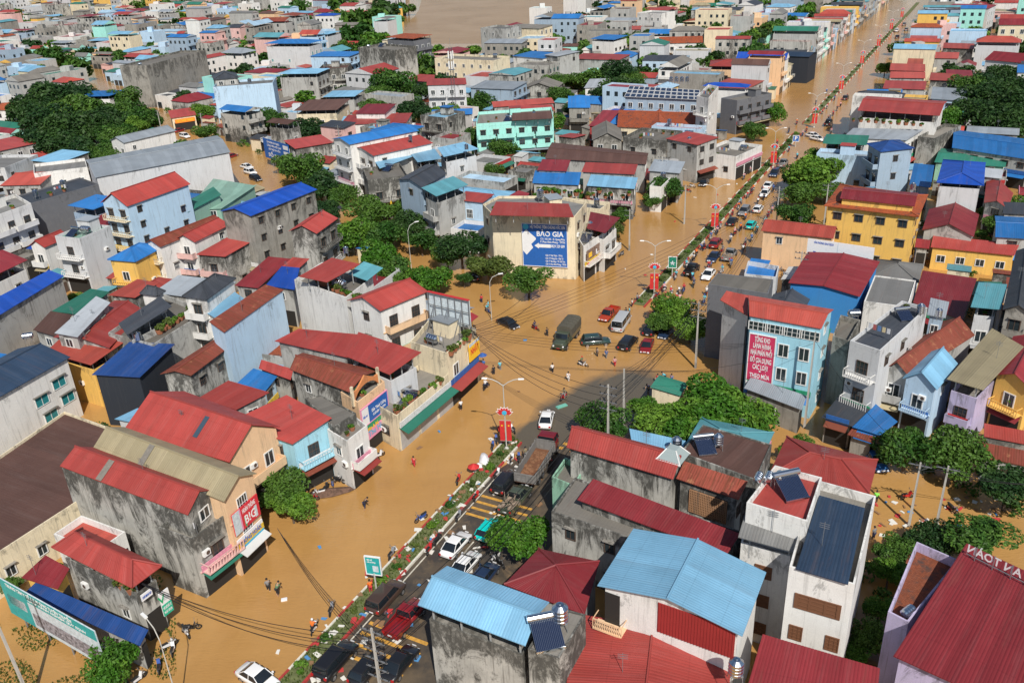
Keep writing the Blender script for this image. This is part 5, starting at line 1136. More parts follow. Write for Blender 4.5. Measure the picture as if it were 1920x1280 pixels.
for i, (c, P0, z, k) in enumerate(fill[:NIND]):
    pts = [(p[0], p[1]) for p in P0]; rf = R.choice(['s0','s2','g0','g0','g1','h','f','f'] if z < 9 else ['f','f','g0','s0','h'])
    B(pts, z, rf, R.choice(ROOFP), R.choice(WALLP), R.uniform(.5, 1.5) if rf[0] != 's' else .6, px_pts=False, extra=z > 6, gap=R.choice((0,0,2.3)) if z > 9 and rf != 'f' else 0)
for (x, y, z) in [(1003+i*11, 372-(i % 3)*5, 5.5) for i in range(17)]+[(1010+i*9, 362, 6) for i in range(5)]+[(655+i*9, 738-i*6, 7.2) for i in range(6)]+[(745+i*13, 775-i*9, 4.5) for i in range(7)]+[(625+i*8, 545+i*3, 10.1) for i in range(7)]+[(600+i*6, 535, 10.1) for i in range(4)]+[(300+i*8, 625-i*5, 8.1) for i in range(8)]+[(560+i*8, 838-i*6, 3.6) for i in range(6)]+[(215+i*9, 1090+i*5, 5.1) for i in range(5)]+[(1850+i*10, 740+i*4, 4.2) for i in range(6)]+[(1600+i*14, 228+i, 10.1) for i in range(10)]+[(845+i*8, 665-i*7, 7.7) for i in range(5)]+[(935+i*14, 398, 11.6) for i in range(9)]:
    potted(at(x, y, z), R.uniform(1.2, 2.3))
# sheds, lean-tos and back-yard roofs squeezed between the houses
SHEDS = []
def shed(c, hx, hy, ang, z):
    o = empty('shed', (c.x, c.y, 0), ang); o['category'] = 'shed'; wc = R.choice(('grey','moss','concrete','lightgrey','cream','concrete')); rc = R.choice(('red','maroon','rust','rust','steel','blue','lightblue','brown','concrete','grey','teal','green','tan','white')); rs = R.uniform(.25, .8)*R.choice((-1, 1))
    q = MB(); q.hexa([(-hx+.2,-hy+.2,-.3),(hx-.2,-hy+.2,-.3),(hx-.2,hy-.2,-.3),(-hx+.2,hy-.2,-.3),(-hx+.2,-hy+.2,z-.08),(hx-.2,-hy+.2,z-.08),(hx-.2,hy-.2,z+rs-.1),(-hx+.2,hy-.2,z+rs-.1)]); q.build('wall', wm(wc), o)
    q = MB(); slope_sheet(q, (-hx,-hy,z), (hx,-hy,z), (hx,hy,z+rs), (-hx,hy,z+rs), 0, c.length < 150); q.build('roof', rm(rc), o); q = MB(); q.box(-.5,.5,-hy+.12,-hy+.21,0,2); q.build('door', FRAME_D, o)
    SHEDS.append((o, RN[rc], px((c.x, c.y, z))))
sc = []
for u in range(30, 330, 4):
    for n in range(-330, 130, 5): sc.append((u, n))
R.shuffle(sc); cand = []
for (u, n) in sc:
    c = rd(u+R.uniform(-1.5, 1.5), n+R.uniform(-1.5, 1.5)); q = px(c)
    if not (-30 < q[0] < 1950 and 60 < q[1] < 1310): continue
    if q[1] > 1150 and q[0] < 640: continue
    hx, hy = R.uniform(1.4, 3.4), R.uniform(1.2, 2.3); a = ang_at(c); z = R.uniform(2.4, 3.6)
    if not free(c, hx, hy, a): continue
    ca, sa = math.cos(a), math.sin(a); P0 = [(c.x+ix*hx*ca-iy*hy*sa, c.y+ix*hx*sa+iy*hy*ca) for ix, iy in ((-1,-1),(1,-1),(1,1),(-1,1))]; OCC.append((c.x, c.y, math.hypot(hx, hy), P0)); cand.append((c.length, c, hx, hy, a, z))
cand.sort(key=lambda t: t[0])
for t in cand[:290]: shed(*t[1:])
print('SHEDS', len(cand))
# undergrowth in the gaps
def undergrowth():
    pro = [foliage(120, 1, 1, .8, .16, 400+k, 6, .3)[0] for k in range(4)]; mb = MB(); cnt = 0
    for k in range(9000):
        c = rd(R.uniform(30, 380), R.uniform(-360, 150)); q = px(c)
        if not (-20 < q[0] < 1940 and 40 < q[1] < 1300) or (q[1] > 1120 and q[0] < 640): continue
        if not free(c, .9, .9, 0, trees=False): continue
        p = pro[cnt % 4]; s = R.uniform(.8, 2.1); off = len(mb.v); cnt += 1
        mb.v += [(c.x+v[0]*s, c.y+v[1]*s, v[2]*s) for v in p.v]; m = R.choice((0,1,1,2,3)); mb.f += [tuple(i+off for i in f) for f in p.f]; mb.m += [m]*len(p.f); mb.uv += p.uv
        if cnt >= 1500: break
    tag(mb.build('undergrowth', LEAF), 'bushes and scrub growing in the gaps and yards between the houses', 'bushes', kind='stuff')
undergrowth()
# the row on the far bank of the lake, mirrored in its water
for k in range(11): p = at(770+29*k, -46+R.uniform(-3, 3)); fill.append((p, [(p.x+a*7, p.y+b*6) for a, b in ((-1,-1),(1,-1),(1,1),(-1,1))], R.choice((9, 12, 16, 20)), {}))
# everything beyond: one mesh of far houses
def far_houses(items):
    wk = list(dict.fromkeys(WALLP)); rk = list(dict.fromkeys(ROOFP)); mats = [wm(k) for k in wk]+[rm(k) for k in rk]+[GLASS, FRAME_D]; W0, R0, G0 = 0, len(wk), len(wk)+len(rk)
    mb = MB()
    for (c, P0, z, k) in items:
        wi = wk.index(R.choice(WALLP)); ri = R0+rk.index(R.choice(ROOFP)); rf = R.choice('ggghffs'); P_ = [Vector((p[0], p[1], 0)) for p in P0]
        if rf == 'f':
            mb.prism(P0, -.2, z+.5, wi, top=False); mb.prism(inset(P0, .15), z-.3, z, ri); inn = inset(P0, .15)
            for a in range(4): b = (a+1) % 4; mb.face([(*P0[a], z+.5), (*P0[b], z+.5), (*inn[b], z+.5), (*inn[a], z+.5)], wi); mb.face([(*inn[a], z), (*inn[b], z), (*inn[b], z+.5), (*inn[a], z+.5)], wi)
            if R.random() < .5: q = Vector(P_[0]).lerp(P_[2], R.uniform(.3, .7)); s = R.uniform(1.2, 2.2); mb.box(q.x-s, q.x+s, q.y-s, q.y+s, z, z+R.uniform(1.5, 2.6), wi)
        else:
            gp = R.choice((0, 0, 2)) if z > 6 else 0; bd = inset(P0, .3); mb.prism(bd, -.2, z-gp, wi)
            if gp:
                inn = inset(P0, .7)
                for p in inn: mb.box(p[0]-.12, p[0]+.12, p[1]-.12, p[1]+.12, z-gp, z, wi)
                for a in range(4):
                    b = (a+1) % 4; b2 = inset(bd, .14); mb.hexa([(*bd[a],z-gp),(*bd[b],z-gp),(*b2[b],z-gp),(*b2[a],z-gp),(*bd[a],z-gp+.8),(*bd[b],z-gp+.8),(*b2[b],z-gp+.8),(*b2[a],z-gp+.8)], wi)
            rs = R.uniform(.6, 2); l0 = (P_[1]-P_[0]).length; l1 = (P_[2]-P_[1]).length; kk = 0 if l0 > l1 else 1; a, b, cc, e = [P_[(kk+i) % 4]+Vector((0,0,z)) for i in range(4)]; up = Vector((0,0,rs))
            if rf == 's': mb.face([a, b, cc+up*.5, e+up*.5], ri, [(0,0),(l0,0),(l0,l1),(0,l1)]); mb.face([cc, e, e+up*.5, cc+up*.5], wi); mb.face([b, cc, cc+up*.5], wi); mb.face([e, a, e+up*.5], wi)
            else:
                m1, m2 = (a+e)/2+up, (b+cc)/2+up
                if rf == 'h': dd = (m2-m1)*.22; m1, m2 = m1+dd, m2-dd
                mb.face([a, b, m2, m1], ri, [(0,0),(9,0),(9,3),(0,3)]); mb.face([cc, e, m1, m2], ri, [(0,0),(9,0),(9,3),(0,3)]); mb.face([e, a, m1], wi if rf == 'g' else ri); mb.face([b, cc, m2], wi if rf == 'g' else ri)
        # windows on faces turned to the camera
        for a in range(4):
            p, q = P_[a], P_[(a+1) % 4]; m = (p+q)/2; d = (q-p); out = Vector((d.y, -d.x, 0)).normalized()
            if out.dot(m-c) < 0: out = -out
            if out.dot(CAMP-m) < 0 or (d.length > 8 and R.random() < .5): continue
            dn = d.normalized(); nf = max(1, int(z/3.3)); nw = max(1, int(d.length/3)); off = out*(.06 if rf == 'f' else -.24)
            for f_ in range(nf):
                for j in range(nw):
                    if R.random() < .25: continue
                    w2 = .6 if f_ else min(1.2, d.length/nw*.4); z0 = f_*3.3+(1.0 if f_ else .1); z1 = z0+(1.4 if f_ else 2.3); cn = m+dn*((j+.5)/nw-.5)*d.length*.9+off
                    mb.face([cn-dn*w2+Vector((0,0,z0)), cn+dn*w2+Vector((0,0,z0)), cn+dn*w2+Vector((0,0,z1)), cn-dn*w2+Vector((0,0,z1))], G0)
                if nf > 1 and f_ and R.random() < .6 and d.length < 9:
                    z0 = f_*3.3; o1, o2 = off*0, out*.9; mb.hexa([tuple(v+Vector((0,0,zz))) for zz in (z0-.12, z0+.75) for v in (m-dn*d.length*.42+o1, m+dn*d.length*.42+o1, m+dn*d.length*.42+o2, m-dn*d.length*.42+o2)], wi)
    o = mb.build('far_houses', mats); tag(o, 'dense mass of small roofs and houses filling the distance and gaps of the town', 'houses', kind='stuff')
far_houses(fill[NIND:])
FT.sort(key=lambda t: math.hypot(t[0], t[1]))
NT = max(0, 296-len(TREES))
for (x, y, r) in FT[:NT]: tree(0, 0, r, R.choice((1, 1, 2, 0)), wpos=(x, y, 0))
def far_trees(items):
    pro = [foliage(190, 1, 1, .8, .26, 300+k, 7, 0)[0] for k in range(3)]; mb = MB()
    for (x, y, r) in items:
        p = R.choice(pro); zc = r*.75+1.5; k = R.randrange(3); s = r*1.15; off = len(mb.v)
        mb.v += [(x+v[0]*s, y+v[1]*s, zc+v[2]*s) for v in p.v]; mb.f += [tuple(i+off for i in f) for f in p.f]; mb.m += [k]*len(p.f); mb.uv += p.uv
    tag(mb.build('far_trees', LEAF[:3]), 'scattered green tree crowns among the distant roofs', 'trees', kind='stuff')
far_trees(FT[NT:])
# ------------------------------------------------------------ vehicles
TYRE = plain('tyre', (.012,.012,.012), .8); RIM = plain('rim', (.45,.46,.48), .35, .8); PLATE = plain('number_plate', (.7,.7,.7), .5); LAMPW = plain('headlight', (.75,.78,.8), .15); LAMPR = plain('taillight', (.45,.02,.02), .25)
CARGL = plain('car_glass', (.012,.016,.02), .06, 0, .9)
def paintm(name, col):
    k = ('car', name)
    if k in MC: return MC[k]
    m, n, b = new_mat('car_paint_'+name); b.inputs['Base Color'].default_value = (*col, 1); b.inputs['Roughness'].default_value = .35; b.inputs['Coat Weight'].default_value = .7; b.inputs['Coat Roughness'].default_value = .06
    a = coords(n); f = noise(n, a, 1.6, 4); tc = N(n, 'TexCoord'); sp = N(n, 'SeparateXYZ'); L(n, tc.outputs['Object'], sp.inputs[0])
    lo = N(n, 'MapRange'); L(n, sp.outputs[2], lo.inputs[0]); lo.inputs[1].default_value = .65; lo.inputs[2].default_value = .25; mu = N(n, 'Math', operation='MULTIPLY'); L(n, lo.outputs[0], mu.inputs[0]); L(n, f, mu.inputs[1])
    L(n, mixc(n, mu.outputs[0], col, (.26,.16,.08)), b.inputs['Base Color']); MC[k] = m; return m
CP = dict(black=(.012,.012,.014), white=(.78,.78,.77), silver=(.42,.43,.44), red=(.22,.012,.015), orange=(.34,.04,.015), teal=(.0,.55,.50), navy=(.015,.03,.07), brown=(.06,.035,.025), blue=(.04,.14,.35), darkgreen=(.02,.05,.045), green=(.06,.075,.05), grey=(.2,.2,.2))
CN = dict(darkgreen='dark teal', green='olive', brown='dark brown')
def hull(st, name, mat, parent):
    """loft of body sections: (x, half width, z low, z top)"""
    mb = MB()
    def sec(x, hw, zl, zt): h = zt-zl; return [(x, 0, zl), (x, hw*.9, zl), (x, hw, zl+.22*h), (x, hw*.985, zl+.62*h), (x, hw*.93, zt-.06*h), (x, hw*.78, zt), (x, 0, zt+.02)]
    rows = []
    for s in st: r = sec(*s); rows.append(r+[(a, -b, c) for a, b, c in r[-2:0:-1]])
    n = len(rows[0])
    for r0, r1 in zip(rows, rows[1:]):
        for i in range(n): mb.face([r0[i], r0[(i+1) % n], r1[(i+1) % n], r1[i]])
    mb.face(rows[0][::-1]); mb.face(rows[-1]); return mb.build(name, mat, parent, smooth=True, weld=True)
_w = MB(); _w.lathe([(0,-.1),(.26,-.1),(.33,-.08),(.33,.08),(.26,.1),(0,.1)], n=14, ax='y'); WHEEL = _w.mesh('tyre', TYRE); _w = MB(); _w.lathe([(0,.115),(.17,.11),(.21,.1)], n=10, ax='y'); _w.lathe([(0,-.115),(.17,-.11),(.21,-.1)], n=10, ax='y'); RIMM = _w.mesh('rim', RIM)
CARP = {}
def bev(me, w, seg=2):
    bm = bmesh.new(); bm.from_mesh(me); bmesh.ops.remove_doubles(bm, verts=bm.verts, dist=1e-4); bmesh.ops.recalc_face_normals(bm, faces=bm.faces)
    bmesh.ops.bevel(bm, geom=list(bm.edges), offset=w, segments=seg, affect='EDGES', profile=.6); bm.to_mesh(me); bm.free(); me.polygons.foreach_set('use_smooth', [True]*len(me.polygons)); me.update()
def glass_box(o, xb0, xb1, xt0, xt1, hb, ht, z0, z1, paint):
    q = MB(); q.hexa([(xb0,-hb,z0),(xb1,-hb,z0),(xb1,hb,z0),(xb0,hb,z0),(xt0,-ht,z1),(xt1,-ht,z1),(xt1,ht,z1),(xt0,ht,z1)]); gm = q.build('window_glass', CARGL, o); bev(gm.data, .09)
    q = MB(); t = .05; q.hexa([(xt0-.03,-ht-.02,z1-.04),(xt1+.03,-ht-.02,z1-.04),(xt1+.03,ht+.02,z1-.04),(xt0-.03,ht+.02,z1-.04),(xt0+.08,-ht+.08,z1+t),(xt1-.1,-ht+.08,z1+t),(xt1-.1,ht-.08,z1+t),(xt0+.08,ht-.08,z1+t)]); gm = q.build('roof', paint, o); bev(gm.data, .03)
    q = MB()
    for s in (-1, 1):
        for a, b in (((xb0,s*hb,z0),(xt0,s*ht,z1)), ((xb1,s*hb,z0),(xt1,s*ht,z1)), (((xb0+xb1)/2,s*(hb+.005),z0),((xt0+xt1)/2,s*(ht+.005),z1))): q.tube(a, b, .04, n=4)
    q.build('pillars', paint, o)
def car_proto(kind, colr):
    k = (kind, colr)
    if k in CARP: return CARP[k], False
    P_ = paintm(colr, CP[colr]); o = empty('car' if kind not in ('pickup', 'van') else {'pickup': 'pickup_truck', 'van': 'van'}[kind])
    Lh, W2 = {'sedan': (2.25,.87), 'suv': (2.3,.93), 'hatch': (2.0,.84), 'pickup': (2.65,.93), 'van': (2.75,.98), 'suvbig': (2.45,.96)}[kind]
    lift = {'sedan': 0, 'suv': .12, 'hatch': .03, 'pickup': .2, 'van': .1, 'suvbig': .15}[kind]; zb = .3+lift; bt = {'sedan': .92, 'suv': 1.08, 'hatch': .98, 'pickup': 1.12, 'van': 1.15, 'suvbig': 1.12}[kind]+(lift*.3)
    hood = bt-(.12 if kind != 'van' else .05)
    if kind == 'van': st = [(-Lh,W2*.9,zb+.05,bt), (-Lh+.15,W2,zb,bt+.02), (Lh*.6,W2,zb,bt+.02), (Lh-.5,W2*.97,zb,hood), (Lh-.05,W2*.88,zb+.05,hood-.25), (Lh,W2*.7,zb+.12,hood-.4)]
    else: st = [(-Lh,W2*.78,zb+.15,bt-.2), (-Lh+.1,W2*.92,zb+.03,bt-.06), (-Lh+.7,W2,zb,bt), (0,W2,zb,bt), (Lh*.35,W2,zb,bt-.02), (Lh*.5,W2*.99,zb,hood), (Lh-.3,W2*.95,zb,hood-.13), (Lh-.06,W2*.84,zb+.05,hood-.3), (Lh,W2*.68,zb+.12,hood-.4)]
    if kind == 'pickup': st = [(-Lh*.10,W2,zb,bt)]+[s for s in st if s[0] > 0]
    hull(st, 'body', P_, o)
    top = {'sedan': 1.43, 'suv': 1.72, 'hatch': 1.5, 'pickup': 1.8, 'van': 2.25, 'suvbig': 1.8}[kind]
    g = {'sedan': (-1.75,1.15,-.95,.35), 'suv': (-2.1,1.15,-1.8,.45), 'hatch': (-1.85,1.0,-1.45,.3), 'pickup': (-.35,1.4,-.25,.75), 'van': (-2.7,2.35,-2.6,1.75), 'suvbig': (-2.3,1.2,-2.1,.55)}[kind]
    glass_box(o, g[0], g[1], g[2], g[3], W2*.93, W2*(.74 if kind != 'van' else .86), bt-.04, top, P_)
    if kind == 'pickup':
        q = MB(); q.box(-Lh, -.35, -W2*.97, W2*.97, zb+.05, zb+.3); q.box(-Lh, -.35, -W2*.97, -W2*.9, zb+.3, bt+.05); q.box(-Lh, -.35, W2*.9, W2*.97, zb+.3, bt+.05); q.box(-Lh, -Lh+.07, -W2*.9, W2*.9, zb+.3, bt+.03); q.build('cargo_bed', P_, o)
    for sx in (-1, 1):
        for s in (-1, 1):
            w = link('wheel', WHEEL, o, loc=(sx*Lh*.62+(.03 if sx > 0 else 0), s*(W2-.1), .33)); w.scale = (1+lift*.4,)*3; link('rim', RIMM, w)
    for s in (-1, 1):
        q = MB(); q.hexa([(Lh-.22,s*W2*.62-.14,hood-.36),(Lh-.0,s*W2*.6-.14,hood-.38),(Lh-.0,s*W2*.6+.12,hood-.38),(Lh-.22,s*W2*.74+.14,hood-.36),(Lh-.3,s*W2*.62-.14,hood-.2),(Lh-.1,s*W2*.6-.14,hood-.24),(Lh-.12,s*W2*.6+.12,hood-.24),(Lh-.36,s*W2*.74+.1,hood-.2)]); q.build('headlight', LAMPW, o)
        q = MB(); q.box(-Lh-.02, -Lh+.16, s*W2*.74-.12, s*W2*.74+.12, bt-.36, bt-.12); q.build('taillight', LAMPR, o)
        q = MB(); q.box(g[1]-.25, g[1]-.1, s*(W2+.06)-.08, s*(W2+.06)+.08, bt, bt+.16); q.build('mirror', P_, o)
    for sx in (-1, 1): q = MB(); q.box(*(sorted((sx*(Lh+.0), sx*(Lh+.025)))), -.22, .22, zb+.22, zb+.36); q.build('number_plate', PLATE, o)
    CARP[k] = o; return o, True
VEH = []
def veh(kind, colr, p, hd='u', desc=None, wade=0.0, wpt=None):
    c = at(*p) if wpt is None else wpt; o, fresh = car_proto(kind, colr)
    if not fresh: o = copy_tree(o)
    a = {'u': math.pi/2-UA, 'd': -math.pi/2-UA}.get(hd) if isinstance(hd, str) else hd
    if isinstance(hd, tuple): d = at(*hd)-c; a = math.atan2(d.y, d.x)
    o.location = (c.x, c.y, .01-wade); o.rotation_euler = (0, 0, a); o['category'] = {'pickup': 'pickup truck', 'van': 'van'}.get(kind, 'car')
    nm = {'sedan': 'sedan', 'suv': 'SUV', 'hatch': 'hatchback', 'pickup': 'pickup truck', 'van': 'minibus', 'suvbig': 'large SUV'}[kind]
    VEH.append((o, desc or (CN.get(colr, colr)+' '+nm), p if wpt is None else px(c))); return o
V_ = [('suvbig','brown',(725,1128),'u'),('suvbig','black',(632,1247),'u'),('sedan','black',(752,1250),'u'),('hatch','black',(690,1262),'u'),('pickup','red',(762,1168),'u'),('sedan','white',(856,1028),'u'),('sedan','white',(874,1066),'u'),('sedan','navy',(908,1088),'u'),('hatch','teal',(918,1000),'u'),
 ('suvbig','black',(950,912),'u'),('sedan','white',(1025,792),(1030,770)),('sedan','black',(953,610),(975,620)),('pickup','orange',(1142,594),(1122,612)),('van','silver',(1165,612),(1180,590)),('suvbig','black',(1178,648),(1192,632)),('suv','darkgreen',(1117,644),(1143,642)),('sedan','red',(1213,652),(1208,665)),
 ('suv','black',(1222,622),'u'),('hatch','navy',(1248,628),'d'),('pickup','black',(1297,512),'u'),('sedan','white',(1328,520),'d'),('sedan','navy',(1338,487),'d'),('suv','red',(1342,462),'u'),('hatch','teal',(1408,427),'u'),('suv','grey',(1395,402),'d'),('sedan','black',(1373,420),'u'),('hatch','white',(1421,397),'u'),('sedan','white',(1434,367),'d'),('sedan','white',(1440,352),'u'),
 ('suv','navy',(1452,330),'d'),('pickup','grey',(1468,312),'u'),('sedan','black',(1320,347),'d'),('sedan','white',(1524,258),(1545,262)),('sedan','white',(1532,264),(1552,268)),('pickup','black',(1553,235),'u'),('sedan','brown',(1585,187),'u'),('suv','white',(1681,60),'u'),('sedan','black',(1682,72),'u'),('sedan','grey',(1695,48),'u'),('hatch','grey',(1699,58),'u'),
 ('sedan','black',(1484,492),(1460,488)),('sedan','white',(485,1276),(500,1285)),('sedan','white',(552,371),(565,377)),('sedan','white',(709,432),(690,428)),('suv','black',(893,521),(900,505)),('suv','white',(347,258),(365,262)),('sedan','white',(322,267),(340,265)),('suv','black',(318,250),'u'),('sedan','red',(337,247),'u'),('sedan','white',(463,315),(480,318)),('suv','white',(470,326),(485,330)),('suv','black',(480,338),(495,343)),('sedan','red',(435,295),'u'),('sedan','black',(283,236),'u'),('sedan','red',(118,146),'u'),('suv','black',(103,137),'u'),('sedan','blue',(1640,870),(1655,890))]
for v in V_: veh(*v, wade=.0 if (v[2][1] > 760 or v[2][0] > 1270) and v[2] != (485,1276) else .22)
def box_truck():
    OL = paintm('olive', CP['green']); CV = plain('canvas', (.085,.078,.058), .9, var=.25)
    c = at(1062, 640); d = at(1046, 660)-c; o = empty('military_truck', (c.x, c.y, -.2), math.atan2(d.y, d.x)); tag(o, 'olive military truck with a canvas covered load bed standing in the flood', 'truck')
    q = MB(); q.box(-3.6, 3.2, -.45, .45, .75, 1.0); q.build('chassis', BLACK, o)
    q = MB(); q.box(-3.7, .9, -1.2, 1.2, 1.05, 1.75); q.build('load_bed', OL, o)
    prof = [(-1.22,1.7),(-1.22,2.85),(-1.0,3.1),(-.5,3.2),(0,3.22),(.5,3.2),(1.0,3.1),(1.22,2.85),(1.22,1.7)]
    q = MB()
    for (y0, z0), (y1, z1) in zip(prof, prof[1:]): q.face([(-3.72,y0,z0),(.92,y0,z0),(.92,y1,z1),(-3.72,y1,z1)])
    q.face([(.92,y,z) for y, z in prof]); q.face([(-3.72,y,z) for y, z in prof][::-1]); q.build('canvas_cover', CV, o, weld=True)
    q = MB()
    for x in (-2.8,-1.9,-1.0,-.1):
        for (y0, z0), (y1, z1) in zip(prof, prof[1:]): q.tube((x,y0*1.005,z0),(x,y1*1.005,z1),.035,n=4)
    q.build('hoops', CV, o)
    q = MB(); q.hexa([(1.0,-1.1,1.0),(2.3,-1.1,1.0),(2.3,1.1,1.0),(1.0,1.1,1.0),(1.05,-1.05,1.75),(2.3,-1.05,1.7),(2.3,1.05,1.7),(1.05,1.05,1.75)]); q.hexa([(1.1,-.98,2.4),(1.95,-.98,2.4),(1.95,.98,2.4),(1.1,.98,2.4),(1.15,-.9,2.52),(1.85,-.9,2.52),(1.85,.9,2.52),(1.15,.9,2.52)])
    for s in (-1,1): q.tube((2.25,s*1.02,1.7),(1.93,s*.95,2.42),.05,n=4); q.tube((1.1,s*1.02,1.7),(1.12,s*.95,2.42),.06,n=4)
    q.build('cab', OL, o); q = MB(); q.hexa([(1.12,-1.0,1.7),(2.22,-1.0,1.68),(2.22,1.0,1.68),(1.12,1.0,1.7),(1.14,-.94,2.4),(1.92,-.94,2.4),(1.92,.94,2.4),(1.14,.94,2.4)]); q.build('window_glass', CARGL, o)
    hull([(2.2,.85,.9,1.72),(2.6,.85,.9,1.68),(3.3,.8,.9,1.55),(3.6,.72,.95,1.45),(3.66,.6,1.0,1.35)], 'hood', OL, o)
    q = MB(); q.box(3.6,3.78,-1.15,1.15,.7,.95); [q.hexa([(2.35,s*.8-.3,1.15),(3.55,s*.8-.3,1.1),(3.55,s*.8+.3,1.1),(2.35,s*.8+.3,1.15),(2.5,s*.8-.25,1.35),(3.4,s*.8-.25,1.25),(3.4,s*.8+.25,1.25),(2.5,s*.8+.25,1.35)]) for s in (-1,1)]; q.build('bumper', OL, o)
    for s in (-1,1): q = MB(); q.lathe([(0,3.82),(.13,3.8),(.14,3.7)], c=(0,s*.78,1.1), n=10, ax='x'); q.build('headlight', LAMPW, o)
    q = MB(); q.box(3.79,3.81,-.25,.25,.72,.86); q.build('number_plate', LAMPR, o)
    for x in (2.8,-1.7,-2.9):
        for s in (-1,1): w = link('wheel', WHEEL, o, loc=(x,s*1.0,.55)); w.scale = (1.6,2.0,1.6); link('rim', RIMM, w)
box_truck()
def dump_truck():
    c = at(1010, 878); d = at(1046, 818)-c; o = empty('dump_truck', (c.x, c.y, 0), math.atan2(d.y, d.x)); tag(o, 'long grey dump truck with a maroon cab and an empty rusty load bed', 'truck')
    G_ = wall_mat('truck_grey', (.22,.21,.20), .7, .3); RU = roof_mat('bed_rust', (.26,.13,.07), .8, 'sheet', .8)
    q = MB(); q.box(-4.6,4.4,-.45,.45,.7,1.0); q.build('chassis', BLACK, o)
    q = MB(); q.box(-4.8,2.5,-1.25,1.25,1.1,1.2); q.build('bed_floor', RU, o)
    for s in (-1,1):
        q = MB(); q.box(-4.8,2.5,s*1.22-.05,s*1.22+.05,1.2,2.3); [q.box(x-.06,x+.06,s*1.3-.05,s*1.3+.05,1.1,2.35) for x in [-4.7+.9*i for i in range(9)]]; q.build('side_board', G_, o)
    q = MB(); q.box(-4.85,-4.75,-1.25,1.25,1.2,2.35); q.box(2.45,2.55,-1.25,1.25,1.2,2.6)
    q.build('tailboard', G_, o); q = MB(); [q.box(-4.9,-4.85,y-.3,y+.3,z-.2,z+.2) for y in (-.8,0,.8) for z in (1.5,2.05)]; q.build('tailboard_ribs', G_, o)
    MR = paintm('maroon', (.16,.01,.015)); hull([(2.75,1.15,.8,2.0),(3.0,1.18,.75,2.1),(4.3,1.18,.7,2.0),(4.7,1.1,.75,1.85),(4.78,1.0,.8,1.7)], 'cab', MR, o); glass_box(o, 2.9, 4.6, 2.95, 4.3, 1.12, 1.02, 1.95, 2.75, MR)
    for x in (3.8,-1.8,-3.1):
        for s in (-1,1): w = link('wheel', WHEEL, o, loc=(x,s*1.02,.52)); w.scale = (1.55,2.2,1.55); link('rim', RIMM, w)
    r = random.Random(5); q = MB()
    for i in range(60): x, y = r.uniform(-4.3,1.8), r.uniform(-1,1); s = r.uniform(.08,.3); q.hexa([(x-s,y-s,1.2),(x+s,y-s,1.2),(x+s,y+s,1.2),(x-s,y+s,1.2),(x-s*.5,y-s*.6,1.2+s),(x+s*.4,y-s*.5,1.2+s),(x+s*.5,y+s*.6,1.2+s*.8),(x-s*.6,y+s*.4,1.2+s)])
    tag(q.build('rubble_load', RU, o), kind='stuff')
dump_truck()
def scrap_truck(p, hd, colr, label, empty_bed=False):
    o = veh('pickup', colr, p, hd); VEH.pop(); tag(o, label, 'truck'); o.name = 'open_truck'; o.scale = (1.05,1.0,1.0)
    r = random.Random(3); q = MB()
    for i in range(26 if not empty_bed else 8):
        a = Vector((r.uniform(-2.4,-.5), r.uniform(-.8,.8), r.uniform(.9,1.3))); b = a+Vector((r.uniform(-.9,.9), r.uniform(-.7,.7), r.uniform(.1,.6))); q.tube(a, b, .03, n=4)
    for i in range(22): x, y, z, s = r.uniform(-2.4,-.6), r.uniform(-.8,.8), r.uniform(.8,1.2), r.uniform(.08,.22); q.box(x-s,x+s,y-s,y+s,z-s,z+s*.7)
    tag(q.build('scrap_load', plain('scrap', (.35,.27,.20), .8, var=.6), o), kind='stuff')
scrap_truck((968,945), 'u', 'green', 'old green open truck piled with metal scrap beside the zebra crossing bars'); scrap_truck((1368,484), 'u', 'grey', 'dark open tipper truck beside the motorbikes on the right carriageway', True)
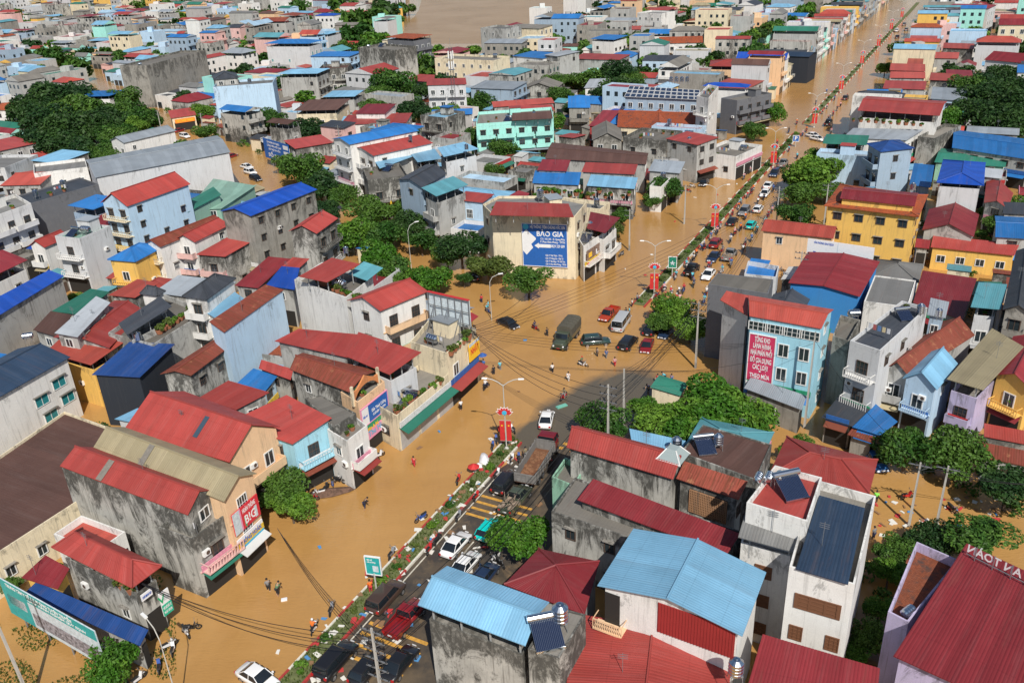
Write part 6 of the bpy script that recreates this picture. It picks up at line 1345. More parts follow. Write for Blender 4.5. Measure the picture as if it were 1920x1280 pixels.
# ------------------------------------------------------------ motorbikes and people
BCOL = {'red': plain('bike_red', (.45,.02,.02), .35), 'black': BLACK, 'white': plain('bike_white', (.7,.7,.7), .35), 'blue': plain('bike_blue', (.03,.08,.3), .35), 'silver': plain('bike_silver', (.35,.36,.38), .3, .5)}
SEATM = plain('bike_seat', (.02,.02,.02), .7)
_w = MB(); _w.lathe([(.22,-.05),(.29,-.05),(.30,0),(.29,.05),(.22,.05),(.22,-.05)], n=14, ax='y'); [_w.tube((0,0,0),(.23*math.cos(t),0,.23*math.sin(t)),.012,n=3) for t in (0,1.26,2.5,3.8,5)]; BW = _w.mesh('wheel', TYRE)
BIKEM = {}
def bike_parts(c):
    if c in BIKEM: return BIKEM[c]
    q = MB(); q.hexa([(-.55,-.12,.5),(.15,-.13,.32),(.15,.13,.32),(-.55,.12,.5),(-.75,-.09,.78),(.1,-.12,.62),(.1,.12,.62),(-.75,.09,.78)]); q.hexa([(.1,-.16,.35),(.2,-.16,.3),(.2,.16,.3),(.1,.16,.35),(.38,-.15,.9),(.48,-.13,.92),(.48,.13,.92),(.38,.15,.9)]); q.hexa([(.5,-.07,.56),(.78,-.05,.5),(.78,.05,.5),(.5,.07,.56),(.5,-.07,.62),(.74,-.05,.58),(.74,.05,.58),(.5,.07,.62)])
    b = q.mesh('body', BCOL[c], False, True); q = MB(); q.hexa([(-.8,-.12,.78),(.0,-.14,.72),(.0,.14,.72),(-.8,.12,.78),(-.76,-.1,.88),(-.05,-.11,.8),(-.05,.11,.8),(-.76,.1,.88)]); s = q.mesh('seat', SEATM)
    q = MB(); q.tube((.62,0,.3),(.4,0,1.0),.035,n=5); q.tube((.38,-.33,1.05),(.42,0,1.0),.02,n=4); q.tube((.38,.33,1.05),(.42,0,1.0),.02,n=4); [q.box(.4,.43,s_*.3-.06,s_*.3+.06,1.12,1.22) for s_ in (-1,1)]; q.tube((-.55,.14,.35),(-.2,.14,.32),.05,n=5); h = q.mesh('handlebar', STEELD)
    BIKEM[c] = (b, s, h); return BIKEM[c]
BIKES = []
def bike(p, ang, c='black', wade=0.0, lean=0):
    c_ = p if isinstance(p, Vector) else at(*p); o = empty('motorbike', (c_.x, c_.y, .02-wade), ang); o['category'] = 'motorbike'
    b, s, h = bike_parts(c); link('body', b, o); link('seat', s, o); link('handlebar', h, o)
    for x in (-.6, .65): link('wheel', BW, o, loc=(x, 0, .3))
    if lean: o.rotation_euler = (lean, 0, ang)
    BIKES.append((o, c, px(c_))); return o
def skin_mesh(name, verts, edges, radii, mat, sub=1):
    me = bpy.data.meshes.new(name+'_cage'); me.from_pydata(verts, edges, []); o = bpy.data.objects.new(name+'_cage', me); COL.objects.link(o)
    sk = o.modifiers.new('s', 'SKIN'); sk.use_smooth_shade = True
    for i, r in enumerate(radii): me.skin_vertices[0].data[i].radius = (r, r) if not isinstance(r, tuple) else r
    me.skin_vertices[0].data[0].use_root = True
    ss = o.modifiers.new('u', 'SUBSURF'); ss.levels = sub; ss.render_levels = sub
    dg = bpy.context.evaluated_depsgraph_get(); dg.update(); m2 = bpy.data.meshes.new_from_object(o.evaluated_get(dg)); bpy.data.objects.remove(o); m2.materials.clear(); m2.materials.append(mat); m2.name = name; return m2
SKIN = plain('skin', (.42,.24,.15), .6); HAIR = plain('hair', (.012,.01,.01), .6)
def pose(kind):
    # joints: x forward, y left
    P = dict(pel=(0,0,.93), ch=(.02,0,1.28), nk=(.03,0,1.47), hd=(.05,0,1.62), hp=(.06,0,1.70))
    if kind == 'walk': legs = [((0,.1,.9),(.16,.1,.52),(.1,.1,.08),(.22,.1,.04)), ((0,-.1,.9),(-.04,-.1,.5),(-.28,-.1,.13),(-.2,-.1,.05))]; arms = [((.02,.19,1.4),(-.08,.25,1.12),(.04,.27,.88),(.08,.26,.8)), ((.02,-.19,1.4),(.12,-.25,1.14),(.3,-.22,.98),(.36,-.2,.92))]
    elif kind == 'stand': legs = [((0,.1,.9),(.02,.11,.5),(0,.12,.08),(.12,.14,.04)), ((0,-.1,.9),(.02,-.11,.5),(0,-.12,.08),(.12,-.14,.04))]; arms = [((.02,.19,1.4),(0,.26,1.12),(.08,.27,.88),(.1,.26,.8)), ((.02,-.19,1.4),(0,-.26,1.12),(.22,-.2,1.05),(.3,-.12,1.08))]
    elif kind == 'stoop': P.update(ch=(.2,0,1.2), nk=(.34,0,1.33), hd=(.44,0,1.42), hp=(.5,0,1.49)); legs = [((0,.1,.9),(.12,.12,.5),(0,.13,.08),(.12,.14,.04)), ((0,-.1,.9),(.05,-.11,.5),(-.15,-.12,.08),(-.04,-.14,.04))]; arms = [((.3,.18,1.27),(.36,.24,1.0),(.42,.22,.76),(.44,.2,.69)), ((.3,-.18,1.27),(.4,-.22,1.0),(.5,-.18,.8),(.53,-.15,.73))]
    else: P.update(pel=(-.3,0,.93), ch=(-.22,0,1.25), nk=(-.18,0,1.44), hd=(-.14,0,1.58), hp=(-.13,0,1.66)); legs = [((-.28,.11,.9),(.14,.22,.76),(.08,.24,.38),(.2,.24,.35)), ((-.28,-.11,.9),(.14,-.22,.76),(.08,-.24,.38),(.2,-.24,.35))]; arms = [((-.2,.19,1.38),(-.05,.28,1.15),(.24,.3,1.1),(.34,.3,1.08)), ((-.2,-.19,1.38),(-.05,-.28,1.15),(.24,-.3,1.1),(.34,-.3,1.08))]
    return P, legs, arms
PM = {}
def person_meshes(kind):
    if kind in PM: return PM[kind]
    P, legs, arms = pose(kind); v = [P['pel'], P['ch'], P['nk'], P['hd'], P['hp']]; e = [(0,1),(1,2),(2,3),(3,4)]; r = [.12,.13,.055,.095,.07]
    for lg in legs: b = len(v); v += lg; e += [(0,b),(b,b+1),(b+1,b+2),(b+2,b+3)]; r += [.085,.06,.042,.04]
    for ar in arms: b = len(v); v += ar; e += [(1,b),(b,b+1),(b+1,b+2),(b+2,b+3)]; r += [.055,.042,.033,.04]
    body = skin_mesh('body', v, e, r, SKIN)
    v = [P['pel'], tuple((Vector(P['pel'])+Vector(P['ch']))/2), P['ch']]; e = [(0,1),(1,2)]; r = [(.155,.17),(.15,.165),(.165,.19)]
    for ar in arms: b = len(v); v += [ar[0], tuple(Vector(ar[0]).lerp(Vector(ar[1]), .85))]; e += [(2,b),(b,b+1)]; r += [.085,.07]
    shirt = (v, e, [x if isinstance(x, tuple) else x for x in r])
    v = [P['pel']]; e = []; r = [.15]
    for lg in legs: b = len(v); v += [lg[0], lg[1], tuple(Vector(lg[1]).lerp(Vector(lg[2]), .55))]; e += [(0,b),(b,b+1),(b+1,b+2)]; r += [.115,.085,.07]
    tr = (v, e, r); h = Vector(P['hp']); q = MB(); q.lathe([(.115,-.06),(.125,0),(.10,.07),(.05,.105),(0,.115)], c=(h.x-.015, h.y, h.z+.0), n=10)
    PM[kind] = (body, shirt, tr, q, h); return PM[kind]
CL = {k: plain('cloth_'+k, c, .85, var=.2) for k, c in dict(white=(.7,.7,.7), red=(.5,.03,.04), blue=(.05,.15,.42), cyan=(.1,.5,.6), black=(.02,.02,.025), grey=(.2,.2,.2), green=(.08,.16,.08), orange=(.75,.16,.02), pink=(.65,.35,.38), lime=(.25,.75,.1), navy=(.02,.03,.08), khaki=(.2,.17,.1)).items()}
HELM = {k: plain('helmet_'+k, c, .3) for k, c in dict(white=(.7,.7,.7), red=(.5,.02,.02), black=(.02,.02,.02), blue=(.03,.12,.4)).items()}
_pc = {}; PEOPLE = []
def person(p, ang, kind='walk', top='white', bot='black', head='hair', wade=0.0, desc=None, z=0.0):
    c_ = p if isinstance(p, Vector) else at(*p); o = empty('person', (c_.x, c_.y, z-wade), ang); o['category'] = 'person'; body, sh, tr, hq, h = person_meshes(kind); link('body', body, o)
    for nm, dat, cl in (('shirt', sh, top), ('trousers', tr, bot)):
        k = (kind, nm, cl)
        if k not in _pc:
            k0 = (kind, nm)
            if k0 not in _pc: _pc[k0] = skin_mesh(nm, *dat, CL[cl])
            me = _pc[k0].copy(); me.materials.clear(); me.materials.append(CL[cl]); _pc[k] = me
        link(nm, _pc[k], o)
    k = (kind, 'head', head)
    if k not in _pc: _pc[k] = hq.mesh('hair' if head == 'hair' else 'helmet', HAIR if head == 'hair' else HELM[head], True)
    link('hair' if head == 'hair' else 'helmet', _pc[k], o)
    PEOPLE.append((o, desc or f'person in {top} top, {bot} trousers', px(c_), kind)); return o
def rider(p, ang, bc, top, head='white', wade=0.0, two=False):
    c_ = p if isinstance(p, Vector) else at(*p); bike(c_, ang, bc, wade); person(c_, ang, 'ride', top, R.choice(('black','navy','grey')), head, wade, desc=f'rider, {top} top, {head} helmet, {bc} motorbike', z=.02)
UPA = math.pi/2-UA
rider((1004,618), -.9, 'red', 'navy', 'black', .15); rider((1093,686), -.6, 'white', 'green', 'red', .15); rider((1057,748), -2.2, 'red', 'khaki', 'black', .05); rider((590,1180), 1.4, 'white', 'orange', 'white', .2); rider((915,586), -1.0, 'blue', 'cyan', 'white', .15); rider((1172,593), 2.4, 'red', 'black', 'black', .12); rider((912,728), UPA, 'black', 'white', 'white', .1)
for (x, y, k, t, b, a) in ((916,578,'walk','cyan','grey',2.8),(903,567,'stand','red','navy',1),(1026,630,'walk','black','black',2),(1036,698,'walk','white','black',1.2),(1066,714,'walk','white','white',4.2),(1120,668,'stand','grey','black',3.5),(1137,671,'walk','blue','grey',4),(1153,686,'walk','pink','red',4),(907,690,'stand','blue','navy',1),(938,693,'walk','cyan','grey',1.4),(926,702,'stand','black','black',2),
    (777,874,'walk','red','red',4.4),(684,955,'stoop','black','navy',.5),(504,1106,'walk','grey','black',1.9),(521,1117,'stoop','green','black',1.2),(696,1112,'stand','orange','red',2),(1216,732,'stoop','navy','black',4),(1233,718,'walk','red','blue',4),(1247,712,'stoop','cyan','navy',3),(1259,718,'stand','blue','black',4),(1641,944,'stand','lime','black',1),(1637,1012,'stand','grey','navy',2),(986,860,'walk','khaki','grey',2),(1180,590,'stand','cyan','black',3),(1185,575,'stand','white','black',3),(1195,565,'walk','grey','navy',2),(865,770,'stand','white','black',2),(1333,505,'stand','blue','black',3),(1316,470,'stoop','blue','navy',2)):
    person((x, y), a, k, t, b, wade=.25 if y < 760 and x < 1270 or k == 'walk' and x < 800 else .0)
rr = random.Random(21); tops = ['white','red','blue','cyan','black','grey','pink','navy','orange']; bcs = ['red','black','white','blue','silver']
placed = [un((o.location.x, o.location.y)) for o, *_ in VEH]
def okp(u, n, d=1.9): return all(math.hypot(u-a, (n-b)*1.0) > (2.9 if k < 100 else 1) for k, (a, b) in enumerate(placed))
cnt = 0
for i in range(400):
    if cnt >= 46: break
    u, n = rr.uniform(131, 205), M+rr.choice((1.9, 2.3, 5.2, 5.6, 6, 9.2, 9.8))+rr.uniform(-.3, .3)
    if not okp(u, n) or any(math.hypot(u-a, n-b) < 1.3 for a, b in placed): continue
    placed.append((u, n)); cnt += 1; rider(rd(u, n), UPA+rr.choice((0, math.pi))+rr.uniform(-.25, .25), rr.choice(bcs), rr.choice(tops), rr.choice(('white','red','black','blue')))
for i in range(26):
    u, n = rr.uniform(205, 330), M+rr.choice((2, 5.5, 9, -2.5)); rider(rd(u, n), UPA+rr.choice((0, math.pi)), rr.choice(bcs), rr.choice(tops), rr.choice(('white','red','black')))
for u, n, a in ((81.5,-1.9,.6),(80,-1.6,.4),(78.5,1.9,.2),(83.5,-2.4,1),(84.6,-1.2,.9),(79,2.6,.5),(75,1.75,.1),(70,1.7,.1),(72,-1.9,.3),(66,1.7,.15),(61.5,1.7,.1),(59.8,1.75,.2),(64,-2.0,2.8),(57.5,-1.5,.2),(48.2,-2.2,.4)): bike(rd(u, M+n), UPA+a, rr.choice(bcs))
for i in range(9): u, n = 126+i*1.3, M+1.2+rr.uniform(0, 7); (rider if i % 2 else lambda p, a, c, t: bike(p, a, c))(rd(u, n), UPA+rr.uniform(-1, 1), rr.choice(bcs), rr.choice(tops))
for (x, y) in ((600,928),(612,920),(624,912),(636,905),(585,938),(645,900),(700,862),(712,858),(862,735),(870,728),(858,712),(848,748),(350,1190),(360,1182),(318,1215),(326,1222),(300,1255),(235,1275),(262,1278),(1290,360),(1298,352),(1305,342),(1165,480),(938,1060),(930,1050),(1472,520),(1460,510),(1700,935),(1785,960)): bike((x, y), rr.uniform(0, 6.28), rr.choice(bcs))
# ------------------------------------------------------------ street lamps with lotus emblems and red banners
LAMPP = plain('lamp_post_paint', (.48,.47,.43), .5, var=.1); YS = plain('star_yellow', (.85,.6,.02), .5)
def lamp():
    o = empty('street_lamp'); q = MB(); q.tube((0,0,0),(0,0,9.2),.085,.05,10); q.lathe([(0,0),(.3,0),(.3,.08),(.16,.3),(.12,.32)], n=10); q.build('pole', LAMPP, o)
    for s in (-1, 1):
        q = MB(); q.path([(0,0,9.0),(s*.6,0,9.5),(s*1.3,0,9.85),(s*2.0,0,10.0)], .055, 6); a = q.build('arm', LAMPP, o)
        q = MB(); q.hexa([(s*1.9,-.14,9.93),(s*2.6,-.14,9.98),(s*2.6,.14,9.98),(s*1.9,.14,9.93),(s*1.9,-.1,10.06),(s*2.5,-.08,10.08),(s*2.5,.08,10.08),(s*1.9,.1,10.06)]); q.build('lamp_head', WHITEP, a)
    for k, (t, r1, w) in enumerate(((-1.25,1.15,.34),(-.85,1.2,.36),(-.42,1.15,.36),(0,1.05,.36),(.42,1.15,.36),(.85,1.2,.36),(1.25,1.15,.34))):
        d = Vector((math.sin(t), 0, math.cos(t))); pr = Vector((d.z, 0, -d.x)); c = Vector((0, -.16-.02*(k % 2), 5.1))
        for mt, sc, off, nm in ((WHITEP, 1.0, 0, 'petal'), (REDP, .78, -.035, 'petal_fill')):
            pts = [c+d*.15*sc, c+d*.55+pr*w*sc, c+d*r1*(.5+.5*sc), c+d*.55-pr*w*sc]; y = Vector((0,.05,0)); q = MB(); q.hexa([p+Vector((0,off,0)) for p in pts]+[p+y+Vector((0,off,0)) for p in pts]); e_ = q.build(nm, mt, o)
    q = MB(); q.lathe([(0,-.30),(.3,-.28),(.32,-.1)], c=(0,0,5.35), n=14, ax='y'); q.build('emblem_disc', CYM, o)
    for s in (-1, 1):
        q = MB(); q.box(s*.42-.3, s*.42+.3, -.03, .03, 1.2, 4.1); b = q.build('red_banner', REDP, o); q = MB()
        st = [(s*.42+(.16 if i % 2 == 0 else .065)*math.sin(i*math.pi/5), 3.4+(.16 if i % 2 == 0 else .065)*math.cos(i*math.pi/5)) for i in range(10)]
        q.face([(x, -.04, z) for x, z in st]); q.build('star', YS, b)
    q = MB(); [q.box(-.75,.75,-.02,.02,z,z+.05) for z in (1.15,4.1)]; q.build('banner_rail', LAMPP, o); return o
lp = lamp(); LAMPS = []
for i, (x, y) in enumerate(((950,842),(1226,555),(1339,436),(1449,315),(1526,240),(1576,175),(1615,125),(1646,92),(1670,60),(1690,37))):
    o = lp if i == 0 else copy_tree(lp); c = at(x, y); o.location = (c.x, c.y, .1); o.rotation_euler = (0, 0, -UA+.35); o['category'] = 'street lamp'; LAMPS.append(o)
for o, t in zip(LAMPS, ('street lamp with lotus emblem at the near end of the median, above the white car', 'street lamp with lotus emblem beside the green road sign at the crossing', 'third lotus street lamp along the median, beside the teal hatchback', 'fourth lotus street lamp along the median, level with the white ornate tower', 'fifth lotus street lamp along the median, past the gap', 'sixth lotus street lamp, beside the dark brown sedan', 'seventh lotus street lamp, counting away from the crossing sign', 'eighth lotus street lamp, short of the far white SUV', 'ninth lotus street lamp near the far end of the avenue', 'farthest and smallest lotus street lamp on the avenue')): o['label'] = t; o['group'] = 'lotus street lamps along the median'
def side_lamp(p, ang, label, h=9.5):
    c = at(*p); o = empty('street_lamp', (c.x, c.y, 0), ang); tag(o, label, 'street lamp'); q = MB(); q.tube((0,0,-.2),(0,0,h*.85),.07,.04,8); q.build('pole', LAMPP, o); q = MB(); q.path([(0,0,h*.84),(.5,0,h*.95),(1.6,0,h)], .05, 5); a = q.build('arm', LAMPP, o); q = MB(); q.box(1.5,2.3,-.13,.13,h-.03,h+.1); q.build('lamp_head', WHITEP, a)
side_lamp((772,508), .4, 'single arm street lamp between the two dark round trees on the side street'); side_lamp((922,600), .2, 'single arm street lamp poking through the olive tree at the crossing', 8); side_lamp((338,1330), 2.4, 'leaning white lamp head reaching in at the bottom edge by the round tree')
def road_sign(p, bgm, lines, label, w=1.5, h=2.1, bands=(), z0=2.0, rz=None):
    c = at(*p); o = empty('road_sign', (c.x, c.y, 0), math.pi-.25 if rz is None else rz); tag(o, label, 'sign'); q = MB(); q.tube((0,.0,0),(0,0,z0+.1),.09,n=8); q.build('post', YELM if False else LAMPP, o)
    b = board('board', (0,0,z0), 0, w, h, bgm, lines, None, parent=o, frame=WHITEP, bands=bands); return o
road_sign((706,1105), TEALM, [('Bảo vệ', .3, .85, (.25,.35), TW), ('môi trường', .4, .72, (.25,.6), TW)], 'teal and white framed information sign standing in the median beside the dark SUV', bands=((.45,.85,.15,.5,PALE),))
road_sign((1260,520), plain('sign_deepgreen', (.01,.22,.14), .5), [('★', .5, .4, 1.1, PALE)], 'green framed road sign with a pale star shape at the crossing', 1.35, 2.0, z0=1.9)
road_sign((1491,276), BLUEM, [('P', .5, .5, 1.4, TW)], 'small blue square road sign on the median near the white sedans', 1.5, 1.5, z0=1.6)
# ------------------------------------------------------------ power poles, mast and cables
def power_pole(p, h, label, arms=2, lean=(0, 0), ang=None, wp=None, hh=False):
    c = at(*p) if wp is None else wp; o = empty('power_pole', (c.x, c.y, 0), -UA if ang is None else ang); tag(o, label, 'pole')
    q = MB(); q.hexa([(-.15,-.11,-.2),(.15,-.11,-.2),(.15,.11,-.2),(-.15,.11,-.2),(-.08+lean[0],-.07+lean[1],h),(.08+lean[0],-.07+lean[1],h),(.08+lean[0],.07+lean[1],h),(-.08+lean[0],.07+lean[1],h)]); q.build('pole', POLE, o)
    for k in range(arms):
        z = h-.4-k*1.0; q = MB(); q.box(-1.1+lean[0], 1.1+lean[0], -.05, .05, z, z+.09); q.tube((lean[0],0,z-.6),(.8+lean[0],0,z),.03,n=4); a = q.build('crossarm', STEELD, o)
        for x in (-1.0,-.4,.4,1.0): q = MB(); q.lathe([(0,0),(.06,0),(.09,.08),(.05,.12),(.08,.2),(0,.24)], c=(x+lean[0],0,z+.09), n=6); q.build('insulator', BLACK, a)
    if hh: q = MB(); [q.lathe([(0,0),(.25,0),(.25,.35),(0,.4)], c=(.1*(-1)**i,.2,h*(.35+.12*i)), n=8) for i in range(3)]; q.build('meter_box', STEELD, o)
    return c
def cable(a, b, sag, label, r=.03):
    n = 14; q = MB(); a, b = Vector(a), Vector(b); pts = [a.lerp(b, i/n)-Vector((0,0,sag*4*(i/n)*(1-i/n))) for i in range(n+1)]; q.path(pts, r, 4); CAB.append((q.build('cable', BLACK), label))
CAB = []
pA = power_pole((888,722), 9.5, 'crowded power pole at the corner by the yellow sign', 2, hh=True); pB = power_pole((1140,862), 10.5, 'grey power pole with four stacked crossarms rising from the small round tree', 4); pC = power_pole((1169,800), 8.5, 'slim bare pole beside the four armed power pole', 0); pD = power_pole((1304,690), 10.5, 'stained concrete pole in front of the maroon sign block', 3)
pE = power_pole((1508,802), 13.5, 'tall pale concrete pole at the corner of the aqua blue block', 0); pF = power_pole((1704,985), 8, 'left of two concrete poles beside the flooded lane', 1); pG = power_pole((1754,992), 8, 'right of two concrete poles beside the flooded lane', 1); pH = power_pole((722,1345), 10, 'many armed power pole rising at the bottom edge of the road', 6); pI = power_pole((60,1320), 13, 'leaning pole in front of the green and white hoarding', 1, lean=(-.6,0)); pJ = power_pole((1455,425), 8.5, 'power pole under the roadside trees left of the yellow office', 3)
def up(p, z, dx=0, dy=0): return (p.x+dx, p.y+dy, z)
for k in range(4): cable(up(pA, 9.0-.3*k, .2*k), up(pB, 10.1-k*1.0, -.9), 1.2+.3*k, 'black cable over the crossing')
for k in range(3): cable(up(pB, 10.1-k, .8), up(pD, 10.1-k, -.8), .9, 'black cable between two poles')
for k in range(3): cable(up(pD, 10.1-k, .8), up(pJ, 8-.6*k), 1.6, 'black cable along the avenue')
for k in range(5): cable(up(pH, 9.4-k*.9, -.6), up(pB, 10.1-k*.8), 1.5+.2*k, 'black cable along the near right roadside')
for k in range(3): cable(up(pH, 9.4-k*.9, -.9), at(250, 1085, 6.8), 1.4+.3*k, 'black cable over the near carriageway'); 
for k in range(5): cable(up(pA, 8.8-.35*k, .1*k), up(pJ, 8-.4*k), 1.6+.3*k, 'thin black cable over the avenue', .02)
for k in range(4): cable(up(pA, 8.9-.3*k), at(1480, 640, 9-.5*k), 1.3+.3*k, 'thin black cable over the junction', .02)
for k in range(4): cable(up(pC, 8.2-.3*k), up(pD, 9.4-.4*k), .8+.2*k, 'thin black cable by the slim pole', .02)
for k in range(4): cable(at(520, 990, 5.5-.3*k), up(pH, 8.8-.5*k), 1.1+.25*k, 'thin black cable over the flooded carriageway', .02)
for k in range(2): cable(up(pF, 7.6, -.7+1.4*k), up(pG, 7.6, -.7+1.4*k), .4, 'black cable between the two lane poles'); cable(up(pG, 7.6, -.7+1.4*k), at(1990, 905, 7), .8, 'black cable leading off at the right edge')
cable(up(pC, 8.3), up(pE, 12), 1.5, 'thin cable from the slim pole to the tall pale pole', .02); cable(up(pE, 12.5), up(pF, 7.8), 1.2, 'thin cable over the flooded lane', .02); cable(up(pA, 9.2), at(1000, 540, 6), 1.0, 'black cable from the corner pole'); cable(up(pA, 8.6), at(1010, 560, 5), 1.2, 'lower black cable from the corner pole')
for (x, y) in ((1283,420),(1180,470),(1495,560),(430,330),(385,262),(305,255),(640,290),(1690,760),(1240,360),(1300,300),(1545,420)): power_pole((x, y), 8.5, None, 2)
# lattice mast
def mast():
    c = at(857, 268); h = 27.5; o = empty('lattice_mast', (c.x, c.y, 0), .3); tag(o, 'tall dark lattice telecom mast with white antennas near its top', 'mast'); q = MB(); r0, r1 = .55, .38
    L4 = [(-1,-1),(1,-1),(1,1),(-1,1)]; rad = lambda z: r0+(r1-r0)*z/h
    for x, y in L4: q.tube((x*r0,y*r0,0),(x*r1,y*r1,h),.05,n=4)
    n = 26
    for k in range(n):
        z0, z1 = h*k/n, h*(k+1)/n
        for i in range(4): a, b = L4[i], L4[(i+1) % 4]; q.tube((a[0]*rad(z0),a[1]*rad(z0),z0),(b[0]*rad(z1),b[1]*rad(z1),z1),.03,n=3,cap=False)
    q.build('lattice', plain('mast_grey', (.10,.10,.11), .6), o)
    for k in range(3):
        t = k*2.094+.4; x, y = .75*math.cos(t), .75*math.sin(t)
        for zz in (h-3.2, h-6.0): q = MB(); q.box(x-.16,x+.16,y-.12,y+.12,zz,zz+2.1); q.build('antenna', WHITEP, o)
    q = MB(); q.tube((0,0,h),(0,0,h+2.5),.04,n=4); [q.box(-.9,.9,-.9,.9,z,z+.06) for z in (h-6.3,)]; q.build('platform', STEELD, o)
mast()
# ------------------------------------------------------------ loose things on the median and in the water
def canopy_thing(name, p, w, d, h, mat, label, cat='umbrella'):
    c = at(*p); o = empty(name, (c.x, c.y, .15), R.uniform(0, 3)); tag(o, label, cat); q = MB(); n = 8
    for i in range(n): t0, t1 = 6.283*i/n, 6.283*(i+1)/n; q.face([(w*math.cos(t0),d*math.sin(t0),h),(w*math.cos(t1),d*math.sin(t1),h),(0,0,h+.45)])
    q.build('canopy', mat, o); q = MB(); q.tube((0,0,0),(0,0,h+.4),.025,n=5); q.build('pole', STEELD, o)
canopy_thing('umbrella', (889,888), .75, .75, .9, REDP, 'bright red umbrella open on the median edge'); canopy_thing('umbrella', (906,690), .7, .7, 2.0, plain('umbrella_blue', (.04,.12,.4), .6), 'blue umbrella over a person by the yellow sign')
def heap(name, p, s, mat, label, cat, seed=1):
    c = at(*p); r = random.Random(seed); q = MB(); n = 9; rows = []
    for j in range(4): rows.append([(s[0]*math.cos(6.283*i/n)*(1-j*.28)*r.uniform(.8,1.15), s[1]*math.sin(6.283*i/n)*(1-j*.28)*r.uniform(.8,1.15), s[2]*(j/3)**.7*r.uniform(.8,1.1)) for i in range(n)])
    for a, b in zip(rows, rows[1:]):
        for i in range(n): q.face([a[i], a[(i+1) % n], b[(i+1) % n], b[i]])
    q.face(rows[-1]); o = q.build(name, mat, loc=(c.x, c.y, .12), rz=r.uniform(0, 3), smooth=True, weld=True); tag(o, label, cat)
WS = plain('white_sack', (.75,.75,.76), .6, var=.15)
heap('tarpaulin', (908,862), (.6,1.5,.6), WS, 'crumpled white plastic sheet lying on the median', 'sheet', 2); heap('sack', (897,876), (.6,.6,.5), WS, 'bulging white sack beside the red umbrella', 'sack', 3); heap('mattress_heap', (1203,790), (1.2,1.0,.5), WS, 'white sheet spread beside the big roadside tree', 'sheet', 4)
heap('debris_heap', (615,925), (3.2,.9,.5), plain('debris_brown', (.16,.09,.06), .9, var=.6), 'heap of wet brown debris and bikes along the aqua shop house', 'debris', 5); heap('debris_heap', (755,790), (1.0,2.0,.5), plain('debris_brown', (.16,.09,.06), .9), 'heap of brown wet furniture beside the pink signboard', 'debris', 6)
def slab(name, p, w, d, h, mat, label, cat, rz=0): c = at(*p); q = MB(); q.box(-w/2,w/2,-d/2,d/2,0,h); q.box(-w*.42,w*.42,-d*.38,d*.38,h,h+.06); o = q.build(name, mat, loc=(c.x, c.y, .0), rz=rz); tag(o, label, cat)
slab('floating_box', (1144,497), 1.5, .8, .3, BLACK, 'dark box drifting in the flooded carriageway', 'box', .3); slab('floating_mattress', (1053,762), 1.6, .6, .15, plain('mattress_green', (.15,.42,.34), .7), 'pale green plank floating at the edge of the dry asphalt', 'plank', .5); slab('freight_box', (893,708), 1.9, 1.1, .8, plain('crate_peach', (.7,.48,.3), .7), 'peach coloured box standing in the water under the yellow sign', 'box', .4); slab('floating_box', (533,1124), .6, .4, .1, WS, 'small white box floating behind the wading pair', 'box', .2)
# ------------------------------------------------------------ labels: what each thing looks like and what it stands by
LM = [('yellow office', 1640, 430), ('maroon wholesale sign', 1430, 660), ('BẢO GIA sign', 1020, 455), ('lattice mast', 852, 180), ('black clad hall', 1460, 95), ('solar panel roof', 1240, 180), ('turquoise house', 965, 255), ('long slate hall', 300, 300), ('tall concrete wall', 330, 130), ('pale blue block', 450, 190), ('brown lake', 850, 40), ('pink signboard', 710, 770), ('lilac tile house', 1710, 1100), ('white villa', 1550, 1080), ('sky-blue gable', 1280, 1090), ('teal windowed house', 60, 740), ('scaffold billboard', 840, 590), ('blue gabled house', 270, 410), ('left tree clump', 120, 220), ('right tree clump', 1880, 190), ('deep blue roof', 1800, 320), ('white ornate tower', 1328, 210), ('orange villa', 1275, 75), ('big peach house', 1380, 120), ('white terrace house', 600, 560), ('red skylight roof', 380, 800), ('green white hoarding', 90, 1150), ('military truck', 1062, 625), ('big roadside tree', 1320, 750), ('rusty gable', 1740, 640), ('long blue roof', 1850, 265), ('green awning house', 1580, 265), ('top left corner', 30, 20), ('far avenue end', 1690, 10), ('top right corner', 1890, 20), ('long grey wall', 50, 560), ('slim box house', 140, 470), ('blue side billboard', 515, 275), ('dark lotus lamp crossing', 1226, 555), ('teal hatchback', 1408, 427), ('dump truck', 1020, 860), ('huge maroon roof', 1850, 1180), ('red pickup', 762, 1168), ('white sheet', 905, 860), ('aqua shop house', 590, 870), ('lane poles', 1730, 950), ('lilac arched house', 1815, 720), ('mossy stair tower', 1040, 1200), ('mouldy grey wall', 230, 960), ('hipped grey roof', 395, 560), ('tan roof', 330, 880), ('green clinic row', 350, 1110)]
LM = [l for l in LM if l[0] not in ('dark lotus lamp crossing', 'green clinic row')]+[('green star sign', 1260, 500)]
ORD = ['', 'second ', 'third ', 'fourth ', 'fifth ', 'sixth ', 'seventh ', 'eighth ', 'ninth ', 'tenth ', 'eleventh ', 'twelfth ', 'thirteenth ', 'fourteenth ', 'fifteenth ', 'sixteenth ', 'seventeenth ', 'eighteenth ', 'nineteenth ', 'twentieth ']+[f'{a}{b} ' for a in ('twenty-', 'thirty-', 'forty-') for b in ('first', 'second', 'third', 'fourth', 'fifth', 'sixth', 'seventh', 'eighth', 'ninth')]
pend = {}
def rel(p):
    n, x, y = min(LM, key=lambda l: (l[1]-p[0])**2+((l[2]-p[1])*1.3)**2); dx, dy = p[0]-x, p[1]-y
    d = math.hypot(dx, dy*1.3); w = 'beside' if d < 26 else ('right of' if dx > abs(dy)*1.3 else 'left of' if -dx > abs(dy)*1.3 else 'behind' if dy < 0 else 'in front of'); return w, n, d
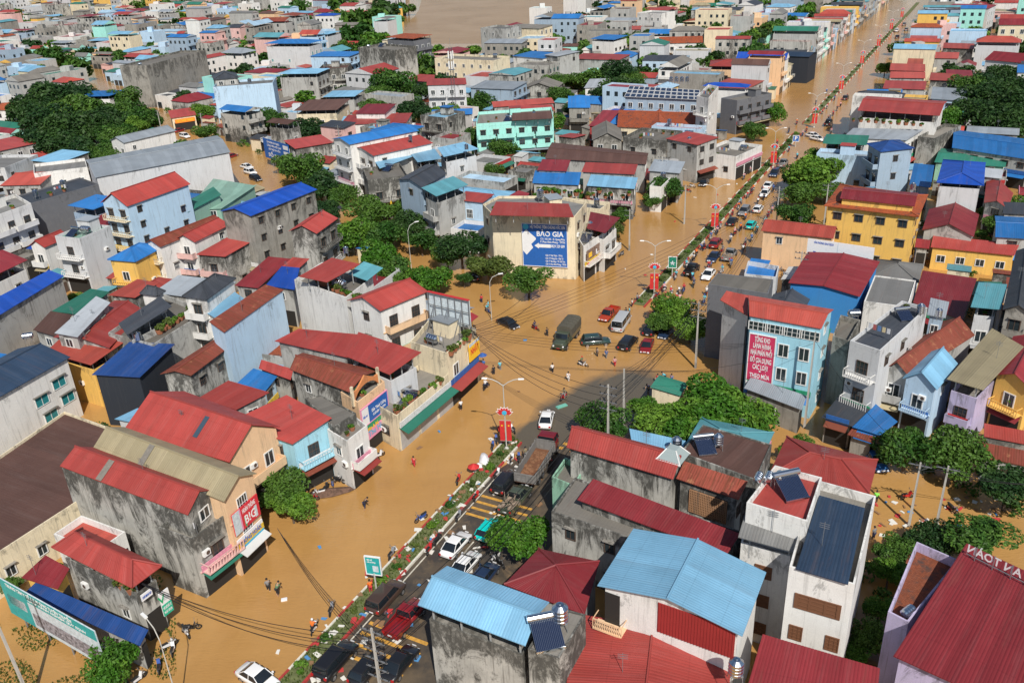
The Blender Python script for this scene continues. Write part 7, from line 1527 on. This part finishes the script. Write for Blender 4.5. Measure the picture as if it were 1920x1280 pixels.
def want(o, desc, p, group=None):
    w, n, d = rel(p); pend.setdefault((desc, w, n), []).append((d, o, group))
for h in HOUSES:
    o = h['o']; ks = {'g': 'gable', 'h': 'hipped', 's': 'sloping', 'f': 'flat'}[h['kind']]; sz = 'low ' if h['nfl'] == 1 else ('tall ' if h['nfl'] >= 4 else '')
    o['category'] = o.get('category', 'building' if o.name.startswith('building') else 'house')
    if h['lab']: o['label'] = h['lab']
    else: want(o, f"{sz}{WN[h['wc']]} house, {ks} {RN[h['rc']]} roof", h['px'], 'houses of the town')
    h['o']['group'] = 'houses of the town'
for o, d, p in VEH: want(o, d+(' in the flood' if p[1] < 760 else ' on the road'), p)
for o, c, p in BIKES: want(o, c+' motorbike standing', p, 'motorbikes on the flooded streets')
for o, d, p, k in PEOPLE: want(o, d, p, 'people out in the flood')
for o, k, lab, p, r_ in TREES: want(o, ('small ' if r_ < 2.8 else 'wide ' if r_ > 5 else '')+['bright green', 'green', 'dark green', 'olive green'][k]+' leafy tree', p, 'trees of the town')
for o, ch in TANKS: want(o, ch+' steel water tank on a stand', px(o.location), 'steel water tanks on the roofs')
for o, rcn, p in SHEDS: want(o, f'small shed with {rcn} sheet roof', p, 'sheds between the houses')
for o in SOLARS: want(o, 'dark tubed solar water heater', px(o.location), 'solar water heaters')
for o, t in CAB: want(o, t, px(o.matrix_world.translation if False else Vector(o.data.vertices[len(o.data.vertices)//2].co)), 'power cables'); o['category'] = 'cable'
for o in COL.objects:
    if o.parent is None and o.name.startswith('power_pole') and not o.get('label'): want(o, 'grey concrete power pole', px(o.location), 'power poles')
for o in COL.objects:
    if o.parent is None and o.name.startswith('potted_plant'): want(o, 'bushy potted plant on a roof', px(o.location), 'potted plants on roofs')
    if o.parent is None and o.name.startswith('median_shrub'): want(o, 'round median shrub', px(o.location), 'shrubs along the planted median')
for (desc, w, n), lst in pend.items():
    lst.sort(key=lambda t: t[0])
    for i, (d, o, g) in enumerate(lst):
        o['label'] = f"{desc}, {ORD[min(i, 46)]}{w} the {n}"
        if g: o['group'] = g

for o in COL.objects:
    if o.parent is None and o.get('label') and len(o['label'].split()) > 16: print('LONG', o.name, o['label'])
